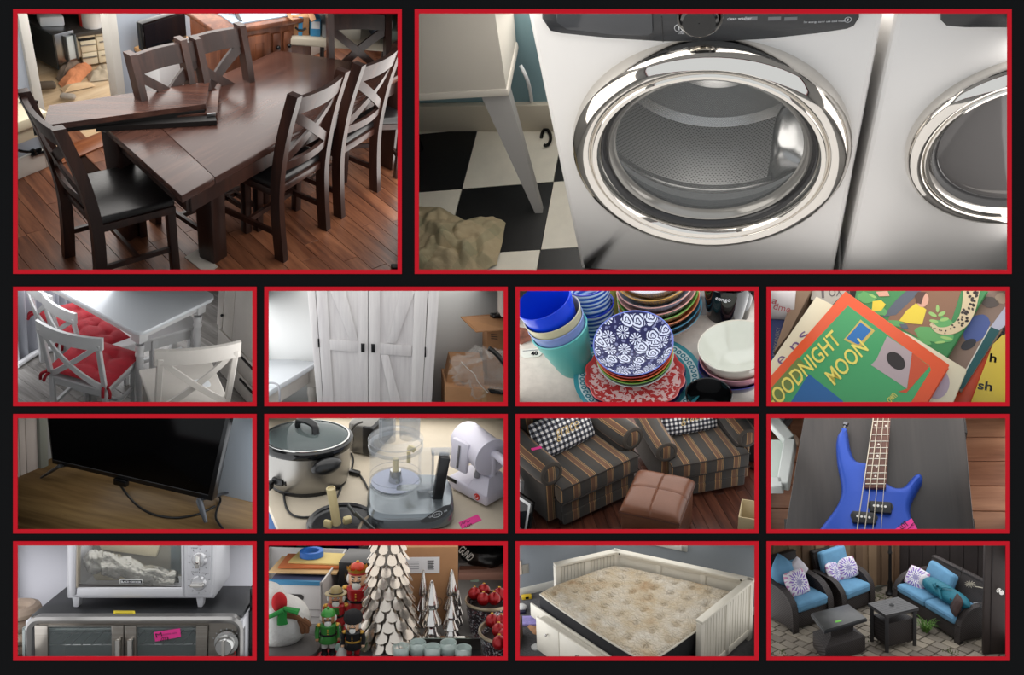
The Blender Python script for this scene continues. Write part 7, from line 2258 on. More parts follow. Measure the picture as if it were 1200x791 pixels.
m=MB();m.box((x0,y1_,0),(x1,y1_+.008,hz_));m.build('back_panel',mm('smoked_mirror',(72,66,62),.12,metal=.5),tr)
m=MB();m.box((x0,y1_-.002,hz_),(x1,y1_+.010,hz_+.004));m.build('edge',chrome,tr)
cg=glass('mint_glass',(226,240,236),.05,.5,.7)
for k,(x,y,lb) in enumerate(((672,548,'first candle cup from the left in the mirrored tray'),(752,530,'second candle cup from the left in the tray, standing farther back'),(822,550,'middle candle cup in the mirrored tray'),(898,530,'fourth candle cup in the tray, standing farther back'),(968,556,'last candle cup at the right end of the tray'))):
 c=gp(x,y+22,.006);t=thing('candle_cup',lb,'candle cup',c,0,'candle cups in the tray')
 R=.027
 m=MB();m.lathe([(.001,0),(R*.9,0),(R,.006),(R*1.05,.04),(R*1.0,.042),(R*.93,.04),(R*.88,.012),(.001,.01)],24);m.build('glass',cg,t)
 m=MB();m.lathe([(.001,.022),(R*.84,.022)],20);m.build('wax',mm('pale_wax',(224,232,228),.4),t)
M_,w,h=front(P,(20,400),(300,410),yt=208)
ctn=thing('storage_carton','white storage carton with hand hole, filled with papers and a blue roll','box',M=M_)
wc=mm('white_carton',(206,204,202),.8)
dC=.36
w2=w/2
for a,b in(((-w2-.1,0,0),(w2,.006,h)),((w2-.006,0,0),(w2,dC,h)),((-w2-.1,dC,0),(w2,dC+.006,h)),((-w2-.1,0,0),(-w2-.094,dC,h))):
 m=MB();m.box(a,b);m.build('side_panel',wc,ctn)
m=MB();m.box((-w2-.1,-.004,h-.012),(w2*.92,.008,h+.003));m.build('blue_edge',mm('teal_blue',(52,120,160),.6),ctn)
m=MB();hw_,hz2=.04,h*.62
ci_=rrect(-hw_-.0,hz2-.012,hw_,hz2+.012,.012,5)
m.prism(ci_,.0005,.003,FX);m.build('hand_hole_shade',mm('hole_shade_paint',(60,58,58),.9),ctn)  # dark patch on the panel, the shade inside the hole painted on
for z in(.33,.16):
 m=MB();m.box((-w2,-.002,h*z),(w2,.0,h*z+.003));m.build('crease',mm('crease_grey',(160,158,156),.8),ctn)
for k,(x,y,z,sx,sy,rz,c,lb) in enumerate(((-.01,.12,h-.03,.20,.14,.05,(60,66,96),'navy and white booklet lying in the white carton'),(.0,.2,h-.012,.26,.17,.02,(206,170,120),'tan envelope lying in the white carton'),(.015,.22,h-.002,.24,.15,.06,(196,110,60),'orange folder on top of the white carton'),(.03,.23,h+.006,.2,.12,-.04,(214,190,120),'straw coloured paper on top of the papers'))):
 m=MB();m.bx((0,0,0),(sx,sy,.007),bev=.001);m.build('paper_folder',mm('paper_%d'%k,c,.7),M=M_@TR(x,y,z,rz),label=lb,cat='folder')
m=MB();m.box((-.1,.06,h-.045),(.08,.19,h-.034));m.build('booklet',white_,M=M_,label='white booklet under the navy one in the carton',cat='booklet')
rl=mm('tape_blue',(40,104,190),.5)
m=MB();m.lathe([(.030,0),(.046,0),(.046,.022),(.030,.022),(.030,0)],32);m.build('tape_roll',rl,M=M_@TR(-.0,.24,h+.012),label='roll of blue tape on top of the papers',cat='tape')
M_,w,h=front(P,(345,400),(500,405),yt=190)
t=thing('black_box','black box with gold lettering behind the nutcrackers','box',M=M_@Matrix.Translation((0,.1,0)))
m=MB();m.box((-w/2,0,0),(w/2+.05,.16,h+.02),.002);m.build('body',black_,t)
tfit('MERRY',(-w*.30,-.002,h*.80),(w*.2,-.002,h*.80),.022,UPV,mm('dull_gold',(104,84,50)),t)
M_,w,h=front(P,(675,430),(942,425),yt=62)
pb=thing('parcel_box','tall brown parcel box with white address label behind the silver trees','box',M=M_@Matrix.Translation((0,.04,0)))
m=MB();m.box((-w/2-.04,0,0),(w/2,.22,h),.003);m.build('body',cardboard,pb)
m=MB();m.box((-w/2-.02,-.002,h*.66),(w*.17,.0,h*.87));l_=m.build('address_label',mm('label_white',(222,220,222),.6),pb)
for k in range(7):
 m=MB();m.box((-.01+.0,-.0035,h*(.71+.018*k)),(.014-.004*(k%2),-.002,h*(.718+.018*k)));m.build('barcode_bar',black_,l_)
for k in range(4):
 m=MB();m.box((-w/2,-.003,h*(.72+.03*k)),(-w*.2,-.002,h*(.725+.03*k)));m.build('print_line',mm('print_grey',(120,120,126),.7),l_)
tfit('FOODS',(-w*.30,-.002,h*.28),(w*.32,-.002,h*.28),.035,UPV,mm('carton_print',(128,96,70),.8),pb)
for k,(x,yb_,yt,c,r_,lb) in enumerate(((145,150,50,(40,60,52),.03,'dark green bottle at the back left'),(203,150,30,(70,190,180),.026,'turquoise bottle at the back left'),(268,150,45,(120,124,120),.03,'grey steel flask at the back left'),(335,150,45,(50,66,62),.028,'dark flask behind the white carton'),(390,160,30,(28,44,130),.035,'cobalt blue bottle, left of two'),(446,160,30,(30,46,136),.036,'cobalt blue bottle, right of two'),(500,170,36,(206,202,200),.032,'white cup behind the silver tree'))):
 c0=gp(x,330);c0.y=.62;b=P.at(x,230,n=Y0,q=(0,.62,0));b.z=0
 H=hgt(b,yt-30)
 m=MB();m.lathe([(.001,0),(r_,0),(r_*1.02,H*.1),(r_,H*.8),(r_*.6,H*.9),(r_*.6,H),(.001,H)],18);m.build('bottle',mm('bottle_%d'%k,c,.2),loc=b,label=lb,cat='bottle')
M_,w,h=front(P,(940,300),(1200,300),yt=140,z=0)
def bk(name,label,pts,y0,y1,m_,cat,bev=.004):return fp(P,pts,y0,y1,bev).build(name,m_,label=label,cat=cat)
bk('grey_shelf_board','grey board carrying the black bags at the upper right',[(930,122),(1200,118),(1200,150),(930,150)],.3,.6,mm('shelf_grey',(120,116,114),.6),'board')
bk('cardboard_box','flat pinkish cardboard box under the grey board',[(945,170),(1200,165),(1200,205),(945,205)],.22,.5,mm('pink_carton',(176,132,116),.8),'box')
bk('cardboard_box','brown cardboard box lid edge above the ornament basket',[(950,150),(1200,152),(1200,168),(950,166)],.26,.5,mm('red_brown_carton',(126,82,64),.8),'box')
q=P.at(1020,85,n=Y0,q=(0,.34,0))
m=MB()
def hpd(u,v):
 a,b=2*pi*u,pi*v
 d=Vector((sin(b)*cos(a),sin(b)*sin(a),cos(b)));k=1+.25*noise.noise(d*2+Vector((5,0,0)))
 return(q.x+.10*d.x*k+.05,q.y+.07*d.y*k,q.z+.055*d.z*k)
m.grid(hpd,28,18,cu=True);bgb=m.build('black_bag',black_,label='black bag with white lettering at the upper right',cat='bag')
t_=tfit('GUND',P.at(955,50,n=Y0,q=(0,.24,0)),P.at(1010,100,n=Y0,q=(0,.24,0)),.035,(.5,0,1),white_,bgb,bold=.01,inv=None)
q2_=P.at(1130,75,n=Y0,q=(0,.36,0))
m=MB();m.ball(q2_,.09,20,12,sc=(1,.6,.55));m.build('black_bag',mm('charcoal_cloth',(34,34,40),.8),label='plain black bag at the far upper right',cat='bag')
bk('pink_cloth','pinkish cloth hanging at the top behind the silver tree',[(690,20),(850,20),(850,46),(690,50)],.4,.45,mm('pink_cloth',(196,170,176),.8),'cloth')
glit=NT('glitter_mesh');v_=glit.n('TexVoronoi',{'Vector':glit.co(),'Scale':190.});glit.set(Base_Color=glit.ramp(glit.n('SeparateColor',{0:v_.outputs['Color']}).outputs[0],[(.0,(46,40,44)),(.45,(110,70,76)),(.6,(160,160,168)),(.8,(60,50,56)),(.92,(220,214,214))],'CONSTANT'),Roughness=.3,Metallic=.4);glit=glit.m
redo=mm('red_ornament',(150,18,24),.22,metal=.35,bump=.3,bscale=260)
def basket(label,X,Ytop,Ybot,w,pts,lbs,dy=0):
 c=P.at(X,Ybot,0);c.y+=dy;H=P.hz(Ytop,c);R=w/(300*4.054)/2
 t=thing('ornament_basket',label,'basket',c)
 m=MB();m.lathe([(.001,.0),(R*.8,0),(R*.92,H*.5),(R*1.0,H)],36);m.build('wall',glit,t)
 m=MB();m.lathe([(R*1.0,H-.006),(R*1.05,H),(R*1.03,H+.008),(R*.97,H+.006),(R*.95,H-.01)],36);m.build('rim',mm('champagne_rim',(170,156,132),.35,metal=.6),t)
 m=MB();m.lathe([(.001,H-.03),(R*.97,H-.03)],30);m.build('filling',mm('dark_filling',(50,40,40),.9),t)
 for(x,y),lb in zip(pts,lbs):
  p=P.at(x,y,n=(0,0,1),z=c.z+H+.012)if False else P.at(x,y,c.z+H+.010)
  o=thing('red_ornament',lb,'ornament',p,0,'red balls in the glittering baskets')
  m=MB();m.ball((0,0,0),.0235,18,12);m.build('ball',redo,o)
  m=MB();m.cyl((0,.02,.014),(0,.024,.018),.005,n=8);m.build('cap',gold_,o)
basket('glittering basket of red balls behind, at the right',1090,300,440,205,((1022,266),(1066,250),(1064,292),(1115,290),(1140,268)),['red glitter ball at the %s of the upper basket'%k for k in('left','back','front','front right','right')])
basket('champagne basket of red balls at the lower right corner',1185,445,600,240,((1105,396),(1137,440),(1150,400),(1140,500),(1165,465)),['red ball at the %s of the corner basket'%k for k in('upper left','middle','top','bottom','right')])
bk('paper_strips','green and white paper strips behind the upper ornament basket',[(985,212),(1040,205),(1060,240),(990,250)],.2,.22,mm('mint_paper',(150,176,160),.7),'paper')
c=gp(85,560);c.y+=.04
sn=thing('plush_snowman','white plush snowman with green scarf at the lower left','plush toy',c)
plush=mm('plush_white',(206,204,200),.98,bump=.8,bscale=90,bdist=.01)
R1=.098
hb_=P.at(85,500,n=Y0,q=(0,c.y,0)).z;hh=P.at(50,345,n=Y0,q=(0,c.y,0))
m=MB();m.ball((0,0,.085),R1,28,18,sc=(1.05,.9,.9));m.build('body',plush,sn)
m=MB();m.ball((hh.x-c.x-.01,0,hh.z+.01),.068,24,16,sc=(1,.9,1));m.build('head',plush,sn)
nq=P.at(95,335,n=Y0,q=(0,c.y-.06,0))-Vector(c);m=MB();m.ball(nq,.03,18,12,sc=(.85,.7,1.15));m.build('red_tassel',mm('plush_red',(176,26,32),.95,bump=.5,bscale=90),sn)
gs=mm('scarf_green',(36,130,56),.9)
def wq(x,y,d=-.09):return P.at(x,y,n=Y0,q=(0,c.y+d,0))-Vector(c)
for pts in(((45,405),(90,385),(120,370)),((118,365),(150,372),(186,382)),((115,375),(108,410),(110,440))):
 m=MB();m.tube(crom([wq(*p)for p in pts],5),[.012+.006*(k/10)for k in range(11)],8,flat=.5);m.build('scarf',gs,sn)
br=mm('twig_brown',(104,66,40),.9)
for pts in(((130,395),(175,405),(210,430),(232,455)),((195,420),(205,455),(206,482)),((205,425),(225,450),(226,480)),((205,420),(228,432),(242,448))):
 m=MB();m.tube(crom([wq(*p,-.07)for p in pts],4),[.012-.0006*k for k in range(len(pts)*4-3)],8);m.build('twig_arm',br,sn)
m=MB();m.lathe([(.001,0),(.115,0),(.118,.02),(.09,.035),(.001,.036)],30);m.build('plush_base',mm('grey_plush',(96,92,90),.95,bump=.6,bscale=100),loc=(c.x+.02,c.y-.02,0),label='grey fuzzy base under the plush snowman',cat='cushion')  # plush base of the snowman
sn.location.z+=.02
m=slab(P,[(208,562),(222,580),(275,480),(262,470)],.0,.004);m.build('blue_strip',mm('ribbon_blue',(30,66,130),.5),label='dark blue strip lying on the table left of the green nutcracker',cat='strip')
P.finish()
# ================================================================ 13: daybed with bare mattress
P=small(2,2,32,100,8.6,0,end=13.5)
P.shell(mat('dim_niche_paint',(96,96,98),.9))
P.lamp('left',6,1.0,5,(.97,.98,1))
P.lamp('top',4,.3,6,(1,.99,.97))
P.lamp('right',2.5,.3,5,(1,.99,.97))
bedw=mat('ivory_bed_paint',(216,210,196),.45,var=.03)
bedg=mat('bed_groove',(168,162,150),.6)
carpet=mat('dark_grey_carpet',(92,90,90),.98,var=.25,vscale=40,bump=.6,bscale=200,bdist=.01)
m=MB();m.box((-3,-3.2,-.05),(3.2,2.5,0));m.build('floor',carpet,kind='structure')
ZM=.60;ZP=.72
Lq,Nq=P.at(120,245,ZM),P.at(655,590,ZM)
Fp,Rp,Np,Lp=P.at(503,60,ZP),P.at(1140,197,ZP),P.at(905,388,ZP),P.at(222,122,ZP)
def off(a,b,d):
 t_=(b-a);t_.z=0;t_.normalize();return Vector((-t_.y,t_.x,0))*d
Fq=Vector((Fp.x-.03,Fp.y-.05,ZM));Rq=Vector((Rp.x-.07,Rp.y-.03,ZM))
quad=[Lq,Nq,Rq,Fq]
def sq(u,v,rnd=.10):
 """unit square with softened corners -> mattress outline"""
 x,y=2*u-1,2*v-1
 k=1-rnd*.5*(x*x*y*y)**1.5
 x,y=x*k,y*k
 u,v=(x+1)/2,(y+1)/2
 return(Lq.lerp(Nq,u)).lerp(Fq.lerp(Rq,u),v)
tufts=[(.10+.8*i/6+(.06 if j%2 else 0),.10+.8*j/5)for i in range(7)for j in range(6)]
mt=thing('mattress','stained cream quilted mattress with black sides on the white daybed','mattress')
def top(u,v):
 p=sq(u,v)
 e=(1-abs(2*u-1)**14)**.5*(1-abs(2*v-1)**14)**.5 if 0<u<1 and 0<v<1 else 0
 z=ZM-.05+.05*e
 for a,b in tufts:
  d2=((u-a)*1.5)**2+(v-b)**2
  if d2<.02:z-=.05*math.exp(-d2/.0009)
 z+=.006*noise.noise(Vector((u*9,v*9,1)))
 return(p.x,p.y,z)
def quilt():
 t=NT('quilted_stained_cover')
 co=t.co()
 w=t.n('TexWave',{'Vector':co,'Scale':9.,'Distortion':9.,'Detail':1.5,'Detail Scale':2.2},bands_direction='DIAGONAL')
 st_=t.noise(co,2.6,4,.6)
 st2=t.noise(co,7.,3,.6)
 f=t.math('MULTIPLY_ADD',st2,.5,t.math('MULTIPLY_ADD',st_,1.6,-.62),True)
 c=t.ramp(f,[(.2,(206,198,184)),(.55,(194,178,152)),(.8,(172,144,110)),(1.0,(142,110,80))])
 t.set(Base_Color=t.mix(t.math('MULTIPLY',w.outputs[1],.16),c,lin((150,128,100))),Roughness=.95)
 t.bump(w.outputs[1],.55,.02)
 return t.m
m=MB();m.grid(top,96,64);m.build('top_panel',quilt(),mt,sharp=180)
N_=96
def edge(k):
 t_=4*k/N_;i=int(t_)%4;f=t_-int(t_)
 u,v=((f,0),(1,f),(1-f,1),(0,1-f))[i]
 return sq(u,v)
ed=[edge(k)for k in range(N_)]
cq=sum(ed,Vector())/N_
def sidering(zs):
 m=MB();vs=[]
 for z,o in zs:vs+=[((p.x-cq.x)*o+cq.x,(p.y-cq.y)*o+cq.y,z)for p in ed]
 n_=N_;m.add(vs,[(k*n_+i,k*n_+(i+1)%n_,(k+1)*n_+(i+1)%n_,(k+1)*n_+i)for k in range(len(zs)-1)for i in range(n_)]+[tuple(range(n_-1,-1,-1))])
 return m
sidering(((.30,.985),(.32,1.0),(.44,1.006),(ZM-.06,1.003))).build('side_band',mat('black_mattress_side',(24,24,28),.8,bump=.3,bscale=120),mt)
m=MB();m.tube([(p.x*1.0,p.y,ZM-.054)for p in ed],.010,6,closed=True);m.build('piping',mat('pale_piping',(206,200,186),.8),mt)
bed=thing('daybed','white painted daybed with panelled back and beadboard ends','bed')
def wallM(a,b):
 a,b=Vector((a.x,a.y,0)),Vector((b.x,b.y,0));d=(b-a).normalized()
 M=Matrix((d,Vector((-d.y,d.x,0)),(0,0,1))).transposed().to_4x4();M.translation=a
 return M,(b-a).length
Mb,Lb_=wallM(Fp,Rp)
m=MB();m.box((-.02,.0,.1),(Lb_+.02,.03,ZP-.03),.003);m.build('back_board',bedw,bed,M=Mb)
m=MB();m.box((-.04,-.035,ZP-.035),(Lb_+.04,.045,ZP),.008);m.build('top_rail',bedw,bed,M=Mb)
m=MB();m.box((-.02,-.012,ZP-.075),(Lb_+.02,0.0,ZP-.035),.003);m.build('rail_moulding',bedw,bed,M=Mb)
for k in range(4):
 x=Lb_*k/3;m=MB();m.box((x-.03,-.014,.3),(x+.03,0,ZP-.07),.003);m.build('stile',bedw,bed,M=Mb)
for x in(.05,Lb_-.09):
 m=MB();m.cyl((x,-.036,ZP-.018),(x,-.033,ZP-.018),.010,n=12);m.build('bolt',blackgloss,bed,M=Mb)
for nm,a,b,outside in(('left',Lp,Fp,1),('right',Np,Rp,-1)):
 Me,Le=wallM(a,b)
 m=MB();m.box((-.03,-.04,ZP-.032),(Le+.03,.04,ZP),.006);m.build('end_rail',bedw,bed,M=Me)
 for x in(0,Le-.0):
  m=MB();m.box((x-.035,-.03,0),(x+.035,.03,ZP-.03),.005);m.build('end_post',bedw,bed,M=Me)
 m=MB();m.box((Le*.5-.035,-.026,.06),(Le*.5+.035,.026,ZP-.03),.003);m.build('end_stile',bedw,bed,M=Me)
 m=MB();m.box((.0,-.026,.06),(Le,.026,.14),.003);m.build('end_stile',bedw,bed,M=Me)
 m=MB();m.box((0,-.010,.08),(Le,.010,ZP-.03));m.build('groove_board',bedg,bed,M=Me)
 n_=18
 for k in range(n_):
  x=Le*(k+.5)/n_;m=MB();m.box((x-Le/n_/2+.003,-.018,.1),(x+Le/n_/2-.003,.018,ZP-.05),.003,1);m.build('slat',bedw,bed,M=Me)
def onside(px,py,qx,qy,o):
 d=(Nq-Lq);d.z=0;n_=Vector((d.y,-d.x,0)).normalized()
 if n_.y>0:n_=-n_
 r=[]
 for k,(x,y) in enumerate(((px,py),(qx,qy))):r.append(P.at(x,y,n=n_,q=Lq+n_*o))
 return r
A,B=onside(100,312,470,565,.03)
Mf,Lf=wallM(A,B);zr_=(A.z+B.z)/2
m=MB();m.box((-.02,0,zr_-.16),(Lf+.3,.02,zr_),.004);m.build('front_rail',bedw,bed,M=Mf)
A,B=onside(120,362,372,562,.16)
Mt,Lt=wallM(A,B);zt3=(A.z+B.z)/2
print('rail',zr_,'trundle',zt3)
tru=thing('trundle','white trundle drawer pulled partly out below the daybed','drawer',M=Mt)
m=MB();m.box((0,.028,.03),(Lt+.3,.12,zt3-.04));m.build('drawer_box',bedw,tru)
for k,(x0,x1) in enumerate(((0,Lt*.45),(Lt*.455,Lt+.3))):
 m=MB();m.box((x0+.002,0,.03),(x1-.002,.028,zt3),.004);dr=m.build('drawer_front',bedw,tru)
 m=MB();x=x0+(.32 if k==0 else.36)*Lt;m.lathe([(.006,0),(.006,.02),(.015,.028),(.012,.036),(.001,.037)],14,Matrix.Translation((x*(1 if k else.75),0,zt3-.11))@DOORM);m.build('knob',mat('satin_nickel',(190,186,180),.25,.9),dr)
W1_,W2_=P.at(45,275,0),P.at(1160,366,0)
CW=P.at(478,120,0)
dvec=Vector((Fp.x-Lp.x,Fp.y-Lp.y,0)).normalized();dv2=Vector((Rp.x-Fp.x,Rp.y-Fp.y,0)).normalized()
gw=mat('blue_grey_wall',(140,146,152),.85)
skm=mat('white_trim',(214,212,205),.5)
a=Vector((W1_.x,W1_.y,0))-dvec*3;b=a+dvec*7
M1,L1w=wallM(a,b)
m=MB();m.box((0,0,0),(L1w,.05,2.4));m.build('wall_left',gw,M=M1,kind='structure')
m=MB();m.box((0,-.018,0),(L1w,0,.10),.004);m.build('baseboard_left',skm,M=M1,kind='structure')
b2=Vector((W2_.x,W2_.y,0));a2=b2-dv2*3.2
M2_,L2w=wallM(a2,b2+dv2*1.5)
m=MB();m.box((0,0,0),(L2w,.05,2.4));m.build('wall_back',gw,M=M2_,kind='structure')
m=MB();m.box((0,-.018,0),(L2w,0,.10),.004);m.build('baseboard_back',skm,M=M2_,kind='structure')
nn_=M2_.to_3x3()@Vector((0,1,0));I2=M2_.inverted()
w0,w1=I2@P.at(700,38,n=nn_,q=b2),I2@P.at(843,64,n=nn_,q=b2)
m=MB();m.box((w0.x-.5,-.03,w1.z),(w1.x,0,w1.z+.07),.005);m.box((w1.x-.07,-.03,w1.z),(w1.x,0,w1.z+.9),.005);m.build('window_1',skm,M=M2_,kind='structure')
lm_=NT('window_daylight_white');lm_.set(Base_Color=lin((240,244,250)),Roughness=.2);lm_=lm_.m  # opaque pane, daylight put into its near-white colour
m=MB();m.box((w0.x-.5,-.008,w1.z+.07),(w1.x-.07,0,w1.z+.9));m.build('window_pane',lm_,CUR.objs[-1],kind='structure')
n1_=M1.to_3x3()@Vector((0,1,0));I1=M1.inverted();q=I1@P.at(72,148,n=n1_,q=a)
m=MB();m.box((q.x-.05,-.008,q.z-.06),(q.x+.04,0,q.z+.06),.003);m.build('outlet_plate',mat('tan_plate',(150,146,136),.5),M=M1,label='pale wall plate on the grey wall at the left edge',cat='wall plate')
q=I1@P.at(44,138,n=n1_,q=a)
m=MB();m.box((q.x-.1,-.02,q.z-.1),(q.x+.02,0,q.z+.08),.004);m.build('lamp_shade',mat('warm_white_shade',(236,214,196),.6),M=M1,label='edge of a warm white lamp shade at the left frame edge',cat='lamp')  # flat piece for the edge of a lamp shade, gives no light
c=P.at(78,290,0);t=thing('tape_measure','yellow tape measure on the carpet near the left wall','tape measure',c,.3)
m=MB();m.box((-.06,-.03,0),(.06,.03,.05),.012,3);m.build('case',mat('tape_yellow',(206,172,40),.4),t);m=MB();m.box((-.02,-.032,.012),(.02,-.029,.04));m.build('label',blackgloss,t)
c=P.at(85,402,0);t=thing('purple_packet','lilac packet lying on the carpet by the trundle','packet',c,.1)
m=MB();m.box((-.16,-.09,0),(.1,.08,.035),.008);m.build('body',mat('lilac_print_pack',(146,134,190),.5,var=.35,vscale=14),t)
c=P.at(55,345,0);m=MB();m.ball((0,0,.04),.06,16,10,sc=(1,.8,.7));m.build('white_bag',plush,loc=c,label='small white bag on the carpet at the left edge',cat='bag')
m=MB();c=P.at(52,358,0);m.bx((c.x,c.y,.015),(.1,.06,.03),rz=.3,bev=.01);m.build('navy_box',mat('navy_box',(28,30,52),.5),label='navy box below the white bag at the left edge',cat='box')
heap(P,[(70,412),(110,460),(150,470),(215,500),(190,470),(120,420)],.05,21,22,6).build('torn_cardboard',cardboard,label='torn brown cardboard on the carpet beside the trundle',cat='cardboard')
c=P.at(122,524,0);m=MB();m.lathe([(.001,0),(.05,0),(.054,.015),(.04,.028),(.001,.03)],24);m.build('round_puck',mat('grey_puck',(176,176,172),.5),loc=c,label='round grey puck lying on the dark carpet',cat='puck')
c=P.at(1082,480,0);m=MB();m.bx((c.x,c.y+.1,.04),(.07,.5,.09),rz=-.45,bev=.004);m.build('wood_strip',wood('pine_strip',(150,116,76),(180,146,100),1,6,.6),label='raw wooden strip on the carpet beside the right bed end',cat='board')
m=MB();c=P.at(48,500,0);m.bx((c.x-.05,c.y,.12),(.12,.3,.25),bev=.01);m.build('brown_box',mat('brown_wood_box',(96,72,52),.6),label='brown box corner at the lower left edge of the bed niche',cat='box')
P.finish()
# ================================================================ 14: patio seats
P=small(3,2,25,85,8.3,0,end=13.0)
P.shell(mat('dim_niche_paint',(96,96,98),.9))
P.lamp('top',5.5,.3,6,(.97,.98,1))
P.lamp('left',4,.3,5,(.98,.99,1))
P.lamp('right',3,.3,4,(.98,.99,1))
pave=mat('grey_pavers',(146,138,126),.9,var=.25,vscale=3,bump=.3,bscale=30,bdist=.01)
def pavermat():
 t=NT('stone_pavers');oi=t.n('ObjectInfo');n_=t.noise(t.co('Generated'),6,4)
 c=t.ramp(oi.outputs['Random'],[(0,(122,112,100)),(.5,(148,138,124)),(1,(166,154,136))])
 t.set(Base_Color=t.mix(t.math('MULTIPLY',n_,.5),c,lin((104,98,88))),Roughness=.9);t.bump(n_,.3,.01);return t.m
pv=pavermat()
m=MB();m.box((-3,-3,-.08),(3,2.2,-.02));fl14=m.build('floor',mat('joint_earth',(64,62,48),.95,var=.4,vscale=12),kind='structure')
ang=radians(-33);R=Matrix.Rotation(ang,3,'Z');rnd=random.Random(8)
pm_={}
PW,PL=.135,.20
n_p=0
for j in range(-16,17):
 x=-2.6+(.1 if j%2 else 0)
 while x<2.6:
  L=PL*rnd.choice((.75,1,1))
  c=R@Vector((x+L/2,j*PW-.6,0))
  X_,Y_=P.pr((c.x,c.y,0))
  if 10<X_<1190 and 240<Y_<610:
   k=round(L,3)
   if k not in pm_:
    mb=MB();mb.bx((0,0,-.02),(L-.012,PW-.012,.04),bev=.006,seg=1);o=mb.build('paver',pv,fl14,loc=c,rz=ang);pm_[k]=o.data
   else:o=link('paver',pm_[k],fl14,loc=c,rz=ang)
   o.location.z+=rnd.uniform(-.004,.004);o.rotation_euler=(rnd.uniform(-.01,.01),rnd.uniform(-.01,.01),ang+rnd.uniform(-.012,.012));n_p+=1
  x+=L
print('pavers',n_p)
def fencemat():
 t=NT('weathered_boards');oi=t.n('ObjectInfo')
 co=t.n('VectorMath',{0:t.co('Object',(1,1,.08)),1:t.n('CombineXYZ',{0:t.math('MULTIPLY',oi.outputs['Random'],31.)})},operation='ADD').outputs[0]
 n_=t.noise(co,14,5,.6,.8)
 c=t.ramp(oi.outputs['Random'],[(0,(96,74,54)),(.35,(128,100,74)),(.7,(150,122,92)),(1,(112,82,58))])
 t.set(Base_Color=t.mix(t.math('MULTIPLY',n_,.55),c,lin((62,48,36))),Roughness=.85);t.bump(n_,.3,.01);return t.m
fm_=fencemat()
A,B=P.at(30,328,0),P.at(640,222,0)
def lineM(a,b):
 a,b=Vector((a.x,a.y,0)),Vector((b.x,b.y,0));d=(b-a).normalized()
 M=Matrix((d,Vector((-d.y,d.x,0)),(0,0,1))).transposed().to_4x4();M.translation=a;return M,(b-a).length
MF1,LF1=lineM(A,B)
fe=thing('board_fence','weathered brown vertical board fence behind the two patio chairs','fence',M=MF1)
m=MB();m.box((0,.02,.25),(LF1,.05,.33));m.build('fence_rail',fm_,fe);m=MB();m.box((0,.02,1.2),(LF1,.05,1.28));m.build('fence_rail',fm_,fe)
x=-.2;k=0
while x<LF1-.02:
 wd_=rnd.choice((.095,.11,.12))
 m=MB();yo=-.022 if k%2 else 0.0
 m.box((0,yo,.03),(wd_+(.02 if k%2 else 0),yo+.018,2.1),.003,1);m.build('fence_board',fm_,fe,loc=(x,0,0));x+=wd_-(.0 if k%2 else.012);k+=1
dm_=mat('dark_brown_boards',(44,36,34),.7,var=.25,vscale=6)
A2,B2=P.at(640,222,0),P.at(1110,310,0)
MF2,LF2=lineM(A2,B2)
fd=thing('dark_fence','dark brown vertical board fence behind the patio sofa','fence',M=MF2)
x=0
while x<LF2+.5:
 m=MB();m.box((.002,0,.02),(.168,.02,2.2),.004,1);m.build('fence_board',dm_,fd,loc=(x,.0,0));x+=.172
m=MB();m.box((-.04,-.03,0),(.05,.05,2.2),.004);m.build('fence_post',fm_,fd)
m=MB();m.box((-.2,.021,0),(LF2+1.2,.04,3));m.build('added_fence_backing',dm_,fd)  # added sheet behind the boards, keeps bright background out of the slits
m=MB();m.box((-.6,.055,0),(LF1,.07,3));m.build('added_fence_backing',dm_,fe)  # second added sheet, blocks light from behind the weathered boards
A3,B3=P.at(1056,558,0),P.at(1180,552,0)
MG_,LG=lineM(A3,B3)
gate=thing('wooden_gate','open dark brown gate with a silver door knob at the right edge','gate',M=MG_)
gt_=mat('gate_brown',(54,44,40),.6,var=.15)
nG=MG_.to_3x3()@Vector((0,1,0));IG=MG_.inverted()
zt_=(IG@P.at(1128,30,n=nG,q=A3))
m=MB();m.add([(0,0,.01),(LG+.1,0,.01),(LG+.1,0,2.0),(.16,0,2.0),(0,.045,.01),(LG+.1,.045,.01),(LG+.1,.045,2.0),(.16,.045,2.0)],[(0,1,2,3),(7,6,5,4),(0,4,5,1),(1,5,6,2),(2,6,7,3),(3,7,4,0)])if False else m.box((0,0,.01),(LG+.1,.045,2.0),.004)
m.build('panel',gt_,gate)
for x in(.075,):
 m=MB();m.box((x,-.012,.02),(x+.012,0,2.0),.002);m.build('edge_strip',dm_,gate)
q=IG@P.at(1128,250,n=nG,q=A3)
m=MB();m.lathe([(.032,0),(.030,.006),(.012,.012),(.012,.03),(.028,.04),(.034,.055),(.028,.068),(.001,.072)],24,Matrix.Translation((q.x,0,q.z))@DOORM);m.build('knob',chrome,gate)
def wick():
 t=NT('dark_wicker');co=t.co('Object',(1,1,1))
 w1=t.n('TexWave',{'Vector':co,'Scale':26.,'Distortion':.3},bands_direction='Z').outputs[1]
 w2=t.n('TexWave',{'Vector':co,'Scale':18.,'Distortion':.3},bands_direction='DIAGONAL').outputs[1]
 h=t.math('MULTIPLY',w1,w2)
 t.set(Base_Color=t.mix(h,lin((40,33,31)),lin((70,60,56))),Roughness=.55);t.bump(h,.5,.01);return t.m
wk=wick()
bluec=mat('sky_blue_canvas',(100,148,180),.9,var=.10,vscale=6,bump=.3,bscale=60,bdist=.005)
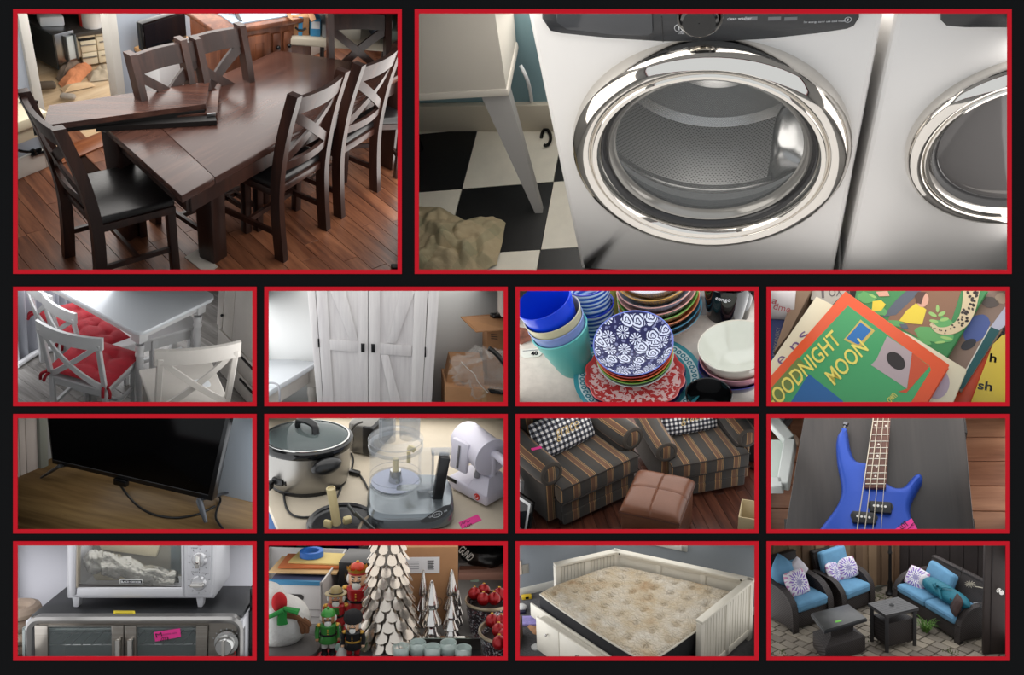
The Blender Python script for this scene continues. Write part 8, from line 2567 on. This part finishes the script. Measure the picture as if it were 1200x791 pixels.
def seat_frame(name,label,cat,M,w,dep=.72,hs=.30,harm=.56,hb=.86,group=None,split=1):
 t=thing(name,label,cat,M=M,group=group)
 m=MB();m.box((-w/2+.02,.02,.05),(w/2-.02,dep,hs),.015);m.build('base',wk,t)
 for sg in(-1,1):
  x0,x1=sg*(w/2-.10),sg*w/2
  prof=[(.0,.05),(dep+.02,.05),(dep+.02,harm+.03),(.34,harm),(.16,harm-.05),(.05,harm-.17),(-.01,hs+.02)]
  m=MB();R_=Matrix(((0,0,1,0),(1,0,0,0),(0,1,0,0),(0,0,0,1)))
  m.prism(prof,min(x0,x1)+.012,max(x0,x1)-.012,R_,bev=.012);m.build('arm',wk,t)
  top_=[(dep+.02,harm+.035),(.30,harm+.02),(.12,harm-.05),(.0,harm-.22),(-.015,.0)]
  m=MB();vs=[]
  c_=crom([(0,a,b)for a,b in top_],4)
  for p in c_:vs+=[(min(x0,x1)-.005,p.y,p.z),(max(x0,x1)+.005,p.y,p.z),(max(x0,x1)+.005,p.y+.015,p.z-.028),(min(x0,x1)-.005,p.y+.015,p.z-.028)]
  n_=len(c_);m.add(vs,[(i*4+k,i*4+(k+1)%4,i*4+4+(k+1)%4,i*4+4+k)for i in range(n_-1)for k in range(4)]+[(3,2,1,0),tuple((n_-1)*4+k for k in range(4))])
  m.build('arm_rest',wk,t)
  for y in(.05,dep-.03):
   m=MB();m.bx((sg*(w/2-.05),y,.03),(.06,.06,.06),bev=.004);m.build('foot',dark_under,t)
 for k in range(split):
  a,b=-w/2+.08+(w-.16)*k/split,-w/2+.08+(w-.16)*(k+1)/split
  m=MB();m.add([(a+.004,dep-.10,hs),(b-.004,dep-.10,hs),(b-.004,dep+.06,hb),(a+.004,dep+.06,hb),(a+.004,dep-.03,hs),(b-.004,dep-.03,hs),(b-.004,dep+.12,hb),(a+.004,dep+.12,hb)],[(0,1,2,3),(7,6,5,4),(0,4,5,1),(1,5,6,2),(2,6,7,3),(3,7,4,0)]);m.build('back_panel',wk,t)
  m=MB();m.bx(((a+b)/2,dep+.09,hb+.005),(b-a-.004,.09,.04),bev=.012);m.build('back_cap',wk,t)
 return t
def cushion(label,M,w,d,th,m_=None,group='blue patio seat cushions',name='seat_cushion'):
 t=thing(name,label,'cushion',M=M,group=group)
 v_,f_=rbox_data(w,d,th,min(.05,th*.45),4)
 m=MB();m.add(v_,f_);
 m.v=[(x,y,z+(.018*(1-(2*x/w)**2)*(1-(2*y/d)**2)if z>0 else 0))for x,y,z in m.v]
 m.build('cover',m_ or bluec,t)
 m=MB();pp=rrect(-w/2,-d/2,w/2,d/2,.05,4);m.tube([(x,y,th*.18)for x,y in pp],.006,6,closed=True);m.build('piping',m_ or bluec,t)
 return t
def burst():
 t=NT('purple_burst_print');co=t.co();s=t.n('SeparateXYZ',{0:co})
 r=t.math('SQRT',t.math('ADD',t.math('MULTIPLY',s.outputs[0],s.outputs[0]),t.math('MULTIPLY',s.outputs[1],s.outputs[1])))
 a=t.math('ARCTAN2',s.outputs[1],s.outputs[0])
 ray_=t.math('GREATER_THAN',t.math('SINE',t.math('ADD',t.math('MULTIPLY',a,20.),t.math('MULTIPLY',t.math('SINE',t.math('MULTIPLY',r,46.)),.5))),-.2)
 ring_=t.math('GREATER_THAN',t.math('SINE',t.math('ADD',t.math('MULTIPLY',r,62.),t.math('MULTIPLY',t.math('SINE',t.math('MULTIPLY',a,10.)),1.2))),-.55)
 f=t.math('MULTIPLY',ray_,ring_)
 pc=t.ramp(t.math('MULTIPLY',r,4.2),[(0,(70,60,150)),(.5,(128,104,186)),(.85,(186,132,176)),(1,(214,150,160))])
 t.set(Base_Color=t.mix(f,lin((222,218,224)),pc),Roughness=.9);return t.m
bp_=burst()
def throw(label,M,w,h,th,m_,name='throw_pillow',group='throw pillows on the patio seats'):
 t=thing(name,label,'pillow',M=M,group=group)
 m=MB();m.pillow(w,h,th,p=.5,corner=.08,wob=.02,seed=len(label));m.build('cover',m_,t,weld=True);return t
whitep=mat('off_white_linen',(206,200,204),.9)
brownp=mat('brown_pillow',(58,40,36),.85)
M1,w,h=front(P,(150,458),(342,392),z=0,h=.4);w1_=.78;M1=M1@Matrix.Scale(w/.78,4)
C1=seat_frame('patio_chair','dark wicker patio chair at the left with a diamond-set blue cushion','patio chair',M1,w1_,.60,.30,.58,.86,'dark wicker patio chairs')
iw=w1_-.2
cushion('blue seat cushion on the left patio chair',M1@TR(0,.28,.36),iw,.60,.16)
s_=1
throw('blue cushion standing on its corner on the left patio chair',M1@TR(-.13*s_,.46,.72,.1,1.2,0)@Matrix.Rotation(pi/4,4,'Z'),.42*s_,.42*s_,.14,bluec)
throw('plain off-white pillow behind the purple one on the left chair',M1@TR(.14*s_,.44,.70,-.1,1.2,0)@Matrix.Rotation(.6,4,'Z'),.28*s_,.28*s_,.1,whitep)
throw('second blue cushion low behind the pillows on the left patio chair',M1@TR(.14*s_,.52,.60,0,1.2,0),.40*s_,.40*s_,.12,bluec)
throw('white pillow with purple starburst print on the left patio chair',M1@TR(-.06*s_,.26,.60,.05,1.1,0),.42*s_,.36*s_,.13,bp_)
M2,w,h=front(P,(385,385),(537,322),z=0,h=.4);M2=M2@Matrix.Scale(w/.78,4);w=.78
C2=seat_frame('patio_chair','dark wicker patio chair in the middle with two printed pillows','patio chair',M2,w,.60,.30,.58,.88,'dark wicker patio chairs')
s_=1
cushion('blue seat cushion on the middle patio chair',M2@TR(0,.28,.36),w-.2,.60,.16)
cushion('blue back cushion on the middle patio chair',M2@TR(0,.50,.70,0,1.32,0),w-.2,.46,.14,group='blue back cushions',name='back_cushion')
throw('purple starburst pillow on the left half of the middle chair',M2@TR(-.15*s_,.38,.60,.25,1.15,.1),.36*s_,.34*s_,.13,bp_)
throw('purple starburst pillow folded over on the right half of the middle chair',M2@TR(.16*s_,.36,.60,-.3,1.1,-.15),.38*s_,.34*s_,.15,bp_)
M3,w,h=front(P,(628,318),(945,512),z=0,h=.4);k3=w/1.5;M3=M3@Matrix.Scale(k3,4);w=1.5
S1=seat_frame('patio_sofa','dark wicker two seat patio sofa with blue cushions','patio sofa',M3,w,.66,.30,.55,.78,split=2)
hw=(w-.2)/2
cushion('blue seat cushion on the left half of the patio sofa',M3@TR(-hw/2,.28,.36),hw-.01,.62,.15)
cushion('blue seat cushion on the right half of the patio sofa',M3@TR(hw/2,.28,.36),hw-.01,.62,.15)
cushion('blue back cushion leaning on the left half of the sofa',M3@TR(-hw*.34,.50,.62,-.08,1.2,.06),hw*.92,.36,.15,group='blue back cushions',name='back_cushion')
throw('purple starburst pillow on the left half of the patio sofa',M3@TR(-hw*.72,.24,.56,.35,1.1,.2),.36,.34,.13,bp_)
throw('small dark brown pillow at the left arm of the sofa',M3@TR(-hw*.93,.36,.54,.7,1.25,0),.28,.26,.1,brownp)
throw('dark brown pillow standing at the right arm of the sofa',M3@TR(hw*.86,.10,.56,-.5,1.2,0),.34,.30,.10,brownp)
teal=mat('teal_sack',(12,104,122),.6,var=.12,vscale=6,bump=.3,bscale=24,bdist=.02)
sk=thing('fabric_sack','teal stuffed sack tied with a knot, lying across the sofa','sack',M=M3@TR(hw*.28,.24,.575,-.06,0,0))
def sackf(u,v):
 a=2*pi*u;x=lerp(-.52,.52,v);e=max(0,1-abs(2*v-1)**3.0)**.5
 r=.145*e*(1-.12*v)*(1+.10*noise.noise(Vector((x*5,cos(a)*1.5,sin(a)*1.5))))
 return(x,r*cos(a)*1.05,r*sin(a)*.9)
m=MB();m.grid(sackf,36,36,cu=True);m.build('body',teal,sk)
for pts in(((-.08,-.10,.09),(-.02,-.13,.14),(.04,-.11,.12),(.02,-.13,.07)),((-.08,-.12,.06),(-.12,-.15,.12),(-.06,-.14,.15)),((.0,-.13,.1),(.06,-.16,.04),(.10,-.17,-.03)),((.0,-.12,.11),(.1,-.08,.15),(.16,-.02,.15))):
 m=MB();m.tube(crom(pts,5),.02,8,flat=.5);m.build('knot_band',teal,sk)
m=MB();m.ball((.26,-.12,.02),.03,12,8,sc=(1,.4,.7));m.build('dark_patch',brownp,sk)
m=MB();m.ball((-.5,-.02,-.01),.10,16,10,sc=(.6,.9,1.1));m.build('white_end',whitep,sk)
fq=P.at(993,217,n=M3.to_3x3()@Vector((0,1,0)),q=M3@Vector((0,.66,0)))
fl_=thing('flower_sprig','white dried flower sprig hanging on the sofa back','flower',fq)
fw=mat('dry_white',(200,190,170),.8)
for k in range(12):
 a=2*pi*k/12+.2;m=MB();m.tube([(0,-.02,0),(.065*cos(a),-.03,.05*sin(a))],[.006,.003],5);m.build('petal',fw,fl_)
for k,(x0,y0,x1,y1) in enumerate(((1015,232,1060,240),(1060,240,1098,236),(1075,238,1090,252))):
 a_,b_=[P.at(x,y,n=M3.to_3x3()@Vector((0,1,0)),q=M3@Vector((0,.64,0)))-Vector(fq)for x,y in((x0,y0),(x1,y1))]
 m=MB();m.tube([a_,b_],.006,5);m.build('stem',fw,fl_)
q=P.at(1030,315,z=.63*k3);m=MB();m.tube(crom([q+Vector(v)for v in((-.05,0,0),(0,0,.015),(.03,0,.0),(.035,-.02,-.04))],4),.006,6);m.build('metal_hook',steel,label='small silver hook on the right sofa arm',cat='hook')
tm_=mat('charcoal_slats',(62,60,60),.45,var=.12,vscale=8)
stone=mat('dark_slate_top',(66,66,64),.4,var=.5,vscale=6)
TZ=.46
qa=[P.at(x,y,TZ)for x,y in((235,358),(300,441),(504,381),(415,314))]
ca=sum(qa,Vector())/4
ta=thing('fire_table','low square slate topped table on a flared dark wicker base','table',(ca.x,ca.y,0))
def sc_q(qs,c,k):return[((p.x-c.x)*k,(p.y-c.y)*k)for p in qs]
m=MB();m.prism(sc_q(qa,ca,1),TZ-.05,TZ-.012,bev=.006);m.build('top_frame',mat('charcoal_metal',(44,44,46),.4),ta)
m=MB();m.prism(sc_q(qa,ca,.97),TZ-.014,TZ,bev=.003);m.build('top_slab',stone,ta)
b0=[P.at(x,y,0)for x,y in((255,522),(318,590),(508,538),(440,480))]
k0,k1,kz=.62,.95,.22
ps=[(x,y,TZ-.05)for x,y in sc_q(qa,ca,.55)]+[(x,y,kz+.06)for x,y in sc_q(qa,ca,.52)]+[(x,y,kz)for x,y in sc_q(qa,ca,.90)]
m=MB();m.add(ps,[(k*4+i,k*4+(i+1)%4,(k+1)*4+(i+1)%4,(k+1)*4+i)for k in(0,1)for i in range(4)]);m.build('flared_column',wk,ta,smooth=False)
m=MB();m.prism(sc_q(qa,ca,.94),.02,kz,bev=.01);m.build('base_box',wk,ta)
gp4=[P.at(x,y,TZ+.001)for x,y in((352,396),(382,390),(382,398),(354,404))]
m=MB();m.prism([(p.x,p.y)for p in gp4],TZ,TZ+.003);m.build('green_tag',mat('lime_tag',(120,210,70),.6),label='lime green tag lying on the low slate table',cat='tag')
TB=.50
qb=[P.at(x,y,TB)for x,y in((507,312),(592,369),(750,333),(650,281))]
cb=sum(qb,Vector())/4
tb=thing('umbrella_table','dark slatted square table with umbrella hole and wicker body','table',(cb.x,cb.y,0))
e1=(qb[1]-qb[0]);e2=(qb[3]-qb[0])
for k in range(9):
 f0_,f1_=k/9+.004,(k+1)/9-.004
 s4=[qb[0].lerp(qb[1],f)for f in(f0_,f1_)]+[qb[3].lerp(qb[2],f)for f in(f1_,f0_)]
 m=MB();m.prism([(p.x-cb.x,p.y-cb.y)for p in s4],TB-.022,TB);m.build('slat',tm_,tb)
m=MB();m.prism(sc_q(qb,cb,1.0),TB-.04,TB-.02,bev=.004);m.build('top_frame',tm_,tb)
m=MB();m.prism(sc_q(qb,cb,.80),.06,.36,bev=.006);m.build('body',wk,tb)
for x,y in sc_q(qb,cb,.84):
 m=MB();m.bx((x,y,(TB-.04)/2),(.045,.045,TB-.04),bev=.004);m.build('leg',tm_,tb)
c4=P.at(620,320,TB)-Vector((cb.x,cb.y,0))
m=MB();m.lathe([(.025,0),(.03,.004),(.022,.01),(.012,.02),(.001,.022)],16,Matrix.Translation((c4.x,c4.y,TB)));m.build('umbrella_plug',blackgloss,tb)
c=P.at(612,272,0);lp=thing('umbrella_pole','thin dark pole with stepped foot between fence and sofa','pole',c)
m=MB();m.lathe([(.06,0),(.06,.03),(.035,.06),(.03,.16),(.035,.18),(.022,.22),(.02,.6),(.03,.62),(.02,.66),(.019,2.0)],14);m.build('shaft',dark_under,lp)
c=P.at(782,448,0);gr=thing('grass_clump','bright green grass clump between the pavers by the sofa','plant',c)
gm_=mat('grass_green',(92,132,54),.7,var=.2)
m=MB()
for k in range(70):
 a=rnd.random()*2*pi;L=rnd.uniform(.10,.26);ls=rnd.uniform(.25,.9)
 p0=Vector((.04*cos(a)*rnd.random(),.04*sin(a)*rnd.random(),0));p1=p0+Vector((cos(a)*L*ls*.5,sin(a)*L*ls*.5,L*.62));p2=p0+Vector((cos(a)*L*ls,sin(a)*L*ls,L*.66))
 d=Vector((-sin(a),cos(a),0))*.006
 m.add([p0-d,p0+d,p1+d*.8,p1-d*.8,p2],[(0,1,2,3),(3,2,4)])
m.build('blades',gm_,gr,smooth=False,kind='stuff')
for k,(x,y) in enumerate(((95,550),(560,285),(470,495),(900,545))):
 c=P.at(x,y,0);m=MB()
 for q in range(30):
  a=rnd.random()*2*pi;r=rnd.random()*.10;m.add([(r*cos(a),r*sin(a),-.005),(r*cos(a)+.012,r*sin(a),-.005),(r*cos(a)*1.1+.005,r*sin(a)*1.1,rnd.uniform(.01,.035))],[(0,1,2)])
 m.build('moss',mat('moss_green',(92,108,56),.9),loc=c,label=('mossy weeds between the pavers at the lower left','weeds by the fence foot behind the middle chair','weeds between the pavers beside the low table','weeds between the pavers before the sofa')[k],cat='weeds',kind='stuff',smooth=False)
P.finish()
